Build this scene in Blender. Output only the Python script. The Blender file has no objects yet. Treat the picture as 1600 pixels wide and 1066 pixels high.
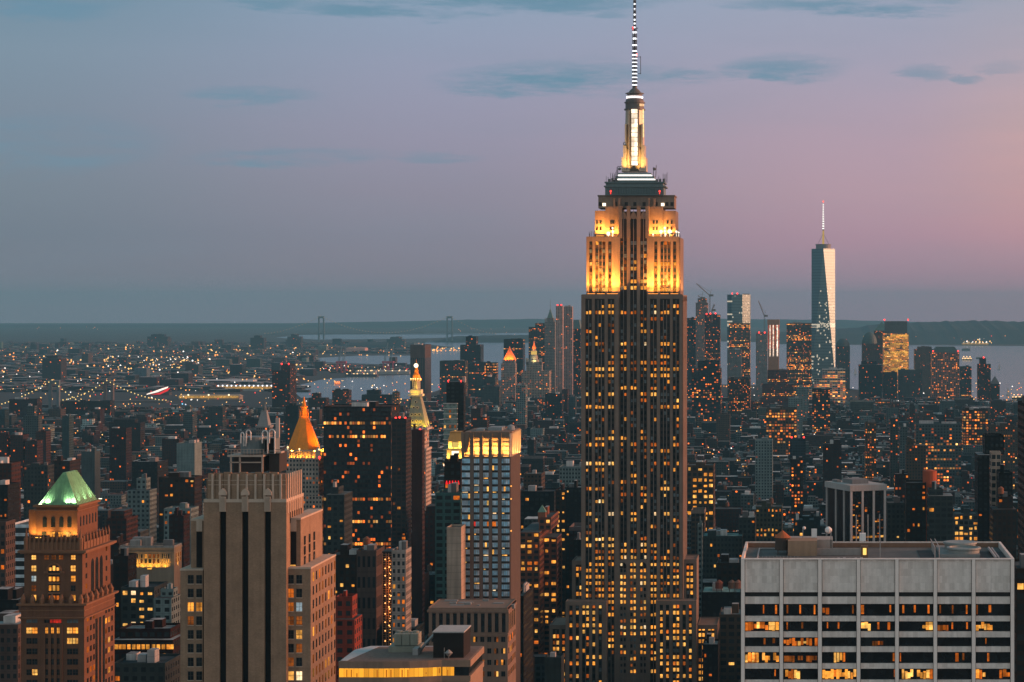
import bpy, math, random
import numpy as np
from mathutils import Vector
from mathutils.geometry import tessellate_polygon
random.seed(7)
SC = bpy.context.scene
COL = SC.collection
PI = math.pi
# ------------------------------------------------------------------ survey frame
# x = along the streets (east negative), y = down the avenues away from the viewpoint, z = up, metres
F, CX, CY, EYE = 3500.0, 1265.0, 478.0, 260.0
def X(px, Y): return (px - CX) * Y / F
def Z(py, Y): return EYE - (py - CY) * Y / F
def lin(c):
    return tuple((v / 12.92 if v <= 0.04045 else ((v + 0.055) / 1.055) ** 2.4) for v in (c[0] / 255, c[1] / 255, c[2] / 255))
# ------------------------------------------------------------------ camera (view camera with a shifted lens)
cam = bpy.data.cameras.new('camera')
cam.sensor_width = 36.0; cam.lens = F / 1600 * 36.0
cam.shift_x = (800 - CX) / 1600; cam.shift_y = -(533 - CY) / 1600
cam.clip_start = 1.0; cam.clip_end = 80000.0
cam_o = bpy.data.objects.new('camera', cam); COL.objects.link(cam_o)
cam_o.location = (0, 0, EYE); cam_o.rotation_euler = (PI / 2, 0, 0)
SC.camera = cam_o
# ------------------------------------------------------------------ render settings
SC.render.engine = 'CYCLES'
SC.view_settings.view_transform = 'Standard'; SC.view_settings.look = 'None'
SC.view_settings.exposure = 0.0; SC.view_settings.gamma = 1.0
cy = SC.cycles
cy.max_bounces = 4; cy.diffuse_bounces = 2; cy.glossy_bounces = 2; cy.transmission_bounces = 2; cy.volume_bounces = 0
cy.use_denoising = True
try: cy.denoiser = 'OPENIMAGEDENOISE'; cy.denoising_input_passes = 'RGB_ALBEDO_NORMAL'
except Exception: pass
cy.sample_clamp_indirect = 4.0; cy.caustics_reflective = False; cy.caustics_refractive = False
# ------------------------------------------------------------------ node helper
class N:
    def __init__(s, tree): s.t = tree; s.n = tree.nodes; s.l = tree.links
    def new(s, typ, **kw):
        n = s.n.new(typ)
        for k, v in kw.items(): setattr(n, k, v)
        return n
    def val(s, inp, v):
        if hasattr(v, 'is_output'): s.l.new(v, inp)
        else: inp.default_value = v
    def math(s, op, a, b=0.0, c=None, clamp=False):
        n = s.new('ShaderNodeMath', operation=op); n.use_clamp = clamp
        s.val(n.inputs[0], a); s.val(n.inputs[1], b)
        if c is not None: s.val(n.inputs[2], c)
        return n.outputs[0]
    def mix(s, f, a, b, blend='MIX'):
        n = s.new('ShaderNodeMix', data_type='RGBA', blend_type=blend)
        s.val(n.inputs[0], f)
        for i, v in ((6, a), (7, b)):
            if isinstance(v, tuple) and len(v) == 3: v = v + (1,)
            s.val(n.inputs[i], v)
        return n.outputs[2]
    def ramp(s, f, stops, interp='LINEAR'):
        n = s.new('ShaderNodeValToRGB'); r = n.color_ramp; r.interpolation = interp
        while len(r.elements) < len(stops): r.elements.new(0.5)
        for e, (p, c) in zip(r.elements, sorted(stops)):
            e.position = p; e.color = tuple(c) + (1,) if len(c) == 3 else c
        s.val(n.inputs[0], f)
        return n.outputs[0]
    def smooth(s, v, a, b, lo=0.0, hi=1.0):
        n = s.new('ShaderNodeMapRange', interpolation_type='SMOOTHSTEP')
        s.val(n.inputs[0], v); n.inputs[1].default_value = a; n.inputs[2].default_value = b
        n.inputs[3].default_value = lo; n.inputs[4].default_value = hi
        return n.outputs[0]
    def noise(s, vec, scale, detail=2.0, rough=0.5, w=None):
        n = s.new('ShaderNodeTexNoise'); s.val(n.inputs['Vector'], vec)
        n.inputs['Scale'].default_value = scale; n.inputs['Detail'].default_value = detail; n.inputs['Roughness'].default_value = rough
        return n.outputs['Fac']
# ------------------------------------------------------------------ sky: dusk after sunset, glow in the west (right)
SUN_EL, SUN_DIR = math.radians(9.0), Vector((0.975, 0.15, 0.157)).normalized()
W = bpy.data.worlds.new('World'); SC.world = W; W.use_nodes = True
def build_sky():
    g = N(W.node_tree); g.n.clear()
    tc = g.new('ShaderNodeTexCoord'); sp = g.new('ShaderNodeSeparateXYZ'); g.l.new(tc.outputs['Generated'], sp.inputs[0])
    dx, dy, dz = sp.outputs
    e = g.math('MAXIMUM', dz, 0.0)
    t = g.math('SQRT', e)
    zen = (0.62, (0.16, 0.27, 0.33)); zen2 = (1.0, (0.13, 0.25, 0.29))
    def rp(cols):    # colours at elevations seen at rows 478, 430, 370, 300, 200, 100, 0
        ps = [0.0, 0.117, 0.175, 0.225, 0.282, 0.329, 0.37]
        return g.ramp(t, list(zip(ps, [lin(c) for c in cols])) + [zen, zen2])
    L = rp([(128, 122, 138), (118, 120, 137), (109, 120, 138), (114, 127, 144), (119, 133, 152), (121, 141, 160), (106, 137, 158)])
    C = rp([(138, 124, 142), (134, 125, 143), (132, 128, 148), (140, 134, 155), (148, 144, 168), (147, 152, 177), (140, 158, 182)])
    R = rp([(170, 132, 152), (168, 133, 153), (176, 138, 158), (182, 148, 164), (178, 153, 171), (164, 157, 178), (154, 160, 182)])
    R2 = rp([(176, 130, 147), (178, 134, 152), (188, 142, 156), (198, 152, 158), (198, 160, 164), (178, 161, 174), (160, 161, 178)])
    Wst = g.ramp(t, [(0, (1.5, .62, .42)), (0.25, (1.3, .66, .52)), (0.5, (.6, .42, .46)), zen, zen2])
    c = g.mix(g.smooth(dx, -0.35, -0.15), L, C)
    c = g.mix(g.smooth(dx, -0.17, 0.045), c, R)
    c = g.mix(g.smooth(dx, 0.03, 0.11), c, R2)
    c = g.mix(g.smooth(dx, 0.12, 0.6), c, Wst)
    Nor = g.ramp(t, [(0, (0.98, 0.86, 0.80)), (0.35, (1.04, 0.92, 0.85)), (0.55, (0.52, 0.56, 0.58)), zen2])
    c = g.mix(g.smooth(dy, 0.15, -0.45), c, Nor)
    # thin cloud banks, by direction
    den = g.math('MAXIMUM', dy, 0.02)
    u = g.math('DIVIDE', dx, den); v = g.math('DIVIDE', dz, den)
    mp = g.new('ShaderNodeMapping'); g.l.new(tc.outputs['Generated'], mp.inputs[0]); mp.inputs[3].default_value = (13, 13, 95)
    nz = g.noise(mp.outputs[0], 1.6, 7.0, 0.68)
    mp2 = g.new('ShaderNodeMapping'); g.l.new(tc.outputs['Generated'], mp2.inputs[0]); mp2.inputs[3].default_value = (5, 5, 40)
    nz2 = g.noise(mp2.outputs[0], 1.0, 4.0, 0.55)
    ud = g.math('MULTIPLY_ADD', g.math('SUBTRACT', nz, 0.5), 0.05, u)
    vd = g.math('MULTIPLY_ADD', g.math('SUBTRACT', nz, 0.5), 0.02, v)
    banks = [(880, 124, 165, 26, .75), (1075, 120, 42, 14, .6), (1143, 116, 24, 13, .5), (1222, 108, 85, 20, .62), (1450, 112, 48, 11, .42), (1516, 121, 22, 9, .42), (1570, 104, 40, 9, .22),
             (390, 150, 95, 15, .55), (455, 246, 130, 14, .5), (60, 225, 170, 42, .45), (640, 4, 150, 22, .95), (820, -4, 210, 22, .8), (60, 2, 130, 22, .7), (1340, 4, 180, 16, .6), (425, -2, 60, 14, .6), (960, 20, 30, 8, .4), (680, 246, 70, 9, .3)]
    m = 0.0
    for (px, py, rx, ry, s) in banks:
        a = g.math('MULTIPLY', g.math('SUBTRACT', ud, (px - CX) / F), F / rx)
        b = g.math('MULTIPLY', g.math('SUBTRACT', vd, (CY - py) / F), F / ry)
        d = g.math('ADD', g.math('MULTIPLY', a, a), g.math('MULTIPLY', b, b))
        k = g.smooth(d, 1.9, 0.0, 0.0, min(1.0, s * 1.45))
        m = k if m == 0.0 else g.math('MAXIMUM', m, k)
    m = g.math('MULTIPLY', m, g.smooth(dy, 0.2, 0.6))
    m = g.math('MULTIPLY', m, g.smooth(nz, 0.34, 0.62, .15, 1.0))
    c = g.mix(m, c, lin((102, 138, 162)))
    c = g.mix(g.smooth(nz2, 0.42, 0.75, 0.0, 0.14), c, lin((118, 140, 160)))      # faint overall veils
    c = g.mix(g.smooth(dz, -0.01, -0.05), c, (0.03, 0.04, 0.045))
    bg = g.new('ShaderNodeBackground'); g.l.new(c, bg.inputs[0]); bg.inputs[1].default_value = 1.0
    sk = g.new('ShaderNodeTexSky', sky_type='NISHITA'); sk.sun_disc = False
    sk.sun_elevation = SUN_EL; sk.sun_rotation = math.atan2(SUN_DIR.x, SUN_DIR.y); sk.altitude = 260
    bg2 = g.new('ShaderNodeBackground'); g.l.new(sk.outputs[0], bg2.inputs[0]); bg2.inputs[1].default_value = 0.01
    ad = g.new('ShaderNodeAddShader'); g.l.new(bg.outputs[0], ad.inputs[0]); g.l.new(bg2.outputs[0], ad.inputs[1])
    out = g.new('ShaderNodeOutputWorld'); g.l.new(ad.outputs[0], out.inputs[0])
    try: W.cycles.sampling_method = 'MANUAL'; W.cycles.sample_map_resolution = 512
    except Exception: pass
build_sky()
sun = bpy.data.lights.new('sun', 'SUN'); sun.energy = 7.0; sun.angle = math.radians(34); sun.color = (1.0, 0.37, 0.19)
sun_o = bpy.data.objects.new('sun', sun); COL.objects.link(sun_o)
sun_o.rotation_euler = SUN_DIR.to_track_quat('Z', 'Y').to_euler()
# ------------------------------------------------------------------ objects
def tag(o, label=None, cat=None, group=None, kind=None):
    if label: o['label'] = label
    if cat: o['category'] = cat
    if group: o['group'] = group
    if kind: o['kind'] = kind
    return o
def thing(name, label, cat, loc, group=None, rotz=0.0):
    o = bpy.data.objects.new(name, None); COL.objects.link(o); o.location = loc; o.rotation_euler = (0, 0, rotz)
    o.empty_display_size = 1.0
    return tag(o, label, cat, group)
class MB:
    """collects shapes given in world metres; build() links them as one mesh"""
    def __init__(s): s.v = []; s.f = []; s.m = []; s.uv = []; s.tint = []; s.par = []; s.fac = False
    def face(s, pts, mat=0):
        b = len(s.v); s.v.extend(pts); s.f.append(tuple(range(b, b + len(pts)))); s.m.append(mat)
        if s.fac: s.uv.append([(0, 0)] * len(pts)); s.tint.append((.2, .2, .2, 0)); s.par.append((0, 0, 0, 0))
    def _add(s, pts, faces, mat):
        b = len(s.v); s.v.extend(pts)
        for f in faces:
            s.f.append(tuple(b + i for i in f)); s.m.append(mat)
            if s.fac: s.uv.append([(0, 0)] * len(f)); s.tint.append((.2, .2, .2, 0)); s.par.append((0, 0, 0, 0))
    def box(s, x0, x1, y0, y1, z0, z1, mat=0):
        s._add([(x0, y0, z0), (x1, y0, z0), (x1, y1, z0), (x0, y1, z0), (x0, y0, z1), (x1, y0, z1), (x1, y1, z1), (x0, y1, z1)],
               [(0, 1, 5, 4), (1, 2, 6, 5), (2, 3, 7, 6), (3, 0, 4, 7), (4, 5, 6, 7), (3, 2, 1, 0)], mat)
    def taper(s, a, z0, b, z1, mat=0):
        x0, x1, y0, y1 = a; X0, X1, Y0, Y1 = b
        s._add([(x0, y0, z0), (x1, y0, z0), (x1, y1, z0), (x0, y1, z0), (X0, Y0, z1), (X1, Y0, z1), (X1, Y1, z1), (X0, Y1, z1)],
               [(0, 1, 5, 4), (1, 2, 6, 5), (2, 3, 7, 6), (3, 0, 4, 7), (4, 5, 6, 7), (3, 2, 1, 0)], mat)
    def lathe(s, cx, cy_, prof, n=12, mat=0, rot=0.0, sx=1.0, sy=1.0):
        pts = []
        for r, z in prof:
            for k in range(n):
                a = rot + 2 * PI * k / n
                pts.append((cx + sx * r * math.cos(a), cy_ + sy * r * math.sin(a), z))
        fs = []
        for i in range(len(prof) - 1):
            for k in range(n):
                k2 = (k + 1) % n
                fs.append((i * n + k, i * n + k2, (i + 1) * n + k2, (i + 1) * n + k))
        fs.append(tuple(range(n))[::-1]); fs.append(tuple((len(prof) - 1) * n + k for k in range(n)))
        s._add(pts, fs, mat)
    def cyl(s, cx, cy_, z0, z1, r0, r1=None, n=12, mat=0, rot=0.0): s.lathe(cx, cy_, [(r0, z0), (r0 if r1 is None else r1, z1)], n, mat, rot)
    def tube(s, p, q, r, n=5, mat=0):
        p = Vector(p); q = Vector(q); d = (q - p)
        if d.length < 1e-6: return
        d.normalize(); a = d.orthogonal().normalized(); b = d.cross(a)
        pts = [tuple(o + a * (r * math.cos(2 * PI * k / n)) + b * (r * math.sin(2 * PI * k / n))) for o in (p, q) for k in range(n)]
        fs = [(k, (k + 1) % n, n + (k + 1) % n, n + k) for k in range(n)] + [tuple(range(n))[::-1], tuple(range(n, 2 * n))]
        s._add(pts, fs, mat)
    def path(s, pts, r, n=5, mat=0):
        for a, b in zip(pts[:-1], pts[1:]): s.tube(a, b, r, n, mat)
    def prism(s, xy, z0, z1, mat=0):
        n = len(xy); pts = [(x, y, z0) for x, y in xy] + [(x, y, z1) for x, y in xy]
        s._add(pts, [(k, (k + 1) % n, n + (k + 1) % n, n + k) for k in range(n)] + [tuple(range(n))[::-1], tuple(range(n, 2 * n))], mat)
    def xz(s, outline, y0, y1, mat=0):     # an outline in x, z with its own thickness in y
        n = len(outline); pts = [(x, y0, z) for x, z in outline] + [(x, y1, z) for x, z in outline]
        s._add(pts, [(k, (k + 1) % n, n + (k + 1) % n, n + k) for k in range(n)] + [tuple(range(n))[::-1], tuple(range(n, 2 * n))], mat)
    def sphere(s, c, r, mat=0, n=8, m=5):
        s.lathe(c[0], c[1], [(max(0.02, r * math.sin(PI * i / m)), c[2] - r * math.cos(PI * i / m)) for i in range(m + 1)], n, mat)
    def fbox(s, x0, x1, y0, y1, z0, z1, tint, par, cell=3.2, fl=3.5, sides=(1, 1, 1), top=1, ttint=None):
        """facade box: window cells in uv; sides = windows on front / right / left"""
        pts = [(x0, y0, z0), (x1, y0, z0), (x1, y1, z0), (x0, y1, z0), (x0, y0, z1), (x1, y0, z1), (x1, y1, z1), (x0, y1, z1)]
        b = len(s.v); s.v.extend(pts)
        nx = max(1, round((x1 - x0) / cell)); ny = max(1, round((y1 - y0) / cell)); nz = max(1, round((z1 - z0) / fl))
        for k, (f, n, w) in enumerate((((0, 1, 5, 4), nx, sides[0]), ((1, 2, 6, 5), ny, sides[1]), ((3, 0, 4, 7), ny, sides[2]), ((2, 3, 7, 6), nx, 1))):
            s.f.append(tuple(b + i for i in f)); s.m.append(0)
            s.uv.append([(0, 0), (n, 0), (n, nz), (0, nz)]); s.tint.append(tuple(tint) + (w,))
            s.par.append((par[0], par[1], (par[2] + .137 * k) % 1.0, par[3]))
        s.f.append(tuple(b + i for i in (4, 5, 6, 7))); s.m.append(1); s.uv.append([(0, 0)] * 4)
        s.tint.append(tuple(ttint or (.09, .10, .105)) + (0,)); s.par.append((0, 0, par[2], 0))
        return nx, nz
    def build(s, name, mats, parent=None, label=None, smooth=False, kind=None):
        me = bpy.data.meshes.new(name)
        v = np.array(s.v, dtype=np.float64)
        if parent is not None: v = v - np.array(parent_origin(parent))
        me.from_pydata(v.tolist(), [], s.f)
        for m in (mats if isinstance(mats, (list, tuple)) else [mats]): me.materials.append(m)
        me.polygons.foreach_set('material_index', np.array(s.m, dtype=np.int32))
        if s.fac:
            uvl = me.uv_layers.new(name='UVMap')
            uvl.data.foreach_set('uv', np.array([c for f in s.uv for p in f for c in p], dtype=np.float32))
            for nm, arr in (('tint', s.tint), ('par', s.par)):
                at = me.attributes.new(nm, 'FLOAT_COLOR', 'FACE')
                at.data.foreach_set('color', np.array(arr, dtype=np.float32).ravel())
        if smooth: me.polygons.foreach_set('use_smooth', np.ones(len(me.polygons), dtype=bool))
        o = bpy.data.objects.new(name, me); COL.objects.link(o)
        if parent is not None: o.parent = parent
        if label: o['label'] = label
        if kind: o['kind'] = kind
        return o
def parent_origin(p):
    x = Vector(p.location)
    while p.parent: p = p.parent; x = x + Vector(p.location)
    return tuple(x)
# ------------------------------------------------------------------ materials
MATS = {}
def cached(f):
    def w(*a, **k):
        key = (f.__name__,) + a + tuple(sorted(k.items()))
        if key not in MATS: MATS[key] = f(*a, **k)
        return MATS[key]
    return w
def newmat(name):
    m = bpy.data.materials.new(name); m.use_nodes = True; g = N(m.node_tree); g.n.clear()
    return m, g, g.new('ShaderNodeOutputMaterial')
@cached
def stone(name, col, rough=0.85, var=0.3, scale=0.12, metal=0.0, joints=None, streak=0.35):
    m, g, out = newmat(name)
    ge = g.new('ShaderNodeNewGeometry'); b = g.new('ShaderNodeBsdfPrincipled')
    n1 = g.noise(ge.outputs['Position'], scale, 4.0, 0.6)
    mp = g.new('ShaderNodeMapping'); g.l.new(ge.outputs['Position'], mp.inputs[0]); mp.inputs[3].default_value = (0.9, 0.9, 0.03)
    n2 = g.noise(mp.outputs[0], 1.0, 3.0, 0.55)
    n3 = g.noise(ge.outputs['Position'], 1.7, 2.0, 0.6)
    k = g.math('ADD', g.math('MULTIPLY', g.math('SUBTRACT', n1, .5), var * 1.6), g.math('MULTIPLY', g.math('SUBTRACT', n2, .5), streak * 1.4))
    k = g.math('ADD', k, g.math('MULTIPLY', g.math('SUBTRACT', n3, .5), var * .7))
    k = g.math('ADD', k, 1.0)
    c = g.mix(1.0, tuple(col), k, 'MULTIPLY')
    if joints:          # stone slabs: width, height, joint darkness
        sp = g.new('ShaderNodeSeparateXYZ'); g.l.new(ge.outputs['Position'], sp.inputs[0])
        cb = g.new('ShaderNodeCombineXYZ'); g.l.new(g.math('ADD', sp.outputs[0], g.math('MULTIPLY', sp.outputs[1], 1.0)), cb.inputs[0]); g.l.new(sp.outputs[2], cb.inputs[1])
        br = g.new('ShaderNodeTexBrick'); g.l.new(cb.outputs[0], br.inputs['Vector'])
        br.inputs['Scale'].default_value = 1.0; br.inputs['Brick Width'].default_value = joints[0]; br.inputs['Row Height'].default_value = joints[1]
        br.inputs['Mortar Size'].default_value = joints[3] if len(joints) > 3 else 0.03
        br.inputs['Color1'].default_value = (1, 1, 1, 1); br.inputs['Color2'].default_value = (.82, .81, .8, 1)
        br.inputs['Mortar'].default_value = (joints[2],) * 3 + (1,)
        c = g.mix(1.0, c, br.outputs['Color'], 'MULTIPLY')
    g.l.new(c, b.inputs['Base Color']); b.inputs['Roughness'].default_value = rough; b.inputs['Metallic'].default_value = metal; b.inputs['Specular IOR Level'].default_value = .22
    g.l.new(b.outputs[0], out.inputs[0])
    return m
@cached
def lamp(name, col, strength, detail=0.0, sc=0.7, blinds=0.0):
    """things that give off light: lit rooms behind panes, lamps, tubes"""
    m, g, out = newmat(name)
    e = g.new('ShaderNodeEmission'); e.inputs[0].default_value = tuple(col) + (1,)
    k = strength
    if detail:
        ge = g.new('ShaderNodeNewGeometry'); oi = g.new('ShaderNodeObjectInfo')
        sn = g.new('ShaderNodeVectorMath', operation='SNAP'); g.l.new(ge.outputs['Position'], sn.inputs[0]); sn.inputs[1].default_value = (1.9, 900, 3.3)
        wn = g.new('ShaderNodeTexWhiteNoise'); wn.noise_dimensions = '3D'; g.l.new(sn.outputs[0], wn.inputs[0])
        n1 = g.noise(ge.outputs['Position'], sc, 3.0, 0.7)
        k1 = g.smooth(n1, 0.34, 0.66, 1.0 - detail, 1.2)
        k2 = g.math('MULTIPLY_ADD', wn.outputs[0], 0.75, 0.5)
        k3 = g.math('MULTIPLY_ADD', oi.outputs['Random'], 0.5, 0.75)
        k = g.math('MULTIPLY', g.math('MULTIPLY', k1, k2), g.math('MULTIPLY', k3, strength))
        c2 = g.mix(wn.outputs[1], tuple(col), (col[0], col[1] * .72, col[2] * .5))
        g.l.new(c2, e.inputs[0])
    g.val(e.inputs[1], k)
    g.l.new(e.outputs[0], out.inputs[0])
    try: m.cycles.emission_sampling = 'NONE'
    except Exception: pass
    return m
@cached
def glass(name, col=(.012, .018, .021), rough=0.12, metal=0.0, spec=0.5):
    m, g, out = newmat(name); b = g.new('ShaderNodeBsdfPrincipled')
    ge = g.new('ShaderNodeNewGeometry')
    n = g.noise(ge.outputs['Position'], 0.35, 2.0)
    g.l.new(g.mix(1.0, tuple(col), g.smooth(n, .3, .7, .6, 1.4), 'MULTIPLY'), b.inputs['Base Color'])
    b.inputs['Roughness'].default_value = rough; b.inputs['Metallic'].default_value = metal; b.inputs['Specular IOR Level'].default_value = spec
    g.l.new(b.outputs[0], out.inputs[0]); return m
WIN = {'a': ('amber', (1.0, .42, .06), 1.1), 'y': ('yellow', (1.0, .55, .13), 1.3), 'o': ('orange', (1.0, .25, .025), .7), 'd': ('dim', (1.0, .30, .05), .22),
       'p': ('pale', (1.0, .78, .46), 1.3), 'c': ('cool', (.62, .85, 1.0), .8), 'r': ('red', (1.0, .05, .03), .55)}
def wmat(k):
    if k == 'x': return glass('dark_pane', spec=.18)
    if k == 'b': return glass('grey_pane', (.07, .11, .125), .3)
    n, c, s = WIN[k]
    return lamp('lit_pane_' + n, c, s, .45, .4)
def facade_mat():
    m, g, out = newmat('windowed_facade')
    uv = g.new('ShaderNodeUVMap'); sp = g.new('ShaderNodeSeparateXYZ'); g.l.new(uv.outputs[0], sp.inputs[0])
    at = g.new('ShaderNodeAttribute', attribute_name='tint'); pa = g.new('ShaderNodeAttribute', attribute_name='par')
    ps = g.new('ShaderNodeSeparateColor'); g.l.new(pa.outputs['Color'], ps.inputs[0]); style = pa.outputs['Alpha']
    lit, row, rnd = ps.outputs
    fu = g.math('FRACT', sp.outputs[0]); fv = g.math('FRACT', sp.outputs[1])
    iu = g.math('FLOOR', sp.outputs[0]); iv = g.math('FLOOR', sp.outputs[1])
    hw = g.math('MULTIPLY_ADD', style, 0.17, 0.27)
    mk = g.math('MULTIPLY', g.math('LESS_THAN', g.math('ABSOLUTE', g.math('SUBTRACT', fu, .5)), hw),
                g.math('LESS_THAN', g.math('ABSOLUTE', g.math('SUBTRACT', fv, .54)), g.math('MULTIPLY_ADD', style, .06, .26)))
    mk = g.math('MULTIPLY', mk, at.outputs['Alpha'])
    cb = g.new('ShaderNodeCombineXYZ'); g.l.new(iu, cb.inputs[0]); g.l.new(iv, cb.inputs[1]); g.l.new(g.math('MULTIPLY', rnd, 977.0), cb.inputs[2])
    wn = g.new('ShaderNodeTexWhiteNoise'); g.l.new(cb.outputs[0], wn.inputs[0])
    cs = g.new('ShaderNodeSeparateColor'); g.l.new(wn.outputs[1], cs.inputs[0])
    cb2 = g.new('ShaderNodeCombineXYZ'); g.l.new(iv, cb2.inputs[0]); g.l.new(g.math('MULTIPLY', rnd, 613.0), cb2.inputs[1])
    wr = g.new('ShaderNodeTexWhiteNoise'); g.l.new(cb2.outputs[0], wr.inputs[0])
    pr = g.math('MAXIMUM', lit, g.math('MULTIPLY', g.math('LESS_THAN', wr.outputs[0], row), 0.8))
    on = g.math('MULTIPLY', mk, g.math('LESS_THAN', wn.outputs[0], pr))
    lc = g.ramp(cs.outputs[0], [(0, (1, .16, .015)), (.35, (1, .29, .03)), (.72, (1, .46, .09)), (.9, (1, .66, .28)), (1.0, (.75, .9, 1.0))])
    st = g.math('MULTIPLY_ADD', g.math('POWER', cs.outputs[1], 3.0), 2.6, .18)
    ge = g.new('ShaderNodeNewGeometry')
    n1 = g.noise(ge.outputs['Position'], .09, 3.0, .6)
    mp = g.new('ShaderNodeMapping'); g.l.new(ge.outputs['Position'], mp.inputs[0]); mp.inputs[3].default_value = (.6, .6, .03)
    n2 = g.noise(mp.outputs[0], 1.0, 2.0)
    base = g.mix(1.0, at.outputs['Color'], g.math('ADD', g.smooth(n1, .3, .7, .35, .65), g.smooth(n2, .3, .7, .35, .65)), 'MULTIPLY')
    flr = g.math('LESS_THAN', g.math('ABSOLUTE', g.math('SUBTRACT', fv, .04)), .05)          # string courses
    base = g.mix(g.math('MULTIPLY', flr, .25), base, (.02, .02, .02))
    pane = g.mix(cs.outputs[2], (.008, .011, .013), (.022, .032, .036))
    b = g.new('ShaderNodeBsdfPrincipled'); b.inputs['Specular IOR Level'].default_value = .18; g.l.new(g.mix(mk, base, pane), b.inputs['Base Color'])
    g.l.new(g.math('MULTIPLY_ADD', mk, -.65, .85), b.inputs['Roughness'])
    g.l.new(lc, b.inputs['Emission Color']); g.l.new(g.math('MULTIPLY', on, st), b.inputs['Emission Strength'])
    g.l.new(b.outputs[0], out.inputs[0])
    try: m.cycles.emission_sampling = 'NONE'
    except Exception: pass
    return m
def roof_mat():
    m, g, out = newmat('tar_and_gravel_roof')
    at = g.new('ShaderNodeAttribute', attribute_name='tint'); ge = g.new('ShaderNodeNewGeometry')
    n1 = g.noise(ge.outputs['Position'], .11, 4.0, .65)
    c = g.mix(1.0, at.outputs['Color'], g.smooth(n1, .3, .7, .45, 1.7), 'MULTIPLY')
    b = g.new('ShaderNodeBsdfPrincipled'); g.l.new(c, b.inputs['Base Color']); b.inputs['Roughness'].default_value = .9; b.inputs['Specular IOR Level'].default_value = .2
    g.l.new(b.outputs[0], out.inputs[0]); return m
FAC, ROOF = facade_mat(), roof_mat()
FM = [FAC, ROOF]
# ------------------------------------------------------------------ shared pieces
PANE = {}
def windows(root, rects, frame=None):
    """rects (a0, a1, z0, z1, p, kind, axis): axis 'f' = front wall at y=p, 'r' = right wall at x=p. The 100 that show largest are parts, the rest one stuff part"""
    o0 = parent_origin(root)
    rects = sorted(rects, key=lambda r: -((r[1] - r[0]) * (r[3] - r[2]) * (1 if r[6] == 'f' else .2) * (0.25 if r[5] in 'xb' else 1.0)))
    for (a0, a1, z0, z1, p, kd, ax) in rects[:100]:
        w, h = round(a1 - a0, 2), round(z1 - z0, 2); key = (w, h, kd, ax)
        if key not in PANE:
            mb = MB()
            if ax == 'f': mb.box(-w / 2, w / 2, -.05, .05, -h / 2, h / 2)
            else: mb.box(-.05, .05, -w / 2, w / 2, -h / 2, h / 2)
            if frame is not None and w > 1.2:
                if ax == 'f': mb.box(-.05, .05, -.09, .0, -h / 2, h / 2, 1); mb.box(-w / 2, w / 2, -.08, .0, -.05, .05, 1)
            o = mb.build('window', [wmat(kd), frame] if frame is not None else [wmat(kd)]); PANE[key] = o.data
            o.parent = root
        else:
            o = bpy.data.objects.new('window', PANE[key]); COL.objects.link(o); o.parent = root
        c = ((a0 + a1) / 2, p, (z0 + z1) / 2) if ax == 'f' else (p, (a0 + a1) / 2, (z0 + z1) / 2)
        o.location = (c[0] - o0[0], c[1] - o0[1], c[2] - o0[2])
    rest = rects[100:]
    if rest:
        mb = MB(); kinds = sorted(set(r[5] for r in rest))
        for (a0, a1, z0, z1, p, kd, ax) in rest:
            if ax == 'f': mb.box(a0, a1, p - .05, p + .05, z0, z1, kinds.index(kd))
            else: mb.box(p - .05, p + .05, a0, a1, z0, z1, kinds.index(kd))
        mb.build('window', [wmat(k) for k in kinds], root, 'the many further panes of the tower', kind='stuff')
def pick(p=.5, warm='aayyoop', dark='xxxb'):
    return random.choice(warm) if random.random() < p else random.choice(dark + ('d' if random.random() < .5 else ''))
def flood(root, at, aim, power, col=(1, .62, .2), size=(2.0, .5), spread=120, fixture=True, lens='flood_lens'):
    """a floodlight: housing with a glowing lens (a part) and its lamp"""
    o0 = Vector(parent_origin(root)); at = Vector(at); aim = Vector(aim); d = (aim - at).normalized()
    L = bpy.data.lights.new('floodlight_lamp', 'AREA'); L.shape = 'RECTANGLE'; L.size, L.size_y = size; L.energy = power; L.color = col
    L.spread = math.radians(spread)
    lo = bpy.data.objects.new('floodlight_lamp', L); COL.objects.link(lo); lo.parent = root; lo.location = at + d * .15 - o0
    lo.rotation_euler = d.to_track_quat('-Z', 'Y').to_euler()
    if fixture:
        mb = MB(); w = max(size[0], .7) / 2; h = max(size[1], .5) / 2
        mb.box(at.x - w, at.x + w, at.y - h, at.y + h, at.z - .6, at.z - .25, 0); o = mb.build('floodlight', stone('fixture_black', (.03, .03, .03), .5), root)
        mb = MB(); mb.box(at.x - w * .9, at.x + w * .9, at.y - h * .9, at.y + h * .9, at.z - .25, at.z - .05); mb.build('lens', lamp(lens, col, 3.0), o)
def water_tank(root, x, y, z, r=2.0, h=4.0, col=(.13, .065, .04), legs=2.5):
    mb = MB()
    for sx in (-1, 1):
        for sy in (-1, 1): mb.box(x + sx * r * .6 - .15, x + sx * r * .6 + .15, y + sy * r * .6 - .15, y + sy * r * .6 + .15, z, z + legs, 1)
    M_ = [stone('cedar_tank_%.2f' % col[0], col), stone('tank_steel', (.06, .06, .06), .6)]
    mb.cyl(x, y, z + legs, z + legs + h, r, r * .94, 12); o = mb.build('water_tank', M_, root)
    mb = MB(); mb.cyl(x, y, z + legs + h, z + legs + h + r * .7, r * 1.08, .1, 12); mb.build('tank_roof', M_[0], o)
    return o
def beacon(root, x, y, z, r=.9, col=(1, .04, .03), s=4.0):
    mb = MB(); mb.sphere((x, y, z + r), r); mb.box(x - .12, x + .12, y - .12, y + .12, z - 1.2, z + r * .5)
    return mb.build('aviation_light', lamp('beacon_%.2f_%.2f' % (col[0], col[1]), col, s), root)
OCC = []       # (Y, px0, px1, ytop) of everything placed by hand, and its footprint
FOOT = []
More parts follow.
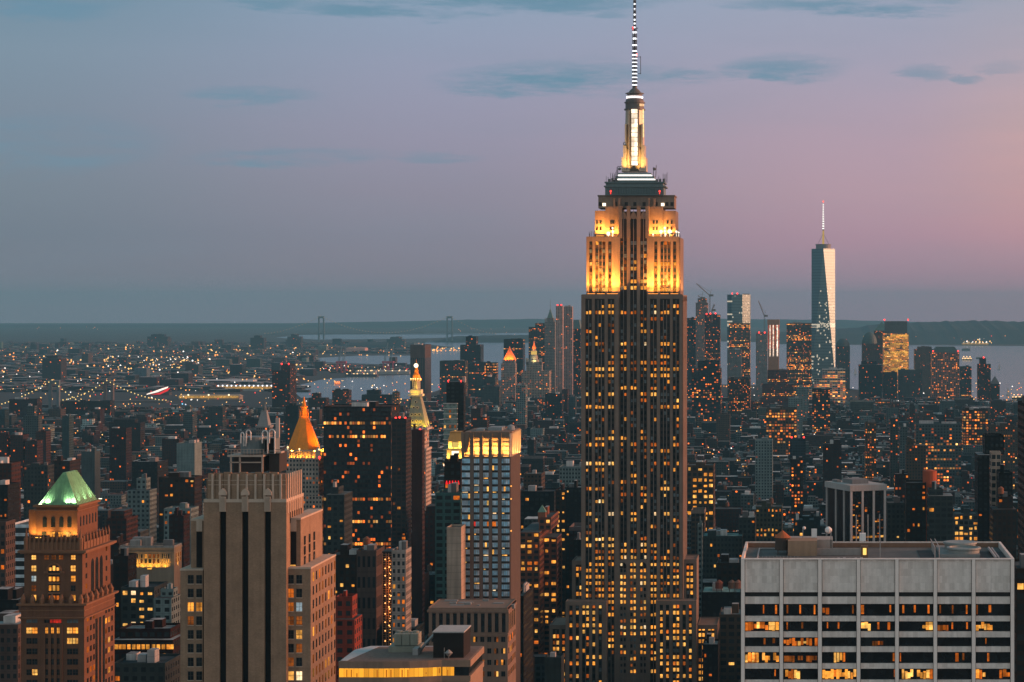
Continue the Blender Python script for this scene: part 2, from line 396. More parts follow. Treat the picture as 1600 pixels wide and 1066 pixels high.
def occ(x0, x1, y0, y1, h):
    FOOT.append((min(x0, x1), max(x0, x1), y0, y1)); OCC.append((y0, CX + x0 * F / y0, CX + x1 * F / y0, CY - (h - EYE) * F / y0, y1))
# ================================================================== the tallest floodlit tower
LIME = stone('limestone', (.175, .138, .112), .85, .5, .1)
SPAN = stone('spandrel_metal', (.022, .019, .017), .5, .3, .3)
TEAL = stone('deck_metal', (.10, .15, .16), .45, .25, .3)
MULL = stone('nickel_mullion', (.20, .17, .15), .45, .2)
BRONZE = stone('mast_metal', (.42, .36, .29), .4, .3, .2, .3)
def bays(st, mu, groups, x0, x1, yf, z0, z1, hw, proud=.8, thin=.14, sill=None):
    """piers between window groups, thin mullions inside a group"""
    edge = x0
    for g_ in groups:
        a, b = g_[0] - hw - .25, g_[-1] + hw + .25
        if a > edge: st.box(edge, a, yf - proud, yf, z0, z1)
        for p, q in zip(g_[:-1], g_[1:]): mu.box((p + q) / 2 - thin, (p + q) / 2 + thin, yf - proud * .6, yf, z0, z1 - .6)
        edge = b
    if x1 > edge: st.box(edge, x1, yf - proud, yf, z0, z1)
def empire():
    Y = 1300.0; k = Y / F; xx = lambda p: X(p, Y); zz = lambda p: Z(p, Y)
    cxm = xx(988)
    R = thing('art_deco_skyscraper', 'tallest grey limestone art deco tower, golden floodlit crown, thin striped antenna mast', 'skyscraper', (cxm, 1321, 0))
    st, mu, co, c2 = MB(), MB(), MB(), MB()
    wr = []; hw = .74; FLR = 3.655
    G = lambda *gs: [[xx(p) for p in g_] for g_ in gs]
    gl = G((917.2, 922.1), (931.8, 936.8, 941.9), (952.1, 957.3)); gc = G((970.8, 976.0), (986.4, 991.6), (1002.0, 1007.4)); gr = G((1018.4, 1023.7), (1033.8, 1039, 1044.2), (1053.6, 1058.8))
    zt, zb = zz(460), 0.0
    zlow = 100.0
    # --- shaft: two wings and the recessed centre
    co.box(xx(909.5), xx(966.7), Y + .8, Y + 42, zb, zt - 1.2); co.box(xx(1011), xx(1066), Y + .8, Y + 42, zb, zt - 1.2); co.box(xx(966.7), xx(1011), Y + 4.5, Y + 38, zb, zz(330))
    bays(st, mu, gl, xx(909.5), xx(966.7), Y + .8, zlow - 60, zt - 2.6, hw); bays(st, mu, gr, xx(1011), xx(1066), Y + .8, zlow - 60, zt - 2.6, hw)
    st.box(xx(909.2), xx(966.9), Y - .1, Y + 3, zt - 2.6, zt); st.box(xx(1010.8), xx(1066.3), Y - .1, Y + 3, zt - 2.6, zt)
    st.box(xx(909.2), xx(966.9), Y + 3, Y + 42, zt - 1.2, zt - .4); st.box(xx(1010.8), xx(1066.3), Y + 3, Y + 42, zt - 1.2, zt - .4)
    bays(st, mu, gc, xx(966.7), xx(1011), Y + 4.5, zz(877), zz(326), hw, .7)
    # side walls of stone with slots
    for j in range(7): st.box(xx(1066) , xx(1066) + .5, Y + 1.5 + j * 6, Y + 5.2 + j * 6, zb, zt - 1.2)
    st.box(xx(1066), xx(1066) + .5, Y, Y + 42, zt - 4, zt - .4)
    st.box(xx(909.5) - .5, xx(909.5), Y, Y + 42, zb, zt - .4)
    # --- centre comes forward below the arches
    za = zz(889)
    bays(st, mu, gc, xx(966.7), xx(1011), Y + .9, 0, za + 1.2, hw, .9)
    st.box(xx(966.7), xx(1011), Y + .9, Y + 4.5, 0, za)
    arch = []
    for g_ in gc:
        c0 = (g_[0] + g_[-1]) / 2; r = (g_[-1] - g_[0]) / 2 + hw + .3
        for i in range(10):
            a0, a1 = PI * i / 10, PI * (i + 1) / 10
            x_a, x_b = c0 - r * math.cos(a0), c0 - r * math.cos(a1); z_a, z_b = za + 1.2 + r * 1.3 * math.sin(a0), za + 1.2 + r * 1.3 * math.sin(a1)
            st.xz([(x_a, z_a), (x_b, z_b), (x_b, zz(877)), (x_a, zz(877))], Y, Y + 4.4)
        co.box(c0 - r, c0 + r, Y + 2.5, Y + 4, za, zz(878))
        st.box(c0 - .12, c0 + .12, Y + 2.2, Y + 2.5, za, zz(879))
    last = xx(966.7)
    for g_ in gc:
        st.box(last, g_[0] - hw - .3, Y, Y + 4.4, za + 1.2, zz(877)); last = g_[-1] + hw + .3
    st.box(last, xx(1011), Y, Y + 4.4, za + 1.2, zz(877))
    st.box(xx(966.7), xx(1011), Y, Y + 4.4, zz(877), zz(875.5))
    rowp = [.3, 1, .5, .35, .06, .14, .45, .06, .5, .85, .97, .7, .1, .4, .5, .3, 1, .4, .05, .2, .12, .35, .5, .3, .25, .6, .3, .4, .2, .55, .35, .5, .3, .45, .6, .3, .25, .4, .5, .5, .75, .7, .55, .85, .85, .5, .7, .6, .3, .6, .5, .7, .75, .6, .7, .5, .45, .4, .5]
    warm = 'aaayyop'
    for r_, pr in enumerate(rowp):
        zc = zz(478.5) - r_ * FLR
        if zc < 40: break
        for side, gs, yw in ((0, gl, Y + .74), (1, gc, Y + 4.44), (2, gr, Y + .74)):
            if side == 1 and zc < zz(876): yw = Y + .84
            if side == 1 and zz(889) + 2 > zc > zz(876) - 1: continue
            gp = (pr * 1.1 if r_ > 38 else pr ** 1.45) * random.uniform(.8, 1.2)
            ww = random.choice(['aayo', 'aaya', 'ooda', 'aaad', 'yyap'])
            for g_ in gs:
                gq = .93 if random.random() < gp else .07
                for x_ in g_: wr.append((x_ - .57, x_ + .57, zc - .98, zc + random.choice([.98, .98, .98, .55]), yw, pick(gq, ww), 'f'))
    # --- upper tower, second and third tiers
    z2, z3 = zz(369.5), zz(324)
    g2l = G((922.1,), (931.8, 937.3, 942.4), (952,)); g2r = G((1024,), (1033.8, 1039, 1044.5), (1053.5,))
    Y2 = Y + 3.6
    for (a, b, gs) in ((915.2, 968, g2l), (1010, 1061, g2r)):
        c2.box(xx(a), xx(b), Y2 + .7, Y + 38, zt - 1, z2 - 3); bays(st, mu, gs, xx(a), xx(b), Y2 + .7, zt - .4, z2 - 2.8, hw, .7)
        st.box(xx(a), xx(b), Y2 - .1, Y2 + 2, z2 - 2.8, z2); st.box(xx(a), xx(b), Y2 + 2, Y + 38, z2 - 3, z2 - .5)
        for r_ in range(8):
            zc = zz(379.5) - r_ * FLR * 1.02 - (r_ > 0) * 1
            pr = [.1, .05, .1, .5, .4, .5, .75, .8][r_]
            for g_ in gs:
                for x_ in g_: wr.append((x_ - .7, x_ + .7, zc - 1.05, zc + 1.05, Y2 + .64, pick(pr, 'aay', 'xxb') if r_ else pick(.25, 'rao', 'x'), 'f'))
    st.box(xx(1061), xx(1061) + .5, Y2 + .3, Y + 38, zt - .4, z2 - .5)
    for r_ in range(8):
        zc = zz(379.5) - r_ * FLR * 1.02
        for g_ in gc:
            for x_ in g_: wr.append((x_ - .7, x_ + .7, zc - 1.05, zc + 1.05, Y + 4.44, pick([.05, .05, .1, .35, .35, .3, .55, .8][r_], 'aay', 'xbxb'), 'f'))
    Y3 = Y + 7.5
    for (a, b, hi) in ((927.4, 944, 2.4), (944, 968.2, 0), (1010.2, 1034, 0), (1034, 1054.5, 2.4)):
        st.box(xx(a), xx(b), Y3 + (.8 if hi else 0), Y + 34, z2 - .5, zz(322) - hi)
    st.box(xx(931.8), xx(1051.6), Y3 + 4.5, Y + 32, zz(324) , zz(304.5)); st.box(xx(930.6), xx(1052.6), Y3 + 4.2, Y + 32.5, zz(305.5), zz(303.3))
    for c0 in (958, 966, 1012, 1021):
        st.box(xx(c0) - .5, xx(c0) + .5, Y3 - .5, Y3 + 2, zz(326), zz(309))
    for p in (934.5, 942, 958.5, 976, 989.5, 1004, 1023, 1040, 1048): co.box(xx(p) - .9, xx(p) + .9, Y3 + 4.4, Y3 + 4.8, zz(320.5), zz(314.5))
    for p in (931, 936.5): 
        for q in (346.5, 356.5): wr.append((xx(p) - .55, xx(p) + .55, zz(q) - .95, zz(q) + .95, Y3 + .72, 'd' if q > 350 else 'x', 'f'))
    for p in (953, 956.5, 1020, 1025, 1041.5, 1048):
        for q in (346.5, 356.5): wr.append((xx(p) - .6, xx(p) + .6, zz(q) - 1.0, zz(q) + 1.0, Y3 - .06 if p < 1030 else Y3 + .74, random.choice('xxd'), 'f'))
    # fan ornaments between the centre piers
    for g_ in gc:
        c0 = (g_[0] + g_[-1]) / 2
        st.xz([(c0 - 2.6, zz(345)), (c0 - 1.2, zz(334)), (c0, zz(329)), (c0 + 1.2, zz(334)), (c0 + 2.6, zz(345)), (c0 + 1.2, zz(341)), (c0, zz(342.5)), (c0 - 1.2, zz(341))], Y + 3.6, Y + 4.4)
    for p in (968.5, 981.2, 997, 1010.5): st.box(xx(p) - 1.0, xx(p) + 1.0, Y + 3.2, Y + 7, zz(372), zz(321.5))
    # --- ears, lower wings
    def block(a, b, yt, y0, y1, cols, rows_from, n, prob, side=True):
        top = zz(yt); co.box(xx(a), xx(b), y0 + .7, y1, 0, top - 1.4); bays(st, mu, [[xx(p) for p in g_] for g_ in cols], xx(a), xx(b), y0 + .7, 0, top - 2.4, hw, .7)
        st.box(xx(a) - .1, xx(b) + .1, y0 - .1, y0 + 1, top - 2.4, top); st.box(xx(a), xx(b), y0 + 1, y1, top - 1.4, top - .5)
        st.box(xx(b), xx(b) + .5, y0, y1, 0, top); st.box(xx(a) - .5, xx(a), y0, y1, 0, top); st.box(xx(a), xx(b), y1 - .6, y1, top - 1.4, top)
        for r_ in range(n):
            zc = zz(rows_from) - r_ * FLR
            if zc < 35: break
            pr = prob * random.uniform(.5, 1.35)
            for g_ in cols:
                for p in g_: wr.append((xx(p) - .7, xx(p) + .7, zc - 1.05, zc + 1.05, y0 + .64, pick(pr, 'aaayyo'), 'f'))
    block(892.5, 909.5, 879, Y + 9, Y + 34, [(899.5, 905)], 892, 5, .7); block(1066.6, 1086, 877, Y + 9, Y + 34, [(1073.5, 1079.5)], 890, 5, .85)
    block(887.7, 948.6, 936.5, Y - 9, Y + 1.2, [(894.5,), (904.5,), (914.5, 920.3), (930,), (940,)], 944.5, 20, .55)
    block(1027.7, 1088, 935.5, Y - 9, Y + 1.2, [(1035,), (1044.5,), (1055, 1060.5), (1070.3,), (1079.8,)], 944.5, 20, .7)
    block(858, 887, 979, Y + 6, Y + 40, [(864, 869.5), (878.5, 884)], 997, 16, .6); block(1090.5, 1119, 979, Y + 6, Y + 40, [(1092.8, 1098.4), (1107.7, 1113.2)], 985, 16, .75)
    st.build('facade', LIME, R); mu.build('mullion', MULL, R, kind='stuff'); co.build('spandrel', SPAN, R); c2.build('upper_spandrel', stone('spandrel_floodlit', (.06, .042, .028), .6), R)  # upper spandrels: same metal in a lighter tone, flood glow put into the colour
    windows(R, wr)
    # --- observation deck and rings
    dk = MB(); yd0, yd1 = Y + 10, Y + 30
    for (a, b, t, bt, i) in ((945.5, 1037, 291, 304, 0), (943.5, 1040, 288.8, 291, -.8), (946.5, 1036, 284.6, 288.8, .4), (944.5, 1038.5, 282.6, 284.6, -.4), (957, 1026, 279.5, 282.6, 3), (961.5, 1022, 273, 277.5, 4.4), (966, 1017, 267.8, 271, 6)):
        dk.box(X(a, yd0 + i), X(b, yd0 + i), yd0 + i, yd1 - i, zz(bt), zz(t))
    for i in range(22): dk.box(xx(950 + i * 4) - .12, xx(950 + i * 4) + .12, yd0 - .5, yd0, zz(302), zz(293))
    dk.build('observation_deck', TEAL, R)
    for (a, b, p, i) in ((961, 1022.5, 278.4, 4), (965.5, 1017.5, 271.7, 5.6)):
        rg = MB(); rg.box(X(a, yd0 + i), X(b, yd0 + i), yd0 + i - .6, yd1 - i + .6, zz(p + 1.0), zz(p - .9)); rg.build('light_ring', lamp('white_tube', (1, .93, .86), 2.4), R)
    an = MB()
    for i in range(26):
        p = random.choice([random.uniform(944, 965), random.uniform(1018, 1042)]); b = zz(281 - (10 if 958 < p < 1024 else 0)); an.box(xx(p) - .1, xx(p) + .1, Y + 13, Y + 13.2, b - 1, b + random.uniform(1.5, 5.5))
    for p in (949, 954, 960, 1024, 1029, 1035): an.box(xx(p) - .7, xx(p) + .7, Y + 12, Y + 14, zz(283), zz(279) + random.random())
    for (p, q) in ((965, 262), (1020, 262), (974, 225)): an.lathe(xx(p), Y + 14, [(.2, zz(q) - .9), (1.1, zz(q)), (.3, zz(q) + .9)], 8)
    an.path([(xx(962), Y + 14, zz(275)), (xx(962), Y + 14, zz(258)), (xx(969), Y + 14, zz(258))], .2); an.path([(xx(1022), Y + 14, zz(275)), (xx(1023), Y + 14, zz(256))], .2)
    an.path([(xx(975), Y + 17, zz(246)), (xx(970.5), Y + 17, zz(246)), (xx(970.5), Y + 17, zz(220)), (xx(974.5), Y + 17, zz(218))], .22)
    an.build('rooftop_antenna', stone('aerial_grey', (.12, .12, .12), .5), R, kind='stuff')
    for p, q in ((952, 299), (1029, 299)): beacon(R, xx(p), Y + 9.2, zz(q), .5)
    for p in (942, 1034): 
        b_ = MB(); b_.box(xx(p) - .9, xx(p) + .9, Y3 + .2, Y3 + 1.6, zz(321), zz(316.5)); b_.build('work_light', lamp('work_white', (1, .8, .55), 2.6), R)
    # --- mooring mast
    cm = Y + 20; mx = X(991.7, cm); xx = lambda p: X(p, cm - 7); zz = lambda p: Z(p, cm)
    ms = MB()
    for (w, t, bt) in ((21, 259, 269), (18.5, 234, 259), (15.8, 172, 234)):
        r = w * k * .93; ms.lathe(mx, cm, [(r * 1.08, zz(bt)), (r * .98, zz(t))], 16, 0, PI / 16)
    for sx in (-1, 1):          # stepped wings
        for (dx, t, w) in ((13, 195, 2.5), (15.6, 228, 2.4), (18, 247, 2.6)):
            ms.box(mx + sx * dx * k - w * k / 2, mx + sx * dx * k + w * k / 2, cm - 6.5, cm + 6.5, zz(269), zz(t))
        for (dx, t, w) in ((7.5, 175, 1.6),):
            ms.box(mx + sx * dx * k - w * k / 2, mx + sx * dx * k + w * k / 2, cm - 6.9, cm - 3, zz(269), zz(t))
    ms.build('mast', BRONZE, R)
    mw = MB(); dkf = MB()
    zt0, zb0 = zz(171.5), zz(259.5); n = 12
    for i in range(n):
        a = zb0 + (zt0 - zb0) * i / n; b = zb0 + (zt0 - zb0) * (i + .88) / n
        wp = MB(); wp.box(xx(986.6), xx(996.2), cm - 7.0, cm - 6.6, a, b); wp.build('mast_window', lamp('mast_white', (1, .92, .78), 1.9, .18, .4), R)
        for j in (1,): wp = MB(); wp.box(xx(1003.6), xx(1005.6), cm - 5.2, cm - 4.6, max(a, zz(216)), max(b, zz(215))); (b > zz(216)) and wp.build('mast_window', lamp('mast_amber', (1, .72, .3), 1.5), R)
    fr = MB(); fr.box(xx(985.4), xx(986.6), cm - 7.3, cm - 6.4, zz(262), zt0 + .5); fr.box(xx(996.2), xx(997.4), cm - 7.3, cm - 6.4, zz(262), zt0 + .5); fr.box(xx(984), xx(999), cm - 8, cm - 6, zz(269), zz(260))
    fr.build('mast_frame', stone('mast_frame_dark', (.1, .08, .06), .5), R)
    cp = MB()
    for (w, t, bt) in ((33.5, 170.5, 172.5), (29.5, 161.5, 170.5), (33, 160, 161.5), (29, 157.5, 160), (22, 150, 154)): cp.cyl(mx, cm, zz(bt), zz(t), w * k / 2, None, 20)
    cp.lathe(mx, cm, [(14.5 * k, zz(157.5)), (12.5 * k, zz(154))], 20); cp.cyl(mx, cm, zz(150), zz(146.8), 12 * k, None, 20)
    cp.lathe(mx, cm, [(14.8 * k, zz(147)), (14.8 * k, zz(146)), (10 * k, zz(144.5)), (6.6 * k, zz(140.5)), (3.6 * k, zz(138)), (3.6 * k, zz(134.5))], 20)
    cp.build('mast_cap', stone('cap_metal', (.12, .12, .12), .45), R)
    rg = MB(); rg.cyl(mx, cm, zz(153.8), zz(151.2), 13.2 * k, None, 24); rg.build('light_ring', lamp('white_pink', (1, .86, .84), 3.2), R)
    for p in (1000, 1002.5, 1005):
        b_ = MB(); b_.box(xx(p) - .35, xx(p) + .35, cm - 5.9 + (p - 1000) * .25, cm - 4, zz(167), zz(163.5)); b_.build('cap_window', lamp('cap_amber', (1, .6, .3), 1.2), R)
    # --- antenna: lattice sections with lit white bands
    at = MB()
    for (w, t, bt) in ((6.6, 88, 135), (6.0, 46, 88), (3.4, -3, 46)):
        w_ = w * k / 2; z0_, z1_ = zz(bt), zz(t); n = max(3, int((z1_ - z0_) / 2.2))
        for sx, sy in ((-1, -1), (1, -1), (1, 1), (-1, 1)): at.box(mx + sx * w_ - .16, mx + sx * w_ + .16, cm + sy * w_ - .16, cm + sy * w_ + .16, z0_, z1_)
        at.box(mx - w_ * .55, mx + w_ * .55, cm - w_ * .55, cm + w_ * .55, z0_, z1_)
        for i in range(n): at.box(mx - w_ - .2, mx + w_ + .2, cm - w_ - .2, cm + w_ + .2, z0_ + (z1_ - z0_) * i / n, z0_ + (z1_ - z0_) * i / n + .35)
    at.box(mx - 5 * k, mx + 5 * k, cm - .5, cm + .5, zz(44.8), zz(43.6)); at.box(xx(999.2), xx(1000), cm - .3, cm + .3, zz(116), zz(88)); at.box(xx(995), xx(1000), cm - .2, cm + .2, zz(115.6), zz(114.8)); at.box(xx(995), xx(1000), cm - .2, cm + .2, zz(89.5), zz(88.8))
    at.build('antenna', stone('antenna_metal', (.09, .08, .08), .5), R)
    bm = lamp('antenna_white', (.93, .95, 1.0), 2.2)
    for (p, w) in [(-1.5, 3.2), (6.5, 3.4), (14.5, 3.4), (23, 3.4), (31, 3.4), (37, 3.4), (43, 3.2)] + [(51, 6.4), (60.5, 6.2), (70.5, 6.4), (80.5, 6.4)] + [(86.5 + i * 5.85, 6.9) for i in range(9)]:
        b_ = MB(); w_ = w * k / 2 + .12; b_.box(mx - w_, mx + w_, cm - w_, cm + w_, zz(p + 1.25), zz(p - 1.0)); b_.build('antenna_band', bm, R)
    beacon(R, xx(987.6), cm - .6, zz(44.5), .45); beacon(R, xx(994), cm - 1.4, zz(86), .4, (1, .2, .15), 2.5)
    # --- floods on the ledges
    xx = lambda p: X(p, Y); zz = lambda p: Z(p, Y)
    g_ = (1.0, .33, .045)
    for (a, b) in ((916, 931), (931, 946), (946, 967.5), (1010.5, 1030), (1030, 1046), (1046, 1061)):
        hot = 1.5 if b in (967.5, 1030) else 1.0
        flood(R, (xx((a + b) / 2), Y + 1.3, zt + .5), (xx((a + b) / 2), Y2 + 2.3, zt + 20), 2200 * hot, g_, ((b - a) * k * .9, .5), 120); flood(R, (xx((a + b) / 2), Y + .9, zt + .5), (xx((a + b) / 2), Y2 + 1.2, zt + 26), 9000 * hot, g_, ((b - a) * k * .9, .5), 60, False)
    for (a, b) in ((929, 944), (944, 966), (1012, 1034), (1034, 1053)):
        flood(R, (xx((a + b) / 2), Y3 - 2.2, z2 + .6), (xx((a + b) / 2), Y3 + .7, z2 + 10), 8200, g_, ((b - a) * k * .9, .5), 120)
    for (a, b) in ((967.5, 983), (1010.5, 995)): flood(R, (xx(a), Y + 1.2, zt + .6), (xx(b), Y + 4.2, zt + 24), 1900, g_, (1.5, .8), 60, False)
    flood(R, (xx(1061) + 3, Y + 20, zt + .5), (xx(1061), Y + 20, zt + 22), 3500, (1, .4, .1), (22, .5), 110, False)
    for sx in (-1, 1):
        flood(R, (mx + sx * 11.5 * k, cm - 10.5, zz(267.5)), (mx + sx * 10 * k, cm - 5, zz(232)), 1700, (1, .5, .12), (3.5, .6), 70, False)
    for (p, q, r) in ((949.5, 364.8, 1.15), (956, 356, .55), (956.5, 361.5, .7), (1032, 361.5, 1.0), (1038, 356, .7), (1038, 361, .7), (1045.5, 361.5, 1.25), (1039, 365.5, .6), (1056, 361.5, .6), (1059.5, 363, .5), (1019.5, 366, .5)):
        b_ = MB(); b_.sphere((xx(p), Y2 + 1.2, zz(q)), r); b_.box(xx(p) - .1, xx(p) + .1, Y2 + 1.1, Y2 + 1.3, z2 - .5, zz(q)); b_.build('dish_lamp', lamp('dish_white', (1, .85, .62), 2.2), R)
    ae = MB()
    for i in range(30):
        p = random.choice([random.uniform(918, 930), random.uniform(1040, 1064), random.uniform(948, 964)]); ae.box(xx(p) - .12, xx(p) + .12, Y2 + 1.4, Y2 + 1.6, z2 - .4, z2 + random.uniform(1, 5))
    for p in (953, 1047, 1050, 1058): ae.lathe(xx(p), Y2 + 1.6, [(.2, z2 + 1), (1.0, z2 + 1.8), (.2, z2 + 2.6)], 8)
    ae.build('ledge_aerial', stone('aerial_grey', (.12, .12, .12), .5), R, kind='stuff')
    occ(xx(858), xx(1119), Y - 9, Y + 42, 82); OCC.append((Y, 909, 1073, 369, Y + 42))
empire()

# ================================================================== brown slab tower with the three black strips
def slab_tower():
    Y = 620.0; k = Y / F; xx = lambda p: X(p, Y); zz = lambda p: Z(p, Y)
    BR = stone('tan_brick', (.265, .185, .125), .9, .5, .25, joints=(.5, .17, .8, .02)); LS = stone('pale_trim', (.42, .35, .28), .85, .25, .3); BK = stone('strip_black', (.009, .010, .011), .9)
    R = thing('brick_setback_tower', 'tan brick setback tower with three full height black strips and a ribbed attic', 'skyscraper', (xx(383), Y + 10, 0))
    b, t, d = MB(), MB(), MB(); wr = []
    yb = Y + 21; ztop = zz(780); zb = zz(1110)
    strips = ((343, 353.3), (378, 388), (413.2, 423.3))
    edge = 318.5
    for (a, c) in strips:
        b.box(xx(edge), xx(a), Y, Y + 2, zb, ztop - .9); b.box(xx(a), xx(c), Y, Y + 2, zz(799.5), ztop - .9); edge = c
        d.box(xx(a), xx(c), Y + 1.2, Y + 1.9, zb, zz(799)); m_ = (a + c) / 2
        d.box(xx(m_) - .7, xx(m_) + .7, Y - .03, Y + 1, zz(799.5), zz(797))
        t_keep = t; t = MB(); t.box(xx(a) , xx(c), Y - .25, Y, zz(799.5), zz(776)); t.xz([(xx(m_ - 6.3), zz(774)), (xx(m_ - 6.3), zz(770)), (xx(m_ - 4), zz(766)), (xx(m_), zz(763)), (xx(m_ + 4), zz(766)), (xx(m_ + 6.3), zz(770)), (xx(m_ + 6.3), zz(774))], Y - .35, Y + 2)
        for j in range(6): t.box(xx(m_ - 4 + j * 1.6) - .06, xx(m_ - 4 + j * 1.6) + .06, Y - .4, Y - .25, zz(798), zz(777))
        t.build('carved_crest', LS, R); t = t_keep
    b.box(xx(edge), xx(447.5), Y, Y + 2, zb, ztop - .9); b.box(xx(318.5), xx(447.5), Y + 2, yb, zb, ztop - .9)
    t.box(xx(318.3), xx(447.7), Y - .15, yb, ztop - .9, ztop)
    b.box(xx(323.8), xx(446), Y + 1, yb - 1, ztop, zz(738.5) - 1.6)
    for i in range(10):          # stepped pieces of the attic
        a = 324 + i * 12.2; b.box(xx(a), xx(a + 11.3), Y + .8, Y + 2, ztop, zz(738.5) - (.3 if i in (0, 9) else 0) - (i % 2) * .25)
    for p in (331.3, 343, 357, 371, 385, 398.5, 412.4, 426, 438): fn = MB(); fn.box(xx(p) - .28, xx(p) + .28, Y + .3, Y + .8, ztop, zz(741.5)); fn.build('attic_fin', LS, R)
    for q in (751, 758): t.box(xx(323.8), xx(446), Y + .7, Y + .78, zz(q) - .08, zz(q) + .08)
    b.box(xx(320.5), xx(325), Y + 1.5, yb - 2, ztop, zz(750))
    for j in range(7): t.box(xx(446), xx(446) + .35, Y + 1.8 + j * 2.6, Y + 2.5 + j * 2.6, ztop - 4, zz(741)); 
    for j in range(6): d.box(xx(447.5), xx(447.5) + .06, Y + 4 + j * 2.7, Y + 5 + j * 2.7, zz(820), zz(788))
    # shoulders left and right
    def sh(a, c, q, y0, y1, cap=True):
        xa, xc = X(a, y0), X(c, y0); b.box(xa, xc, y0, y1, zb, zz(q) - .5); t.box(xa - .12, xc + .12, y0 - .12, y1 + .1, zz(q) - .5, zz(q))
    sh(298.4, 318.3, 814, Y + 5, yb + 3); sh(447.7, 469.7, 812, Y + 5, yb + 12); sh(281.8, 317, 890.5, Y + 2.4, yb + 6); sh(447.7, 485.5, 888, Y + 2.4, yb + 14)
    for (a, c) in ((307, 316), (453, 463)):
        xa, xc = X(a, Y + 5), X(c, Y + 5); d.box(xa, xc, Y + 4.9, Y + 5.1, zz(890), zz(834)); t.box(xa, xc, Y + 4.8, Y + 5.0, zz(833), zz(815))
    wr.append((X(454, Y + 5), X(462, Y + 5), zz(889) , zz(886), Y + 4.85, 'y', 'f'))
    for (cols, y0) in (((298, 311.2), Y + 2.35), ((454.5, 467.5), Y + 2.35)):
        for r_ in range(9):
            zc = zz(907 + 21.6 * r_)
            for ci, p in enumerate(cols):
                kd = {(298, 2): 'a', (311.2, 2): 'a', (298, 3): 'd', (454.5, 1): 'o', (467.5, 1): 'x', (454.5, 2): 'o', (467.5, 2): 'c', (454.5, 3): 'd', (467.5, 3): 'd', (454.5, 4): 'x', (467.5, 4): 'y', (467.5, 5): 'd', (454.5, 6): 'd', (454.5, 7): 'y', (467.5, 7): 'p'}.get((p, r_), 'x')
                wr.append((X(p, y0) - .78, X(p, y0) + .78, zc - 1.2, zc + 1.2, y0, kd, 'f'))
                t.box(X(p, y0) - .9, X(p, y0) + .9, y0 - .12, y0 + .1, zc - 1.42, zc - 1.22)
    xs = X(485.5, Y + 2.4)
    for r_ in range(9):
        zc = zz(905 + 21.6 * r_)
        for j in range(8): wr.append((Y + 5 + j * 4.0, Y + 6.3 + j * 4.0, zc - 1.2, zc + 1.2, xs + .02, pick(.15, 'oad', 'x'), 'r'))
    for j in range(3):
        for r_ in range(3): wr.append((Y + 9 + j * 6, Y + 10.6 + j * 6, zz(850 + r_ * 16) - 1.2, zz(850 + r_ * 16) + 1.2, X(469.7, Y + 5) + .14, 'x', 'r'))
    b.build('brick_wall', BR, R); t.build('stone_trim', LS, R); d.build('black_strip', BK, R)
    windows(R, wr, stone('sash_dark', (.05, .045, .04), .6))
    # roof plant
    xx = lambda p: X(p, Y + 6)
    p_ = MB(); y0, y1 = Y + 5, Y + 17
    for q in (362, 376, 411): p_.box(xx(q) - .22, xx(q) + .22, y0, y0 + .4, zz(741), zz(714))
    for q in (368, 416): p_.box(xx(q) - .2, xx(q) + .2, y1 - .4, y1, zz(741), zz(714))
    p_.box(xx(357), xx(413), y0 - .3, y1, zz(716), zz(713.4)); p_.box(xx(360), xx(411), y0, y0 + .3, zz(725.5), zz(723.8))
    for q in range(12): p_.box(xx(358 + q * 5) - .05, xx(358 + q * 5) + .05, y0 - .3, y0 - .2, zz(713), zz(704))
    for q in (704, 708.5): p_.box(xx(358), xx(413), y0 - .3, y0 - .2, zz(q) - .05, zz(q) + .05)
    p_.box(xx(413), xx(438), y0 + 2, y0 + 6, zz(711), zz(708.5)); p_.box(xx(414), xx(438), y0 + 2, y0 + 2.1, zz(706), zz(704.6))
    for q in range(6): p_.box(xx(414 + q * 4.6) - .05, xx(414 + q * 4.6) + .05, y0 + 2, y0 + 2.1, zz(709), zz(704.6))
    p_.build('plant_platform', stone('platform_tan', (.36, .31, .26), .6), R)
    d2 = MB(); d2.box(xx(364), xx(410), y0 + 2, y1 - 2, zz(741), zz(716)); d2.box(xx(418), xx(434), y0 + 3, y1, zz(741), zz(711)); d2.build('plant_room', stone('plant_dark', (.03, .03, .03), .7), R)
    tk = MB(); tk.lathe(xx(390), Y + 11, [(3.7, zz(712)), (3.7, zz(686.5)), (3.3, zz(685.5))], 20); tk.box(xx(411), xx(428), Y + 7, Y + 13, zz(712), zz(688)); tk.build('roof_tank', stone('tank_blue_grey', (.13, .17, .18), .5, .3, .3), R)
    dk = MB(); dk.box(xx(412), xx(418), Y + 6.8, Y + 7, zz(708), zz(690)); dk.box(xx(419.5), xx(427), Y + 6.8, Y + 7, zz(706), zz(687)); dk.build('louvre', BK, R)
    pp = MB()
    for (a, c, zt_) in ((376, 381, 683), (384.5, 391.5, 679.5), (409.5, 418, 680), (420.5, 429, 678.5)):
        pts = [(xx(a), Y + 6.2, zz(695))] + [(xx((a + c) / 2) - (c - a) / 2 * k * math.cos(PI * i / 8), Y + 6.2, zz(zt_) + .9 * math.sin(PI * i / 8)) for i in range(9)] + [(xx(c), Y + 6.2, zz(711 if a > 405 else 690))]
        pp.path(pts, .2, 8)
    for q in (379, 383): pp.box(xx(q) - .07, xx(q) + .07, Y + 6.9, Y + 7.1, zz(700), zz(684))
    for i in range(8): pp.box(xx(379), xx(383), Y + 6.9, Y + 7.0, zz(685 + i * 2), zz(684.4 + i * 2))
    pp.build('vent_pipe', stone('chrome', (.6, .58, .56), .3, .1, .5, .8), R)
    ae = MB(); ae.box(xx(424) - .5, xx(424) + .5, Y + 13, Y + 14, zz(690), zz(657)); ae.build('flue', stone('flue_pale', (.33, .3, .28), .6), R)
    xx = lambda p: X(p, Y)
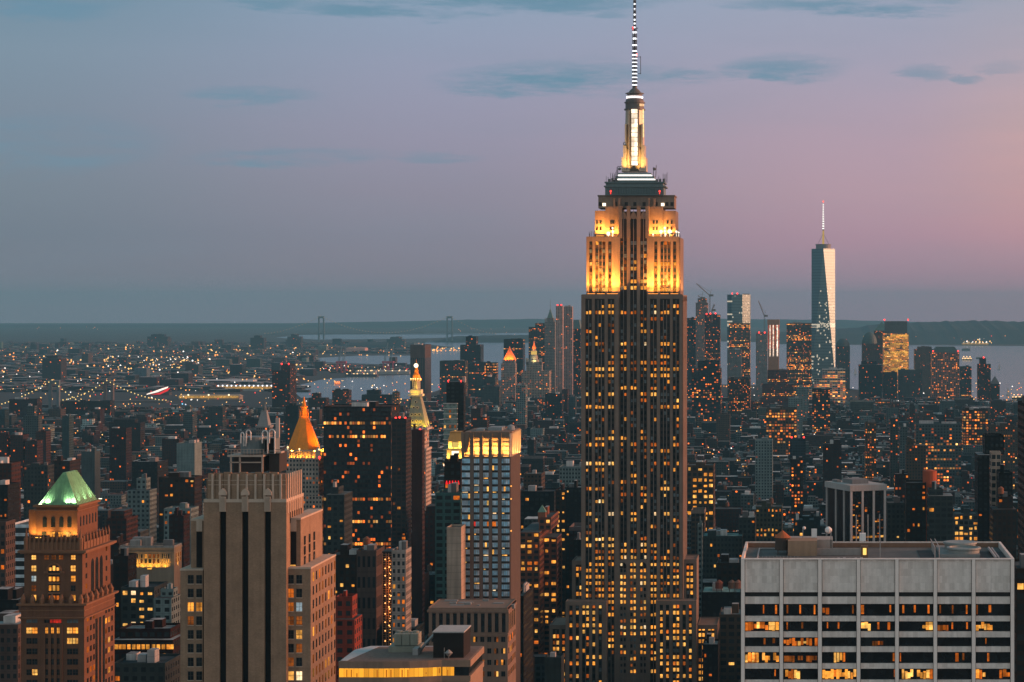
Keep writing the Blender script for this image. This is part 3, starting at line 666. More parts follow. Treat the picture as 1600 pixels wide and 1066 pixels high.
    occ(xx(281), xx(486), Y, Y + 36, 180); OCC.append((Y, 318, 475, 715, Y + 20))
slab_tower()

# ================================================================== white concrete office block
def white_block():
    Y = 620.0; xx = lambda p: X(p, Y); zz = lambda p: Z(p, Y)
    TR = stone('travertine', (.70, .66, .62), .75, .26, .35, joints=(1.35, 1.95, .78, .02), streak=.34); PR = stone('travertine_pier', (.74, .70, .66), .75, .14, .5, streak=.2)
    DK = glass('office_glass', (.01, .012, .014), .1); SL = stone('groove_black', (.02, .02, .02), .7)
    R = thing('concrete_office_block', 'broad pale concrete office block with seven bays and a railed plant roof', 'office block', (xx(1371), Y + 22, 0))
    w, p_, g, s = MB(), MB(), MB(), MB()
    ZT = zz(872.5); zb = zz(1110); yb = Y + 44
    piers = [(1158, 1163.6), (1218.2, 1223.5), (1278.2, 1284), (1338.6, 1344.2), (1398.6, 1404.2), (1458.6, 1464), (1518.4, 1524), (1579, 1584.5)]
    for a, b in piers:
        p_.box(xx(a), xx(b), Y - .55, Y + .6, zb, ZT - .25)
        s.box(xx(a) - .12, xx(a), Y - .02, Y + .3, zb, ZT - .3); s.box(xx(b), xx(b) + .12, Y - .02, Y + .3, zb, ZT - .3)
    bands = [(873.4, 925.5), (932.5, 943.8), (962.7, 971), (987, 996), (1010.4, 1019), (1036.7, 1045), (1062.4, 1071), (1088, 1097)]
    for (a, b), (a2, b2) in zip(piers[:-1], piers[1:]):
        for q0, q1 in bands: w.box(xx(b) + .12, xx(a2) - .12, Y + .05, Y + .9, zz(q1), zz(q0) - (.25 if q0 < 880 else 0))
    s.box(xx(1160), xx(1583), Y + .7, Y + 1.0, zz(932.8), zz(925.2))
    for q0, q1 in ((943.8, 962.7), (971, 987), (996, 1010.4), (1019, 1036.7), (1045, 1062.4), (1071, 1088)):
        g.box(xx(1162), xx(1582), Y + .75, Y + .95, zz(q1) - .02, zz(q0) + .02)
    w.box(xx(1158), xx(1584.5), Y + 1.0, yb, zb, zz(885))
    p_.box(xx(1158), xx(1584.5), Y - .6, Y + .5, ZT - .3, ZT)
    # parapet round the sunken roof
    zr = zz(885) ; w.box(xx(1158), xx(1158) + .7, Y + .5, yb, zr, ZT); w.box(xx(1584.5) - .7, xx(1584.5), Y + .5, yb, zr, ZT); w.box(xx(1158) + .7, xx(1584.5) - .7, yb - .7, yb, zr, ZT); w.box(xx(1158) + .7, xx(1584.5) - .7, Y + .9, Y + 1.3, zr, ZT - .3)
    w.build('concrete_wall', TR, R); p_.build('pier', PR, R, kind='stuff'); g.build('window_band', DK, R, kind='stuff'); s.build('shadow_groove', SL, R)
    rf = MB(); rf.box(xx(1158) + .7, xx(1584.5) - .7, Y + 1.3, yb - .7, zr, ZT - 1.6); rf.build('roof_deck', stone('roof_felt', (.10, .11, .11), .9, .6, .12), R)
    cpn = MB(); cpn.box(xx(1158) + .7, xx(1584.5) - .7, yb - 1.1, yb - .9, ZT - 1.6, ZT - .3)
    cpn.build('parapet_lining', stone('lining_rust', (.2, .12, .08), .8), R)
    # lit interiors seen through the glass: lamps, desks and lit rooms as separate panes behind the band
    pit = MB(); zd = ZT - 1.58
    for (a, b, y0, y1) in ((1438, 1462, 8, 34), (1531, 1556, 6, 30), (1559, 1572, 6, 30)): pit.box(X(a, Y + 15), X(b, Y + 15), Y + y0, Y + y1, zd, zd + .12)
    pit.build('roof_pit', SL, R)
    th = MB(); y1 = Y + 20
    th.box(xx(1230) , xx(1277), y1, y1 + 9, zd, zd + 4.3); th.build('plant_penthouse', stone('penthouse_tan', (.27, .19, .13), .85), R)
    lp = MB(); lp.box(xx(1229), xx(1303), Y + 30, Y + 40, zd, zd + 3.6); lp.build('lift_overrun', stone('overrun_grey', (.3, .29, .27), .8), R)
    wl = MB(); wl.box(xx(1277), xx(1348), Y + 22, Y + 22.6, zd, zd + 1.9); wl.build('screen_wall', stone('screen_grey', (.26, .25, .24), .8), R)
    lk = MB(); lk.box(xx(1347), xx(1358), Y + 12, Y + 15, zd, zd + 3.6, 0); lk.box(xx(1350), xx(1355.4), Y + 11.9, Y + 12, zd + 1.2, zd + 3.1, 1); lk.box(xx(1346), xx(1356), Y + 22, Y + 24, zd + 4, zd + 6.2, 2)
    lk.build('stair_head', [stone('hut_brown', (.16, .1, .06), .8), lamp('hut_lamp', (1, .6, .15), 1.5), stone('hatch_white', (.7, .72, .72), .6)], R)
    water_tank(R, xx(1221), Y + 25, zd, 2.2, 3.6, (.05, .045, .04), 1.2)
    tc_ = MB(); tc_.cyl(xx(1221), Y + 25, zd + 4.8, zd + 6.8, 2.5, .15, 14); tc_.build('tank_cone', stone('cone_rust', (.3, .1, .04), .8), R)
    ct = MB(); cxx = X(1506, Y + 21); ct.lathe(cxx, Y + 21, [(4.4, zd), (4.5, zd + 1.7), (4.9, zd + 2.0), (4.9, zd + 2.4), (4.2, zd + 2.5), (4.2, zd + 2.0), (.3, zd + 1.8)], 28); ct.lathe(X(1500, Y + 31), Y + 31, [(4.4, zd), (4.5, zd + 2.2), (4.9, zd + 2.4), (4.9, zd + 2.9), (4.2, zd + 3.0), (.3, zd + 2.6)], 28)
    ct.build('cooling_fan_cowl', stone('cowl_grey', (.22, .26, .26), .5, .2, .4), R)
    for q in (0,):
        cs = MB(); cs.box(X(1468, Y + 20), X(1530, Y + 20), Y + 16, Y + 40, zd, zd + .9); cs.build('cowl_plinth', stone('plinth_grey', (.2, .22, .22), .8), R)
    ra = MB()
    for q in (1465, 1472): ra.path([(xx(q), Y + 14, zd), (xx(q), Y + 14, zd + 3.2), (xx(q), Y + 36, zd + 3.2)], .12)
    for i in range(9): ra.box(xx(1466) - .06, xx(1466) + .06, Y + 14 + i * 2.5, Y + 14.1 + i * 2.5, zd, zd + 3.2)
    ra.build('roof_rail', stone('rail_grey', (.3, .3, .3), .5), R)
    for (a, y0) in ((1254, 34), (1378, 15), (1300, 30)): ra = MB(); ra.box(xx(a) - .13, xx(a) + .13, Y + y0, Y + y0 + .25, zd, zd + 6.4); ra.build('pole', stone('rail_grey', (.3, .3, .3), .5), R)
    ra = MB()
    for i in range(12): ra.box(xx(1184) + i * 1.0, xx(1184) + i * 1.0 + .1, Y + 14, Y + 15, zd, zd + .5)
    ra.path([(xx(1182), Y + 4, zd + .4), (xx(1182), Y + 36, zd + .4), (xx(1215), Y + 36, zd + .4)], .22); ra.path([(xx(1560), Y + 8, zd + .8), (xx(1560), Y + 34, zd + .8)], .4); ra.path([(xx(1565), Y + 8, zd + .8), (xx(1565), Y + 34, zd + .8)], .25)
    for i in range(6): ra.box(xx(1300 + i * 9), xx(1304 + i * 9), Y + 5 + i % 3, Y + 7 + i % 3, zd, zd + .9)
    ra.build('roof_pipework', stone('rail_grey', (.3, .3, .3), .5), R, kind='stuff')
    ds = MB(); ds.sphere((xx(1256), Y + 34, zd + 6.6), .5); ds.lathe(xx(1296), Y + 33, [(.3, zd + 5.1), (1.0, zd + 5.7), (1.0, zd + 6.5), (.3, zd + 7.1)], 10); ds.box(xx(1268), xx(1277), Y + 31, Y + 32, zd + 3.6, zd + 6.6); ds.build('roof_dish', stone('dish_white', (.65, .68, .68), .5), R)
    # rooms behind the glass
    wr = []
    yg = Y + .69
    def room(a, b, q0, q1, kd): wr.append((xx(a), xx(b), zz(q1), zz(q0), yg, kd, 'f'))
    rows = [(944.5, 962), (971.5, 986.5), (996.5, 1010), (1019.5, 1036.2), (1045.5, 1062)]
    strips = [[(1192, 1194), (1211, 1214), (1229, 1231.5), (1249, 1251.5), (1271.5, 1274), (1331.5, 1334), (1345, 1350), (1390, 1392.5), (1410, 1413), (1428, 1431), (1449.5, 1452.5), (1468, 1470.5), (1487.5, 1490), (1509.5, 1512), (1526, 1528), (1545, 1549)],
              [(1229, 1231), (1252, 1255), (1292, 1294), (1309, 1311.5), (1371, 1374), (1387, 1391), (1487, 1489.5), (1510, 1512.5)],
              [(1193, 1196), (1207, 1211), (1540, 1541.5)], [(1395, 1398), (1406, 1408), (1493, 1498), (1504, 1507), (1543, 1546)], [(1210, 1212), (1397, 1398)]]
    for r_, L in enumerate(strips):
        for a, b in L: room(a, b, rows[r_][0] + 1.5, rows[r_][1] - random.uniform(1.5, 5), random.choice('oood'))
    rooms = [(0, 1285, 1301, 'o'), (1, 1164.5, 1200, 'o'), (1, 1201, 1217, 'a'), (1, 1345.5, 1361.5, 'y'), (1, 1441.5, 1457.5, 'a'), (1, 1525, 1551, 'a'), (1, 1465, 1482, 'd'), (2, 1224.5, 1277.5, 'o'), (2, 1363, 1380, 'd'), (3, 1164.5, 1217, 'a'), (3, 1303, 1321.5, 'a'), (3, 1225, 1277, 'd'), (3, 1165, 1185, 'o'),
             (4, 1227, 1250, 'a'), (4, 1285, 1338, 'a'), (4, 1405, 1427, 'y'), (4, 1433, 1457.5, 'a'), (4, 1525, 1541, 'a'), (4, 1562, 1578, 'o')]
    for r_, a, b, kd in rooms:
        q0, q1 = rows[r_]; n = max(2, int((b - a) / 4.2)); st_ = (b - a) / n
        for i in range(n):
            top = q0 + random.choice([1, 1, 2, 4, 6]) if kd != 'd' else q0 + 6
            if random.random() < .9: room(a + i * st_, a + (i + random.choice([1, 1, .8])) * st_, top, q1 - random.choice([.5, .5, 1.5, 4]), random.choice([kd, kd, kd, 'o', 'y' if kd != 'd' else 'd']))
    o0 = parent_origin(R)
    windows(R, wr)
    occ(xx(1158), xx(1584.5), Y, yb, ZT)
white_block()

# ================================================================== green copper roof tower
def copper_tower():
    Y = 800.0; k = Y / F; xx = lambda p: X(p, Y); zz = lambda p: Z(p, Y)
    BR = stone('warm_brick', (.14, .072, .042), .9, .3, .25, joints=(.45, .15, .82, .02)); TT = stone('terracotta', (.17, .092, .052), .85, .3, .3); CU = stone('verdigris_copper', (.13, .30, .17), .6, .4, .25, streak=.8)
    R = thing('copper_roof_tower', 'brick tower with a floodlit green copper hipped roof and arched windows', 'tower', (xx(82), Y + 17, 0))
    b, t, d = MB(), MB(), MB(); wr = []
    Dp = 35.0
    def tier(a, c, q, y0, y1, zb): b.box(X(a, y0), X(c, y0), y0, y1, zb, zz(q))
    tier(32.6, 131.5, 945, Y, Y + Dp, zz(1110)); tier(37.8, 128.7, 862, Y + 1.4, Y + Dp - 1.4, zz(945)); tier(44, 124, 842, Y + 3, Y + Dp - 3, zz(862)); tier(56.6, 120.8, 793, Y + 5, Y + Dp - 7, zz(842)); tier(45, 57, 800, Y + 8, Y + Dp - 10, zz(842))
    zc1 = zz(861)
    for (q0, q1, ex, a, c, y0) in ((866, 864, 1.1, 37.8, 128.7, Y + 1.4), (864, 860.5, 1.8, 37.8, 128.7, Y + 1.4), (946, 943, 1.2, 32.6, 131.5, Y), (966, 964.5, .8, 32.6, 131.5, Y), (794.5, 791, .9, 56.6, 120.8, Y + 5), (801, 799.5, .5, 56.6, 120.8, Y + 5)):
        yb = Y + Dp - (y0 - Y) + ex if y0 < Y + 5 else Y + Dp - 7 + ex
        t.box(X(a, y0) - ex, X(c, y0) + ex, y0 - ex, yb, zz(q0), zz(q1))
    xx = lambda p: X(p, Y + 2)
    # balustrade with pinnacles
    zb = zz(860.5)
    for i in range(13):
        p = 40 + i * 7; t.box(xx(p) - .35, xx(p) + .35, Y + 1.6, Y + 2.3, zb, zb + 3.2); t.lathe(xx(p), Y + 1.95, [(.45, zb + 3.2), (.5, zb + 3.6), (.05, zb + 5.6)], 6)
    t.box(xx(39), xx(126), Y + 1.8, Y + 2.1, zb + 2.2, zb + 2.7); t.box(xx(39), xx(126), Y + 1.9, Y + 2.0, zb, zb + 2.2)
    for i in range(9):
        y_ = Y + 3 + i * 3.6; t.box(xx(127), xx(127) + .7, y_, y_ + .7, zb, zb + 3.4); t.lathe(xx(127) + .35, y_ + .35, [(.5, zb + 3.4), (.55, zb + 3.8), (.05, zb + 6)], 6)
    t.box(xx(127) + .1, xx(127) + .5, Y + 3, Y + 32, zb, zb + 2.6)
    t.lathe(xx(125.5), Y + 2.2, [(.9, zb), (1.0, zb + 4), (.6, zb + 4.5), (.05, zb + 8)], 8); t.lathe(xx(41), Y + 2.2, [(.9, zb), (1.0, zb + 4), (.6, zb + 4.5), (.05, zb + 8)], 8)
    xx = lambda p: X(p, Y)
    zb2 = zz(943)
    for i in range(7): t.lathe(xx(36 + i * 15), Y + .2, [(.9, zb2), (1.0, zb2 + 1.6), (.2, zb2 + 3.2)], 7)
    for i in range(6): t.lathe(xx(130.5), Y + 3 + i * 5.6, [(.9, zb2), (1.2, zb2 + 1.6), (.2, zb2 + 3.4)], 7)
    xx = lambda p: X(p, Y + 5)
    # arched belfry openings
    DP = glass('dark_pane')
    for p in (70, 83, 96, 108.5):
        d = MB(); d.xz([(xx(p - 3.2), zz(826)), (xx(p + 3.2), zz(826))] + [(xx(p) + 3.2 * k * math.cos(PI * i / 8), zz(813) + 3.2 * k * 1.15 * math.sin(PI * i / 8)) for i in range(9)], Y + 4.93, Y + 5.2); d.build('arched_opening', DP, R)
    xs = xx(120.8)
    for j in range(6):
        y_ = Y + 8 + j * 3.4; pts = [(y_, zz(826)), (y_ + 1.3, zz(826)), (y_ + 1.3, zz(812)), (y_ + .65, zz(810)), (y_, zz(812))]
        d = MB(); d._add([(xs + .05, y, z) for y, z in pts] + [(xs - .3, y, z) for y, z in pts], [(0, 1, 2, 3, 4), (0, 5, 6, 1), (1, 6, 7, 2), (2, 7, 8, 3), (3, 8, 9, 4), (4, 9, 5, 0)], 0); d.build('arched_opening', DP, R)
    for p, kd in ((69, 'x'), (82, 'a'), (95, 'a'), (107.5, 'y')): wr.append((xx(p) - .85, xx(p) + .85, zz(841), zz(833.5), Y + 4.93, kd, 'f'))
    xx = lambda p: X(p, Y + 3)
    for p, kd in zip((54.5, 65.5, 78.5, 91.5, 104, 115.5), 'xxxdya'): wr.append((xx(p) - .75, xx(p) + .75, zz(858.5), zz(851), Y + 2.93, kd, 'f'))
    xx = lambda p: X(p, Y + 1.4)
    for p, kd in ((53, 'y'), (73, 'd'), (84, 'd'), (95.5, 'd'), (114.5, 'y')): wr.append((xx(p) - .75, xx(p) + .75, zz(875), zz(868.5), Y + 1.33, kd, 'f'))
    for q, k1, k2 in ((889, 'y', 'y'), (905, 'c', 'a'), (920, 'd', 'x'), (935, 'y', 'a')):
        wr.append((xx(53) - .8, xx(53) + .8, zz(q + 4.3), zz(q - 4.3), Y + 1.33, k1, 'f')); wr.append((xx(114.5) - .8, xx(114.5) + .8, zz(q + 4.3), zz(q - 4.3), Y + 1.33, k2, 'f'))
    # the big arch
    a0, a1 = xx(75.5), xx(93.7); rc = (a1 - a0) / 2; cc = (a0 + a1) / 2
    d = MB(); d.xz([(a0, zz(938.6)), (a1, zz(938.6))] + [(cc + rc * math.cos(PI * i / 10), zz(893) + rc * math.sin(PI * i / 10)) for i in range(11)], Y + 1.33, Y + 1.6); d.build('arched_opening', DP, R)
    for j in range(3):
        w0 = a0 + .25 + j * (a1 - a0) / 3
        for q0, q1, kd in ((892.5, 885 if j == 1 else 887.5, 'y'), (909, 902, 'a'), (924, 915.5, 'y' if j == 1 else 'a'), (938, 931.5, 'o')): wr.append((w0, w0 + (a1 - a0) / 3 - .5, zz(q0), zz(q1), Y + 1.27, kd, 'f'))
    for q in (897, 911.5, 927): t.box(a0, a1, Y + 1.2, Y + 1.34, zz(q + 2), zz(q - 1))
    arc = [(cc + (rc + .5) * math.cos(PI * i / 12), Y + 1.3, zz(893) + (rc + .5) * math.sin(PI * i / 12)) for i in range(13)]
    t.path(arc, .35, 5); t.box(a0 - 1.5, a0 - .1, Y + .9, Y + 1.4, zz(896.5), zz(893.5)); t.box(a1 + .1, a1 + 1.5, Y + .9, Y + 1.4, zz(896.5), zz(893.5))
    xs2 = xx(128.7)
    for j in range(3):
        y_ = Y + 11 + j * 5; pts = [(y_, zz(938)), (y_ + 3.4, zz(938)), (y_ + 3.4, zz(890))] + [(y_ + 1.7 + 1.7 * math.cos(PI * i / 6), zz(890) + 2.6 * math.sin(PI * i / 6)) for i in range(7)] + [(y_, zz(890))]
        n = len(pts); d = MB(); d._add([(xs2 + .06, y, z) for y, z in pts] + [(xs2 - .3, y, z) for y, z in pts], [tuple(range(n))] + [(i, n + i, n + (i + 1) % n, (i + 1) % n) for i in range(n)], 0); d.build('arched_opening', DP, R)
    for q in (855, 871, 886, 903, 919, 936):
        for y_ in ((5, 28) if 862 < q else (5, 8.5, 12, 15.5, 19, 22.5, 26, 29)):
            wr.append((Y + y_, Y + y_ + 1.5, zz(q + 3.8), zz(q - 3.8), (xs2 if q > 862 else X(124, Y + 3)) + .04, pick(.15, 'oa', 'x'), 'r'))
    # lower shaft
    xx = lambda p: X(p, Y)
    for r_ in range(8):
        q = 969 + r_ * 16.3
        for p, pr in ((45.5, 0), (54.5, 0), (109, 0), (118, 0)): wr.append((xx(p) - .9, xx(p) + .9, zz(q + 4.4), zz(q - 4.4), Y - .06, 'b' if r_ == 0 else ('ayaa'[int(p) % 4] if r_ == 1 else ('y' if (r_ == 2 and p > 100) or (r_ == 5 and p == 54.5) else 'x')), 'f'))
        for p in (73.5, 82.5, 91.5): wr.append((xx(p) - .95, xx(p) + .95, zz(q + 4.4), zz(q - 4.4), Y - .06, 'a' if r_ == 1 else ('r' if r_ == 0 and p > 80 else 'x'), 'f'))
        for j in range(9):
            if j not in (3, 4, 5): wr.append((Y + 3 + j * 3.5, Y + 4.7 + j * 3.5, zz(q + 4.2), zz(q - 4.2), xx(131.5) + .04, 'y' if (j == 7 and r_ == 3) else pick(.12, 'oa', 'x'), 'r'))
    for p in (69, 78, 87, 96): b.box(xx(p) - .5, xx(p) + .5, Y - .5, Y, zz(1110), zz(976))
    for p in (70.5, 79.3, 88.1): d = MB(); d.box(xx(p), xx(p + 6), Y - .03, Y + .2, zz(1110), zz(1060)); d.build('window_bay', DP, R)
    for j in range(3): d = MB(); d.box(xx(131.5), xx(131.5) + .05, Y + 12.5 + j * 4.2, Y + 15 + j * 4.2, zz(1110), zz(975)); d.build('window_bay', DP, R)
    for q in (955, 968): t.box(xx(32.6) - .2, xx(131.5) + .2, Y - .2, Y + Dp, zz(q), zz(q) + .4)
    b.build('brick_wall', BR, R); t.build('terracotta_trim', TT, R)
    windows(R, wr, stone('sash_dark', (.05, .045, .04), .6))
    xx = lambda p: X(p, Y + 4.8)
    # hipped roof
    r = MB(); ze = zz(791.5); zp = zz(741); x0, x1, y0, y1 = xx(60.5), xx(121), Y + 4.6, Y + 27; xr = X(101, Y + 8)
    r.taper((x0, x1, y0, y1), ze, (xr - .5, xr + .5, Y + 8, Y + 19.5), zp)
    for i in range(15):      # standing seams
        u_ = i / 14; r.tube((x0 + (x1 - x0) * u_, y0 - .05, ze + .1), (xr - .5 + u_, Y + 7.95, zp), .08, 4); r.tube((x1 + .05, y0 + (y1 - y0) * u_, ze + .1), (xr + .55, Y + 8 + 11.5 * u_, zp), .08, 4)
    ro = r.build('copper_roof', CU, R)
    dm = MB(); dm.taper((xx(79), xx(101), Y + 5.2, Y + 9), ze, (xx(80), xx(100), Y + 6.5, Y + 9), zz(781)); dm.build('skylight', glass('skylight_blue', (.12, .22, .3), .2), ro if False else R)
    for (p, q) in ((62, 790.5), (140, 790)): pass
    cg = (1, .96, .62)
    for p in (64, 74, 106, 116): flood(R, (xx(p), Y + 4.1, ze + .6), (xx(p * .7 + 30), Y + 9, ze + 9), 330, cg, (1.2, .4), 110, p in (64,))
    for y_ in (8, 15, 22, 27): flood(R, (x1 + 1.2, Y + y_, ze + .6), (xx(112), Y + 4 + y_ * .8, ze + 9), 340, cg, (1.2, .4), 110, y_ == 27)
    wg = (1, .48, .09)
    for p in (61.5, 76, 102, 117): flood(R, (xx(p), Y + 3.6, zz(841.2)), (xx(p), Y + 5.6, zz(815)), 520 if p < 100 else 700, wg, (2.2, .4), 120, p in (61.5,))
    for y_ in (7, 13, 19, 25): flood(R, (xx(124) + .3, Y + y_, zz(843)), (xx(120.8) - 1, Y + y_, zz(812)), 480, (1, .38, .07), (2.2, .4), 120, False)
    flood(R, (xx(50), Y + 6.2, zz(841)), (xx(50), Y + 9, zz(818)), 700, wg, (2, .4), 120, False)
    xx = lambda p: X(p, Y)
    occ(xx(32.6), xx(131.5), Y, Y + Dp, 140); OCC.append((Y, 45, 175, 741, Y + 30))
copper_tower()

# ================================================================== tower with the lit crown
def crown_tower():
    Y = 1100.0; k = Y / F; xx = lambda p: X(p, Y); zz = lambda p: Z(p, Y)
    GR = stone('precast_grey', (.13, .105, .09), .85, .2, .2); GL = glass('painted_sky_pane', (.26, .50, .66), .35, .4); LV = stone('crown_panel', (.46, .38, .29), .7, .2, .3)  # GL: blue reflection of the northern sky put into the pane colour
    R = thing('hotel_tower', 'grey tower with rows of blue panes and a flared crown lit from below', 'tower', (xx(758), Y + 18, 0))
    st, sl, cr = MB(), MB(), MB()
    D_ = 36.0; x0, x1 = xx(721), xx(797); zt = zz(714); zb = zz(1110)
    st.box(x0, x1, Y + .9, Y + D_, zb, zt)
    pier = ((734.3, 739.6), (749, 754), (763.6, 768.4), (777.8, 783))
    for a, c in pier: st.box(xx(a), xx(c), Y, Y + .9, zb, zz(676) )
    st.box(xx(796.2), x1, Y + .2, Y + .9, zb, zt)
    bayx = ((721.3, 734), (739.9, 748.7), (754.3, 763.3), (768.7, 777.5), (783.3, 796))
    pan, bl = [], []
    for r_ in range(33):
        q = 716.5 + r_ * 10.95
        if q > 1100: break
        for bi, (a, c) in enumerate(bayx):
            n = 4 if bi in (0, 4) else 3; w = (c - a) / n
            for i in range(n):
                kd = random.choice(['blue', 'blue', 'pale'])
                if r_ in (9, 20) and bi in (1, 2, 3) and random.random() < .45: kd = random.choice('or')
                elif random.random() < .02: kd = 'y'
                pan.append((xx(a + i * w) + .06, xx(a + (i + 1) * w) - .06, zz(q + 7.6), zz(q + .5), Y + .84, kd, 'f'))
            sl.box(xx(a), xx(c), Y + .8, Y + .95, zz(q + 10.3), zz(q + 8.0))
            if random.random() < .16: pan.append((xx(a) + .3, xx(a) + random.uniform(1, 3), zz(q + 9.9), zz(q + 8.5), Y + .76, random.choice('yyp'), 'f'))
    MATW = {'blue': GL}
    global wmat
    old = wmat
    wmat = lambda kd: GL if kd == 'blue' else (glass('sky_pale_pane', (.42, .56, .66), .45, .3) if kd == 'pale' else old(kd))
    windows(R, [(a, b, c, d, e, f, g) for a, b, c, d, e, f, g in pan if d < zz(955) or True])
    wmat = old
    # right side: fine vertical ribs
    for j in range(18): st.box(x1, x1 + .35, Y + 1.2 + j * 2.0, Y + 2.3 + j * 2.0, zb, zt)
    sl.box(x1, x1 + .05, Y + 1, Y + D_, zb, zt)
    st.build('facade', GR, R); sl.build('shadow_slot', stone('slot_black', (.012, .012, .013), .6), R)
    # crown: panels flare outward between the piers
    zc = zz(675)
    cr.taper((x0 + .5, x1 - .3, Y + 3.2, Y + D_ - 2), zt, (x0 + .2, x1 + .0, Y + 3.2, Y + D_ - 2), zc - .6)
    for q in (686, 692.5, 699, 706): cr.box(x0 + 1.2, x1 - .2, Y + 3.0, Y + 3.2, zz(q) - .12, zz(q) + .12)
    for a, c in pier: cr.box(xx(a) + .1, xx(c) - .1, Y + .9, Y + 3.2, zt, zc - .8)
    cr.build('crown_screen', LV, R)
    cw = MB()
    cw.taper((xx(721), xx(725), Y + .2, Y + D_), zt, (xx(721) - .2, xx(725), Y + .2, Y + D_), zc)
    sp_ = MB(); sp_.taper((xx(795.5), xx(797), Y + .2, Y + D_), zt, (xx(795.5), xx(797) + .4, Y + .2, Y + D_), zc - .9); sp_.build('crown_side', LV, R)
    cw.taper((xx(725), xx(729), Y + .8, Y + 3.0), zt + 2, (xx(721.8), xx(734), Y + .8, Y + 3.0), zc)
    for a, c in bayx[1:]: cw.box(xx(a), xx(c), Y + .9, Y + 3.0, zz(683.5), zc)
    cw.box(x0 - .2, x1 + .4, Y + 3.0, Y + D_, zc - 1.0, zc); cw.build('crown_hood', stone('crown_bronze', (.16, .12, .09), .7), R)
    for j in range(15): 
        pass
    rs = MB()
    for j in range(17): rs.box(x1 + .3, x1 + .75, Y + 2 + j * 2.05, Y + 2.5 + j * 2.05, zt, zc - .8)
    rs.build('crown_rib', stone('crown_rib_pale', (.45, .36, .27), .7), R, kind='stuff')
    g_ = (1, .42, .08)
    for bi, (a, c) in enumerate(bayx):
        flood(R, (xx((a + c) / 2), Y + 1.8, zt + .35), (xx((a + c) / 2) - .6, Y + 3.2, zt + 7), 600 if bi else 450, g_, ((c - a) * k * .75, .4), 120); flood(R, (xx((a + c) / 2), Y + 1.2, zt + .4), (xx((a + c) / 2), Y + 3.2, zt + 11), 900, g_, ((c - a) * k * .75, .4), 70, False)
    for j in range(4): flood(R, (x1 + 1.6, Y + 5 + j * 8.6, zt + .3), (x1 + .2, Y + 5 + j * 8.6, zt + 9), 2600, (1, .5, .14), (.5, 5), 110, False)
    rp = MB(); rp.box(xx(757), xx(779), Y + 12, Y + 24, zc, zc + 1.6, 0); rp.box(xx(740), xx(752), Y + 9, Y + 20, zc, zc + 1.0, 0); rp.lathe(xx(790), Y + 20, [(2, zc), (1.8, zc + 1.8), (.3, zc + 2.6)], 10, 0); rp.build('roof_plant', stone('plant_blue', (.2, .25, .27), .6), R)
    for (q, j) in ((741, 36), (712, 36), (760, 1), (780, 1), (830, 1)): 
        b_ = MB(); b_.sphere((x1 + .4, Y + j, zz(q) if j < 5 else Z(q, Y + 36)), .4); b_.build('side_lamp', lamp('side_amber', (1, .4, .08), 1.6), R)
    occ(x0, x1, Y, Y + D_, zt + 10)
crown_tower()
# ================================================================== ground, water, hills
TAR = stone('asphalt_ground', (.035, .038, .04), .9, .4, .01)
gm = MB(); gm.face([(-24000, -1500, 0), (15000, -1500, 0), (15000, 33500, 0), (-24000, 33500, 0)])
tag(gm.build('ground', TAR), kind='structure')
def gp(px, py): Y = F * EYE / (py - CY); return (X(px, Y), Y)
@cached
def water_mat():
    m, g, out = newmat('harbour_water'); b = g.new('ShaderNodeBsdfPrincipled'); ge = g.new('ShaderNodeNewGeometry')
    b.inputs['Base Color'].default_value = (.035, .05, .06, 1); b.inputs['Roughness'].default_value = .22; b.inputs['Specular IOR Level'].default_value = .6
    mp = g.new('ShaderNodeMapping'); g.l.new(ge.outputs['Position'], mp.inputs[0]); mp.inputs[3].default_value = (.004, .0012, 1)
    bp = g.new('ShaderNodeBump'); bp.inputs['Strength'].default_value = .05; bp.inputs['Distance'].default_value = 6.0
    g.l.new(g.noise(mp.outputs[0], 6.0, 5.0, .65), bp.inputs['Height']); g.l.new(bp.outputs[0], b.inputs['Normal'])
    g.l.new(b.outputs[0], out.inputs[0]); return m
def sheet(name, pts, z, mat):
    w = [gp(*p) for p in pts]; mb = MB(); vs = [(x, y, z) for x, y in w]
    b = vs; tris = tessellate_polygon([[Vector(v) for v in vs]])
    mb.v = vs; mb.f = [tuple(t) for t in tris]; mb.m = [0] * len(tris)
    # make every triangle face up
    for i, t in enumerate(mb.f):
        a, c, d = (Vector(vs[j]) for j in t)
        if (c - a).cross(d - a).z < 0: mb.f[i] = t[::-1]
    return tag(mb.build(name, mat), kind='structure')
sheet('harbour_water', [(640, 572), (600, 570), (500, 566), (488, 560), (560, 556), (640, 556), (655, 545), (668, 533), (760, 534), (900, 533), (1073, 533), (1260, 536), (1330, 539), (1600, 541), (1700, 541), (1700, 642), (1590, 633), (1500, 626), (1300, 605), (1073, 600), (900, 596), (800, 592), (700, 606), (640, 624), (560, 626), (470, 622), (452, 606), (500, 594), (560, 589), (640, 586)], .6, water_mat())
sheet('narrows_water', [(430, 528), (470, 523.5), (640, 521.5), (900, 520), (900, 523), (760, 526), (640, 529.5), (500, 531)], .6, water_mat())
sheet('basin_water', [(120, 606), (180, 603), (240, 604), (235, 608), (150, 610)], .6, water_mat())
sheet('park_lawn', [(228, 702), (262, 692), (330, 690), (378, 694), (372, 706), (300, 712)], .4, stone('lawn', (.02, .035, .02), .95, .5, .02))
HILLM = stone('wooded_slope', (.02, .036, .04), .95, .5, .004, streak=0)
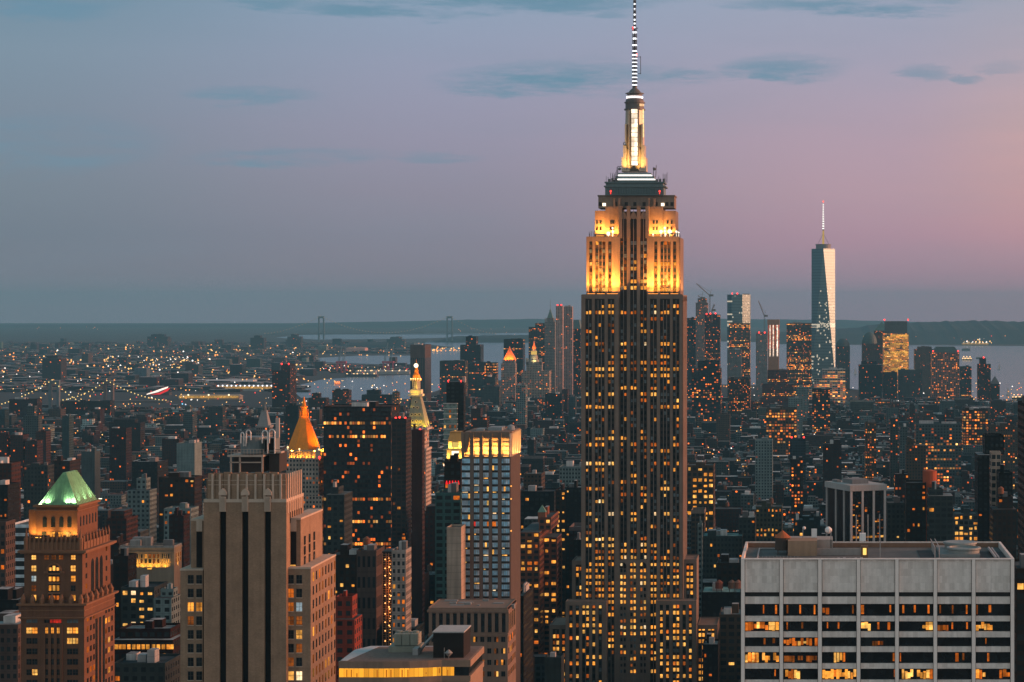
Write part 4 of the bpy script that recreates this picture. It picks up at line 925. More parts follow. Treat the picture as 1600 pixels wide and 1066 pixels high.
def ridge(name, prof, base, dep, mat=HILLM, n=90):
    """a low rounded ridge whose crest follows the surveyed heights"""
    rnd = random.Random(len(name) * 7 + len(prof)); mb = MB(); Y = F * EYE / (base - CY); Yc = Y + dep * .5
    rows = [(Y, 0), (Y + dep * .2, .62), (Yc, 1.0), (Y + dep * .8, .55), (Y + dep, 0)]
    p0, p1 = prof[0][0], prof[-1][0]; grid = []
    ph = [rnd.uniform(0, 6) for _ in range(4)]
    for i in range(n + 1):
        p = p0 + (p1 - p0) * i / n
        q = np.interp(p, [a for a, b in prof], [b for a, b in prof])
        h = max(1.0, EYE - (q - CY) * Yc / F); h *= 1 + .012 * math.sin(i * .9 + ph[0]) + .012 * math.sin(i * 2.3 + ph[1])
        if i in (0, n): h = .1
        grid.append([(X(p, Yc), y, max(.05, h * k * (1 + (.02 * math.sin(i * 1.7 + ph[2] + j) if 0 < j < 4 else 0))) if k else -.2) for j, (y, k) in enumerate(rows)])
    for i in range(n):
        for j in range(4): mb.face([grid[i][j], grid[i + 1][j], grid[i + 1][j + 1], grid[i][j + 1]])
    return tag(mb.build(name, mat, smooth=True), kind='structure')
ridge('island_hills', [(1215, 519), (1290, 515), (1340, 512), (1360, 508), (1400, 505), (1440, 503.5), (1500, 501.5), (1540, 501), (1600, 503), (1720, 504)], 538, 3500)
ridge('far_shore_hills', [(-150, 507.5), (200, 507), (420, 506), (520, 504), (640, 502), (720, 500), (830, 498.5), (905, 499.5), (1000, 499), (1120, 498.5), (1320, 500), (1420, 503), (1720, 503)], 512, 3000, n=140)
ridge('wooded_island', [(650, 537), (690, 531), (706, 526), (760, 524), (826, 523.5), (905, 525), (960, 531)], 535.5, 700, n=60)
ridge('point_woods', [(520, 541), (545, 536), (580, 534), (640, 535), (665, 538), (700, 542)], 545, 500, n=40)

# ================================================================== buildings placed from the survey
PAL = {'red brick': (.17, .055, .04), 'brown brick': (.12, .075, .055), 'tan brick': (.29, .21, .145), 'grey stone': (.21, .205, .195), 'white brick': (.52, .52, .50), 'charcoal': (.028, .030, .033),
       'buff stone': (.36, .29, .21), 'teal glass': (.05, .10, .11), 'rust brick': (.21, .075, .045), 'pale grey': (.34, .35, .35), 'black': (.012, .012, .013), 'dark red': (.085, .026, .022), 'pale teal': (.19, .27, .28), 'pinkish stone': (.40, .29, .25), 'dark brown': (.06, .042, .034), 'blue glass': (.10, .18, .24)}
PAL = {k: tuple(x * t_ * (.17 if sum(v) < 1.2 else .30) for x, t_ in zip(v, (.72, 1.06, 1.12) if v[0] < v[1] * 1.25 else (1, 1, 1))) for k, v in PAL.items()}
N_THINGS = []
def roof_bits(R, x0, x1, y0, y1, z, tint, rnd, n=2, tank=False, par_h=1.0):
    w, d = x1 - x0, y1 - y0
    p = MB(); p.fac = True
    t_ = .35
    for (a, b, c, e) in ((x0, x1, y0 - .05, y0 + t_), (x0, x1, y1 - t_, y1), (x0 - .05, x0 + t_, y0, y1), (x1 - t_, x1 + .05, y0, y1)): p.fbox(a, b, c, e, z - .3, z + par_h, tint, (0, 0, .3, 0), sides=(0, 0, 0), ttint=tuple(min(1, c_ * 1.2) for c_ in tint))
    p.build('parapet', FM, R)
    for i in range(n):
        bw, bd, bh = w * rnd.uniform(.14, .36), d * rnd.uniform(.16, .36), rnd.uniform(2.5, 5.5)
        bx, by = x0 + w * .06 + rnd.random() * (w * .88 - bw), y0 + d * .1 + rnd.random() * (d * .8 - bd)
        m_ = MB(); m_.fac = True
        c_ = tint if rnd.random() < .5 else rnd.choice([(.3, .31, .31), (.12, .12, .12), (.42, .43, .42)])
        m_.fbox(bx, bx + bw, by, by + bd, z - .1, z + bh, c_, (0, 0, .5, 0), sides=(0, 0, 0), ttint=(.2, .23, .24)); m_.build('stair_bulkhead', FM, R)
    if tank: water_tank(R, x0 + w * rnd.uniform(.2, .8), y0 + d * rnd.uniform(.3, .7), z, rnd.uniform(1.6, 2.2), rnd.uniform(3, 4), rnd.choice([(.13, .065, .04), (.09, .06, .045), (.18, .08, .045)]))
def bld(label, px0, px1, yt, Y, dep, tint, lit=.06, row=0., style=0., cell=3.2, fl=3.5, cat='building', name='city_building', steps=(), n=2, tank=False, beacons=(), rtint=None, sides=(1, 1, 1), panes=True, group=None, top=None, kinds='aaoyoo', seed=None):
    rnd = random.Random(seed if seed is not None else int(px0 * 7 + yt * 3 + Y))
    if isinstance(tint, str): tint = PAL[tint]
    x0, x1, h = X(px0, Y), X(px1, Y), Z(yt, Y)
    R = thing(name, label, cat, ((x0 + x1) / 2, Y + dep / 2, 0), group); N_THINGS.append(R)
    near = Y < 1900 and panes
    mb = MB(); mb.fac = True; rn = rnd.random()
    rt = rtint or rnd.choice([(.04, .06, .065), (.07, .1, .105), (.025, .035, .04), (.15, .19, .2)])
    par = (0 if near else lit, 0 if near else row, rn, style)
    nx, nz = mb.fbox(x0, x1, Y, Y + dep, 0, h, tint, par, cell, fl, sides, ttint=rt)
    wr = []
    def panes_for(a, b, y, z0, z1, nx, nz):
        zlow = Z(1075, Y)
        for j in range(nz):
            zc = z0 + (z1 - z0) * (j + .54) / nz
            if zc < zlow: continue
            full = rnd.random() < row
            for i in range(nx):
                if rnd.random() < (.82 if full else lit):
                    w = (b - a) / nx * (.27 + .17 * style) * rnd.choice([1, 1, .9, .6]); hh = (z1 - z0) / nz * (.26 + .06 * style); xc = a + (b - a) * (i + .5) / nx
                    wr.append((xc - w, xc + w, zc - hh, zc + hh * rnd.choice([1, 1, .3]), y - .04, rnd.choice(kinds), 'f'))
    if near and sides[0]: panes_for(x0, x1, Y, 0, h, nx, nz)
    zz_ = h; rx0, rx1, ry0, ry1 = x0, x1, Y, Y + dep
    for s in steps:            # (px0, px1, ytop, inset)
        a, b, q, ins = s; A, B, H = X(a, Y), X(b, Y), Z(q, Y)
        nx, nz = mb.fbox(A, B, Y + ins, Y + dep - ins * .8, 0 if H < zz_ else zz_ - .05, H, tint, par, cell, fl, sides, ttint=rt)
        if near and sides[0]: panes_for(A, B, Y + ins, min(zz_, H) if H > zz_ else 0, H, nx, nz)
        if H > zz_: zz_ = H; rx0, rx1, ry0, ry1 = A, B, Y + ins, Y + dep - ins * .8
    mb.build('facade', FM, R)
    if wr: windows(R, wr)
    if top is None: roof_bits(R, rx0, rx1, ry0, ry1, zz_, tint, rnd, n, tank, 1.0 if Y < 3000 else 1.6)
    else:
        t_ = MB(); kind, zt, col = top; zt = Z(zt, Y); xm, ym = (rx0 + rx1) / 2, (ry0 + ry1) / 2
        if kind == 'pyramid': t_.taper((rx0 - .3, rx1 + .3, ry0 - .3, ry1 + .3), zz_, (xm - .3, xm + .3, ym - .3, ym + .3), zt); t_.build('pyramid_roof', stone('roof_%.2f_%.2f' % col[:2], col, .6), R)
        elif kind == 'dome': t_.lathe(xm, ym, [((rx1 - rx0) / 2 * math.cos(PI / 2 * i / 7) + .1, zz_ + (zt - zz_) * math.sin(PI / 2 * i / 7)) for i in range(8)], 20); t_.build('dome', stone('roof_%.2f_%.2f' % col[:2], col, .6), R, smooth=False)
        elif kind == 'mansard': t_.taper((rx0, rx1, ry0, ry1), zz_, (rx0 + (rx1 - rx0) * .18, rx1 - (rx1 - rx0) * .18, ry0 + 4, ry1 - 4), zt); t_.build('mansard_roof', stone('roof_%.2f_%.2f' % col[:2], col, .6), R)
        elif kind == 'plant': t_.box(rx0 + (rx1 - rx0) * .06, rx1 - (rx1 - rx0) * .06, ry0 + 2, ry1 - 2, zz_, zt); t_.build('plant_storey', stone('roof_%.2f_%.2f' % col[:2], col, .6), R)
    for (p, q) in beacons: beacon(R, X(p, Y), Y + 1.0, Z(q, Y), .00032 * Y + .25)
    occ(x0, x1, Y, Y + dep, h); 
    if zz_ > h + 3: OCC.append((Y, CX + rx0 * F / Y, CX + rx1 * F / Y, CY - (zz_ - EYE) * F / Y, Y + dep))
    return R
# ---- left
bld('grey apartment slab with an orange west side behind the green copper roof', 37, 74.5, 729, 1900, 16, 'grey stone', .05, cell=3, cat='apartment block', name='apartment_building')
bld('brown apartment tower peeping over the tip of the green copper roof', 84, 109, 722, 1980, 29, 'brown brick', .04, cat='apartment block', name='apartment_building')
bld('white stepped apartment building between the copper roof and the ribbed attic', 199, 234, 766, 1700, 18, 'white brick', .04, steps=((211, 226, 750, 4),), cat='apartment block', name='apartment_building')
bld('long brown block with a column of lit windows left of the ribbed attic', 248, 304, 748, 1650, 20, 'brown brick', .05, .0, cat='apartment block', name='apartment_building', cell=3.6)
bld('low white brick building just left of the tan brick setback tower', 256, 298, 797, 1520, 20, 'white brick', .03)
bld('dark red brick house with one orange side left of the tan brick tower', 264, 287, 808, 1400, 14, 'dark red', .05)
bld('windowless pale cube high above the green copper roof', 127, 148, 707, 2500, 20, 'pale grey', 0, sides=(0, 0, 0))
bld('wide charcoal warehouse beyond the white stepped apartments', 206, 246, 723, 2400, 40, 'charcoal', .03)
bld('rust brick block at the left frame edge with a pale cornice', -30, 18, 726, 1700, 20, 'rust brick', .04)
bld('dark narrow tower at the left frame edge below the rust brick block', -30, 12, 760, 1480, 22, 'charcoal', .06)
bld('pale pink office block cut by the left frame edge beside the copper tower', -40, 9, 819, 1000, 12, 'pinkish stone', .3, cell=2.6, kinds='aod')
bld('ribbed white metal building left of the copper roofed tower', 12, 60, 823, 1120, 60, (.45, .55, .60), .0, style=.9, cell=40, fl=4.2, n=0, panes=False)
bld('pink stone hotel block at the bottom left corner with many small windows', -40, 28, 980, 880, 30, 'pinkish stone', .06, cell=2.4)
bld('black gravel roofed block behind the pink hotel at bottom left', -40, 29, 941, 960, 30, 'charcoal', .0)
bld('brown brick building touching the right flank of the copper roofed tower', 176, 186, 852, 1260, 20, 'brown brick', .03)
bld('brown loft with blind wall left of the yellow floodlit hall', 178, 200, 872, 1090, 14, 'dark brown', .03)
bld('dark office with three full rows of bright yellow windows below the floodlit hall', 189, 241, 921, 1050, 22, 'grey stone', .25, .5, cell=4.2, fl=3.6, kinds='yyap')
bld('white terraced building right of the bright window rows', 240, 268, 935, 1000, 16, 'white brick', .05, steps=((246, 266, 926, 5),))
bld('red brick block with one long row of big amber windows', 176, 270, 1000, 940, 24, 'dark red', .0, 0, style=.3, cell=3.1, fl=5, steps=((182, 262, 988, 4),), kinds='a')
bld('grey block with a shallow pediment at the bottom edge', 177, 258, 1040, 880, 24, 'grey stone', .05, cell=3.4, n=3)
bld('pale grey stepped tower with a lit sign row at far left', 36, 60, 650, 3300, 16, 'pale grey', .03, steps=((41, 53, 636, 3),))
bld('slender blank teal slab left of the bridge cables', 97, 108, 652, 3200, 20, 'pale teal', 0, sides=(0, 1, 1))
for a, b, q, l in ((-10, 11, 682, 'leftmost of the three brick towers at the left frame edge'), (16, 36, 681, 'middle of the three brick towers at the left frame edge'), (39, 58, 690, 'rightmost and lowest of the three brick towers at the left edge')):
    bld(l, a, b, q, 2900, 22, 'red brick', .05, cat='apartment block', name='apartment_building', group='brick towers at the left edge')
bld('rust coloured block behind the three brick towers', 56, 72, 676, 3150, 20, 'rust brick', .04)
for a, b, q, l in ((14, 58, 625, 'widest red brick housing slab under the left end of the bridge lights'), (94, 131, 629, 'red brick housing slab below the dip of the bridge lights'), (132, 172, 628, 'brown housing slab between the two strings of bridge lights')):
    bld(l, a, b, q, 4700, 30, 'dark red' if b < 140 else 'dark brown', .05, cat='apartment block', name='apartment_building', group='brick housing slabs by the bridges')
bld('dark red cube of flats left of the twin dark brick tower', 171, 197, 671, 3100, 26, 'dark red', .04)
bld('white flat gallery with a dark slot left of the roof tank', 276, 304, 694, 2500, 30, 'white brick', 0, sides=(0, 0, 0))
bld('grey slab of flats below the pier lights', 326, 348, 637, 4300, 26, 'grey stone', .06)
bld('pale striped block below the long pier roof', 286, 301, 645, 4100, 30, 'pale grey', .04, style=.6)
bld('twin dark brick tower with a taller lift core, left of the gold pyramid', 425, 453, 579, 5000, 64, 'dark red', .09, steps=((438, 452, 571, 8),), cat='apartment tower', name='apartment_tower', beacons=((440, 570), (451, 570)))
bld('teal office box with a white lit edge left of the gold pyramid tip', 446, 466, 636, 3300, 22, 'teal glass', .06)
bld('brown pair of flats right of the gold pyramid tip', 482, 509, 622, 4500, 30, 'dark red', .04, steps=((486, 498, 616, 6),))
bld('unfinished block with rows of white work lights above the black tower', 519, 545, 611, 5000, 30, 'brown brick', .14, cat='building')
bld('long dark hospital block above the right end of the black tower', 565, 612, 617, 4900, 34, 'charcoal', .05, steps=((572, 592, 611, 6),))
bld('narrow block with white vertical light strips above the black tower', 613, 623, 614, 4800, 16, 'buff stone', .5, cell=5, fl=3)
bld('tall pinkish windowless slab behind the yellow campanile', 641, 664, 540, 5500, 90, 'pinkish stone', .0, cell=5, fl=400, style=.2, cat='skyscraper', name='telephone_tower')
_R = N_THINGS[[o['label'][:20] for o in N_THINGS].index('red brick block with')]
windows(_R, [(X(p, 940) - .72, X(p, 940) + .72, Z(1014.5, 940), Z(1007, 940), 939.93, 'a', 'f') for p in (181.5, 188, 194, 201.5, 209, 216.5, 224, 231, 240, 247.5, 255.5, 263, 268.5)] + [(X(p, 940) - .5, X(p, 940) + .5, Z(1026, 940), Z(1021, 940), 939.93, k_, 'f') for p, k_ in ((201, 'o'), (209, 'd'), (223, 'd'), (240, 'a'), (248, 'd'), (257, 'a'))])
# ---- centre
bld('wide black glass office tower with amber office rows right of the gold pyramid', 505.5, 611, 637, 1950, 44, (.012, .010, .010), .06, .24, .8, 2.3, 3.9, cat='office tower', name='office_tower', kinds='oododa', rtint=(.05, .03, .025))
bld('dark tower with a red west side and a lit stair column', 612, 634.5, 656, 1700, 22, (.03, .022, .02), .10, .0, .5, 4, 3.3, beacons=((618, 655), (624, 654), (633, 655)), cat='tower', name='apartment_tower', kinds='oda')
bld('thin blank dark red slab in front of the yellow campanile', 643, 660, 674, 1550, 9, (.035, .016, .014), 0, sides=(0, 1, 0), cat='tower', name='apartment_tower', beacons=((656, 673),))
bld('beige office building with amber windows below the gold pyramid', 510, 538, 773, 1350, 24, 'grey stone', .3, cell=3.2, steps=((514, 526, 765, 5),), kinds='ayao')
bld('grey stone office with a flat roof below the beige office', 512, 556, 870, 1230, 26, 'brown brick', .05)
bld('grey building with tall stone piers left of the string lights', 557, 588, 863, 1230, 24, 'pinkish stone', .03, cell=2.6, fl=11, tank=True)
R_ = bld('dark red brick block with an orange red side at bottom centre left', 508, 554, 968, 880, 15, (.16, .03, .018), .06, steps=((522, 548, 938, 3),), n=1, cell=3.6)
bld('narrow grey tower with two columns of amber windows beside the string lights', 612, 634, 863, 1010, 14, (.24, .22, .2), .35, cell=1.9, kinds='ooa')
bld('dark box with a red lit ledge left of the lit crown', 694, 720, 724, 1190, 20, 'dark brown', .08)
bld('teal glass apartment tower left of the blue paned tower', 680, 720, 773, 1150, 24, (.035, .10, .10), .03, style=.5, cell=4)
bld('blank tan party wall building left of the blue paned tower', 698, 720.5, 827, 1085, 14, (.30, .25, .2), 0, sides=(0, 0, 0), n=0)
bld('brown stepped brick building with a green turret right of the blue paned tower', 812, 843, 832, 1450, 70, (.15, .06, .036), .2, .22, .3, 4, 3.6, steps=((838, 857, 814, 14), (842, 864, 846, 24), (845, 868, 868, 40)), kinds='aoya', n=1)
tu = N_THINGS[-1]; mb = MB(); xa, xb = X(841, 1470), X(853, 1470); mb.box(xa, xb, 1468, 1473.5, Z(816, 1470), Z(800, 1470), 0); mb.taper((xa - .2, xb + .2, 1467.8, 1473.7), Z(800, 1470), ((xa + xb) / 2 - .1, (xa + xb) / 2 + .1, 1470.6, 1470.8), Z(789, 1470), 1); mb.build('turret', [stone('turret_brick', (.22, .09, .05)), stone('turret_copper', (.12, .24, .19), .6)], tu)
bld('dark loft with one bright amber row left of the tallest tower', 812, 866, 770, 1720, 30, 'charcoal', .06, .12, .5, 4, kinds='aa')
bld('buff loft crowned with two rows of amber windows beside the tallest tower', 868, 884, 768, 1680, 26, 'brown brick', .3, .1, kinds='ya')
bld('dark slab with lit top floors touching the tallest tower', 884, 909, 764, 1640, 26, 'charcoal', .1, .1, kinds='ya')
bld('white loft with small windows left of the tallest tower', 874, 912, 731, 2000, 30, 'white brick', .03, cell=2.6)
bld('grey lower block in the street left of the tallest tower', 896, 912, 846, 1480, 20, 'charcoal', .03)
bld('tan loft beyond the stepped brick building', 818, 846, 742, 1950, 26, 'tan brick', .0)
bld('beige stone bulkhead tower at the foot of the tallest tower', 851, 877, 1030, 1150, 14, 'grey stone', 0, sides=(0, 0, 0), n=1)
bld('dark side street block with a pale parapet right of the blue paned tower', 806, 818, 934, 1160, 40, 'charcoal', .02)
# ---- right of the tallest tower
bld('narrow pale tower edge with a ladder of openings right of the tallest tower', 1090, 1097, 822, 1420, 10, 'white brick', 0, cell=2.2, fl=3.4)
bld('grey arcaded loft behind the left corner of the concrete block', 1097, 1160, 840, 1520, 30, 'grey stone', .05, cell=2.6, n=3, rtint=(.1, .2, .2))
bld('dark flat roofed loft below the arcaded loft', 1120, 1162, 882, 1420, 30, 'brown brick', .05, n=2)
R_ = bld('loft with a teal roof and three water tanks beside the concrete block', 1096, 1162, 928, 1340, 34, 'charcoal', .02, n=1, rtint=(.1, .22, .22))
for p, c in ((1123, (.16, .06, .04)), (1143, (.12, .08, .06)), (1153, (.2, .1, .07))): water_tank(R_, X(p, 1340), 1346, Z(928, 1340), 2.4, 3.6, c)
bld('brown loft with a grid of deep windows left of the concrete block', 1124, 1162, 963, 1240, 30, 'tan brick', .03, style=.4, cell=4.6, fl=4)
bld('small dark building with a lit shed roof at the concrete block corner', 1098, 1122, 1010, 1215, 20, 'charcoal', .1)
bld('broad loft with rows of bright amber windows right of the tallest tower', 1073, 1115, 729, 1820, 30, 'tan brick', .4, .4, .4, 4, 4.4, kinds='yyaa')
bld('dark arcaded block left of the pale gridded loft', 1154, 1180, 811, 1540, 24, 'grey stone', .05, cell=3)
bld('pale gridded loft with two lit floors left of the black piered block', 1181, 1222, 794, 1600, 26, 'buff stone', .1, .12, cell=2.8, n=3, tank=True, kinds='yao')
bld('small teal fronted loft behind the roof tank of the concrete block', 1240, 1272, 815, 1500, 26, 'teal glass', .05)
bld('pale grey loft with three lit windows right of the black piered block', 1386, 1413, 788, 1560, 24, 'grey stone', .06, cell=3.4, kinds='ya')
R_ = bld('dark brown tower with one column of amber windows and an orange tank', 1416, 1447, 757, 1450, 22, 'dark brown', .1, cell=3.4, n=0, kinds='oao')
mb = MB(); mb.cyl(X(1454, 1452), 1462, Z(758, 1450), Z(738, 1450), 4.6, None, 16); mb.cyl(X(1454, 1452), 1462, Z(738, 1450), Z(735.5, 1450), 4.8, .4, 16); mb.box(X(1446, 1452), X(1462, 1452), 1456, 1468, 60, Z(757.5, 1450)); mb.build('water_tank', stone('orange_tank', (.34, .08, .035)), R_)
bld('grey balconied apartment tower right of the orange tank', 1451, 1489, 775, 1400, 22, 'grey stone', .06, style=.7, cell=4, steps=((1452, 1474, 768, 4),), cat='apartment tower', name='apartment_tower')
bld('low market hall with dazzling amber window rows below the dark right towers', 1491, 1528, 805, 1500, 24, 'pale grey', .4, .6, .6, 3.4, kinds='yyay')
bld('black tower with a square plant room, tallest near the right edge', 1528, 1560, 711, 1500, 30, 'black', .04, steps=((1540, 1570, 683, 6),), n=0, cat='tower', name='office_tower', kinds='oo', beacons=())
bld('slim tower faced with a pale ladder grid near the right edge', 1549, 1564, 709, 1440, 14, (.30, .25, .2), .0, style=.7, cell=2.9, fl=4.6, n=0, cat='tower', name='office_tower', panes=False)
bld('dark glass annex with slanted top right of the pale ladder grid', 1561, 1582, 741, 1420, 20, 'black', .02, n=1)
bld('beige tower with a steel roof tank at the right edge', 1551, 1588, 796, 1380, 24, 'brown brick', .08, steps=((1561, 1584, 780, 5),), tank=True)
bld('dark ribbed tower cut by the right frame edge', 1600, 1660, 634, 1000, 30, 'dark brown', .02, style=.5, cell=3, cat='tower', name='office_tower')
bld('brown banded block peeping out right of the concrete block', 1588, 1640, 893, 760, 30, 'brown brick', .1, style=.6)
# ---- middle distance right
bld('brick factory with amber windows filling its upper floors', 1197, 1245, 640, 3500, 40, 'tan brick', .35, .3, .4, 4.5, 4.4, n=3)
bld('pale blue glass cube with red roof lights', 1234, 1259, 686, 2800, 20, 'blue glass', .02, style=.9, beacons=((1237, 685), (1256, 685)))
bld('white classical hall left of the pale blue cube', 1180, 1207, 689, 2600, 30, 'white brick', .02)
bld('broad white loft with amber floors far right', 1431, 1502, 664, 3000, 34, 'pale grey', .2, .3, .3, 4, 4, n=3)
bld('amber gridded loft near the far right waterfront', 1505, 1544, 642, 3600, 30, 'brown brick', .5, .5, .3, 4.6, 4.4)
bld('small tan loft with a bright lit base right of centre', 1352, 1369, 662, 3100, 22, 'tan brick', .3, .2)
bld('left grey apartment tower of a pair above the black piered block', 1391, 1403, 655, 3000, 20, 'grey stone', .08, group='pair of grey towers', cat='apartment tower', name='apartment_tower')
bld('right and lower grey apartment tower of a pair above the black piered block', 1406, 1418, 668, 2950, 20, 'pale grey', .08, group='pair of grey towers', cat='apartment tower', name='apartment_tower')
bld('tan apartment pair with a notch in its roof above the orange tank', 1416, 1447, 696, 2500, 24, 'tan brick', .08, steps=((1417, 1428, 690, 3),))
bld('long tan loft low at the far right above the black tower', 1544, 1586, 667, 3000, 30, 'tan brick', .12, .1)
bld('dark tower with amber grid right of the brick factory', 1269, 1297, 609, 4300, 30, 'charcoal', .3, .2, .3, 4, 4)
bld('white brick apartments left of the dark amber gridded tower', 1232, 1254, 623, 4100, 24, 'white brick', .06)
bld('dark red lofts above the black piered block', 1286, 1315, 695, 2700, 26, 'dark red', .06)
bld('narrow orange lit loft below the pale blue cube', 1236, 1255, 719, 2300, 20, 'dark brown', .3, kinds='oo')
bld('small dark red block with amber rows left of the orange tank', 1398, 1420, 742, 2000, 20, 'dark red', .2, .2)
# ---- downtown, left of the tallest tower
bld('grey courthouse slab with lit top row right of the pinkish slab', 687, 727, 565, 5300, 40, 'grey stone', .10, .08, .1, 4, cat='office building')
bld('dark stepped riverside tower in front of the far water', 719, 751, 539, 6500, 60, 'charcoal', .05, .0, .3, 5, steps=((727, 743, 527, 10),), cat='office tower', name='office_tower')
bld('dark flat topped tower behind the orange pyramid', 787, 817, 531, 6400, 50, 'charcoal', .03, .1, .5, 3.4, cat='office tower', name='office_tower')
bld('teal office slab left of the orange pyramid', 733, 757, 567, 5700, 40, 'pale teal', .06, .1, .8, 3.4, cat='office building')
bld('dark office with a bright amber patch left of the orange pyramid', 757, 775, 568, 5500, 40, 'charcoal', .3, .2, .6, 3.4, cat='office building')
bld('grey stepped court building below the dark amber office', 752, 780, 604, 5000, 40, 'grey stone', .06, steps=((758, 773, 590, 8),))
bld('white slim apartment slab below the gold statue tower', 806, 821, 603, 4300, 30, 'white brick', .08, style=.4, cell=4)
bld('red brick slab with orange side above the lit crown', 736, 751, 640, 3600, 26, 'red brick', .05)
bld('striped rust apartment tower above the lit crown', 751, 761, 653, 3400, 24, 'rust brick', .03, style=.8)
bld('thin red block right of the municipal tower', 878, 887, 610, 4800, 30, 'rust brick', .06)
bld('low dark block left of the thin red block', 852, 878, 617, 4700, 30, 'charcoal', .08)
bld('pale blue slab beside the tallest tower edge', 888, 899, 621, 4500, 24, 'pale teal', .02)
bld('grey bank tower with lit roof, left of the gothic spire', 826, 851, 511, 6200, 40, 'grey stone', .12, .1, .2, 5, steps=((836, 851, 506, 4),), cat='office tower', name='office_tower')
bld('tall rippled apartment tower, left half of the silver pair by the gothic spire', 868.5, 879, 479, 5750, 26, (.33, .25, .22), .08, .0, .1, 4, cat='skyscraper', name='apartment_tower', beacons=((871, 478), (877, 478)), group='rippled silver tower halves')
bld('tall rippled apartment tower, right half of the silver pair by the gothic spire', 881, 894, 480, 5800, 26, (.28, .23, .21), .08, .0, .1, 4, cat='skyscraper', name='apartment_tower', group='rippled silver tower halves')
bld('green gabled tower right of the rippled silver tower', 894, 907, 514, 6000, 40, 'charcoal', .15, cat='office tower', name='office_tower', top=('mansard', 500, (.09, .15, .15)))
# ---- downtown, right of the tallest tower
bld('grey concrete tower under construction with a crane on top', 1087, 1106, 473, 5600, 30, (.18, .17, .16), .15, steps=((1090, 1104, 467, 5),), cat='skyscraper', name='unfinished_tower', n=1)
bld('dark unfinished tower with red netting right of the concrete tower', 1101, 1125, 493, 5450, 34, (.03, .022, .024), .14, .06, .2, 3.4, cat='skyscraper', name='unfinished_tower', beacons=((1104, 492), (1110, 491.5), (1118, 491)))
bld('dark block tucked against the tallest tower with a lit parapet', 1073, 1087, 498, 5900, 30, 'charcoal', .12, cat='office tower', name='office_tower')
bld('wide charcoal office with rows of amber windows below the dark unfinished tower', 1081, 1126, 576, 4400, 50, 'charcoal', .14, .2, .4, 4.2, 4.2, steps=((1090, 1124, 566, 10),), cat='office building')
MIRROR = ("glass tower with mirror side and red roof lights right of the cranes")
bld('amber lit office tower in front of the mirror sided tower', 1139, 1172, 506, 6100, 46, (.10, .09, .07), .16, .35, .6, 3.4, 4.0, cat='office tower', name='office_tower')
bld('grey slab with a column of lights below the amber office tower', 1137, 1158, 547, 5900, 30, (.13, .15, .15), .06, cat='office building')
bld('slim pale tower with red roof lights left of the glowing unfinished tower', 1181, 1199, 522, 6000, 36, (.2, .22, .22), .06, cat='tower', name='office_tower', beacons=((1186, 521), (1195, 521)), top=('plant', 519, (.1, .1, .1)))
bld('broad amber striped office tower left of the tapered glass skyscraper', 1229, 1271, 506, 6400, 70, (.08, .07, .055), .16, .42, .7, 3.4, 4.0, cat='office tower', name='office_tower', n=1)
bld('dark tower with rounded shoulders right of the tapered glass skyscraper', 1306, 1328, 541, 6900, 50, (.05, .06, .065), .06, cat='office tower', name='office_tower', top=('dome', 529, (.05, .08, .085)))
bld('stepped office block with white floor bands below the tapered skyscraper', 1264, 1321, 606, 5300, 60, (.38, .38, .36), .25, .3, 1.0, 6, 4.5, steps=((1272, 1321, 592, 12), (1285, 1321, 578, 22)), cat='office building')
bld('dark red ziggurat office block with few lights', 1188, 1247, 622, 5000, 60, (.06, .026, .024), .06, .04, steps=((1191, 1240, 600, 8), (1199, 1230, 580, 16)), cat='office building')
bld('dark domed tower left of the copper pyramid at the waterfront', 1347, 1371, 537, 6900, 60, (.06, .045, .04), .06, cat='office tower', name='office_tower', top=('dome', 519, (.06, .10, .10)))
bld('pyramid capped brown tower left of the golden glass tower', 1366, 1390, 517, 6950, 50, (.07, .05, .045), .1, cat='office tower', name='office_tower', top=('pyramid', 503, (.08, .15, .14)))
bld('golden lit glass tower with a dark top on the waterfront', 1380, 1420, 521, 6700, 40, (.28, .22, .12), .88, .95, .9, 5.5, 4.2, cat='office tower', name='office_tower', top=('plant', 502, (.08, .09, .09)), beacons=((1382, 501), (1419, 501)))
bld('dark teal block in front of the domed tower', 1342, 1378, 570, 6000, 50, 'charcoal', .08, steps=((1346, 1370, 566, 8),), cat='office building')
bld('charcoal slab below the golden glass tower', 1380, 1402, 583, 5900, 40, 'charcoal', .04, cat='office building')
bld('dark twin slab right of the charcoal slab below the golden tower', 1404, 1441, 579, 5950, 40, (.04, .05, .052), .04, cat='office building')
bld('brown blocky tower behind the pinkish lit insurance block', 1429, 1460, 546, 6500, 50, (.10, .08, .07), .05, steps=((1434, 1456, 543, 6),), cat='office tower', name='office_tower')
bld('pinkish brown block with dotted amber windows and a sloped teal top', 1456, 1499, 551, 6000, 50, (.16, .10, .085), .35, cell=5, fl=4.4, cat='office tower', name='office_tower', top=('mansard', 542, (.06, .10, .10)), beacons=((1458, 550), (1497, 550)))
bld('teal riverside office right of the dotted amber block', 1500, 1518, 574, 6100, 40, 'pale teal', .08, .1, .8, cat='office building')
bld('red brown riverside tower with a red roof light', 1528, 1548, 569, 5900, 30, 'dark red', .08, steps=((1531, 1541, 561, 4),), beacons=((1537, 560),), cat='apartment tower', name='apartment_tower')
bld('small peaked brown tower at the right end of the waterfront', 1548.5, 1562, 600, 5800, 30, 'dark brown', .06, cat='apartment tower', name='apartment_tower', top=('pyramid', 588, (.08, .08, .08)))
bld('white gridded flats below the dark red ziggurat', 1245, 1263, 606, 4600, 24, 'white brick', .05)
bld('low blocks crowded with amber lights right of the charcoal office', 1137, 1172, 593, 4700, 60, 'brown brick', .25, .2)

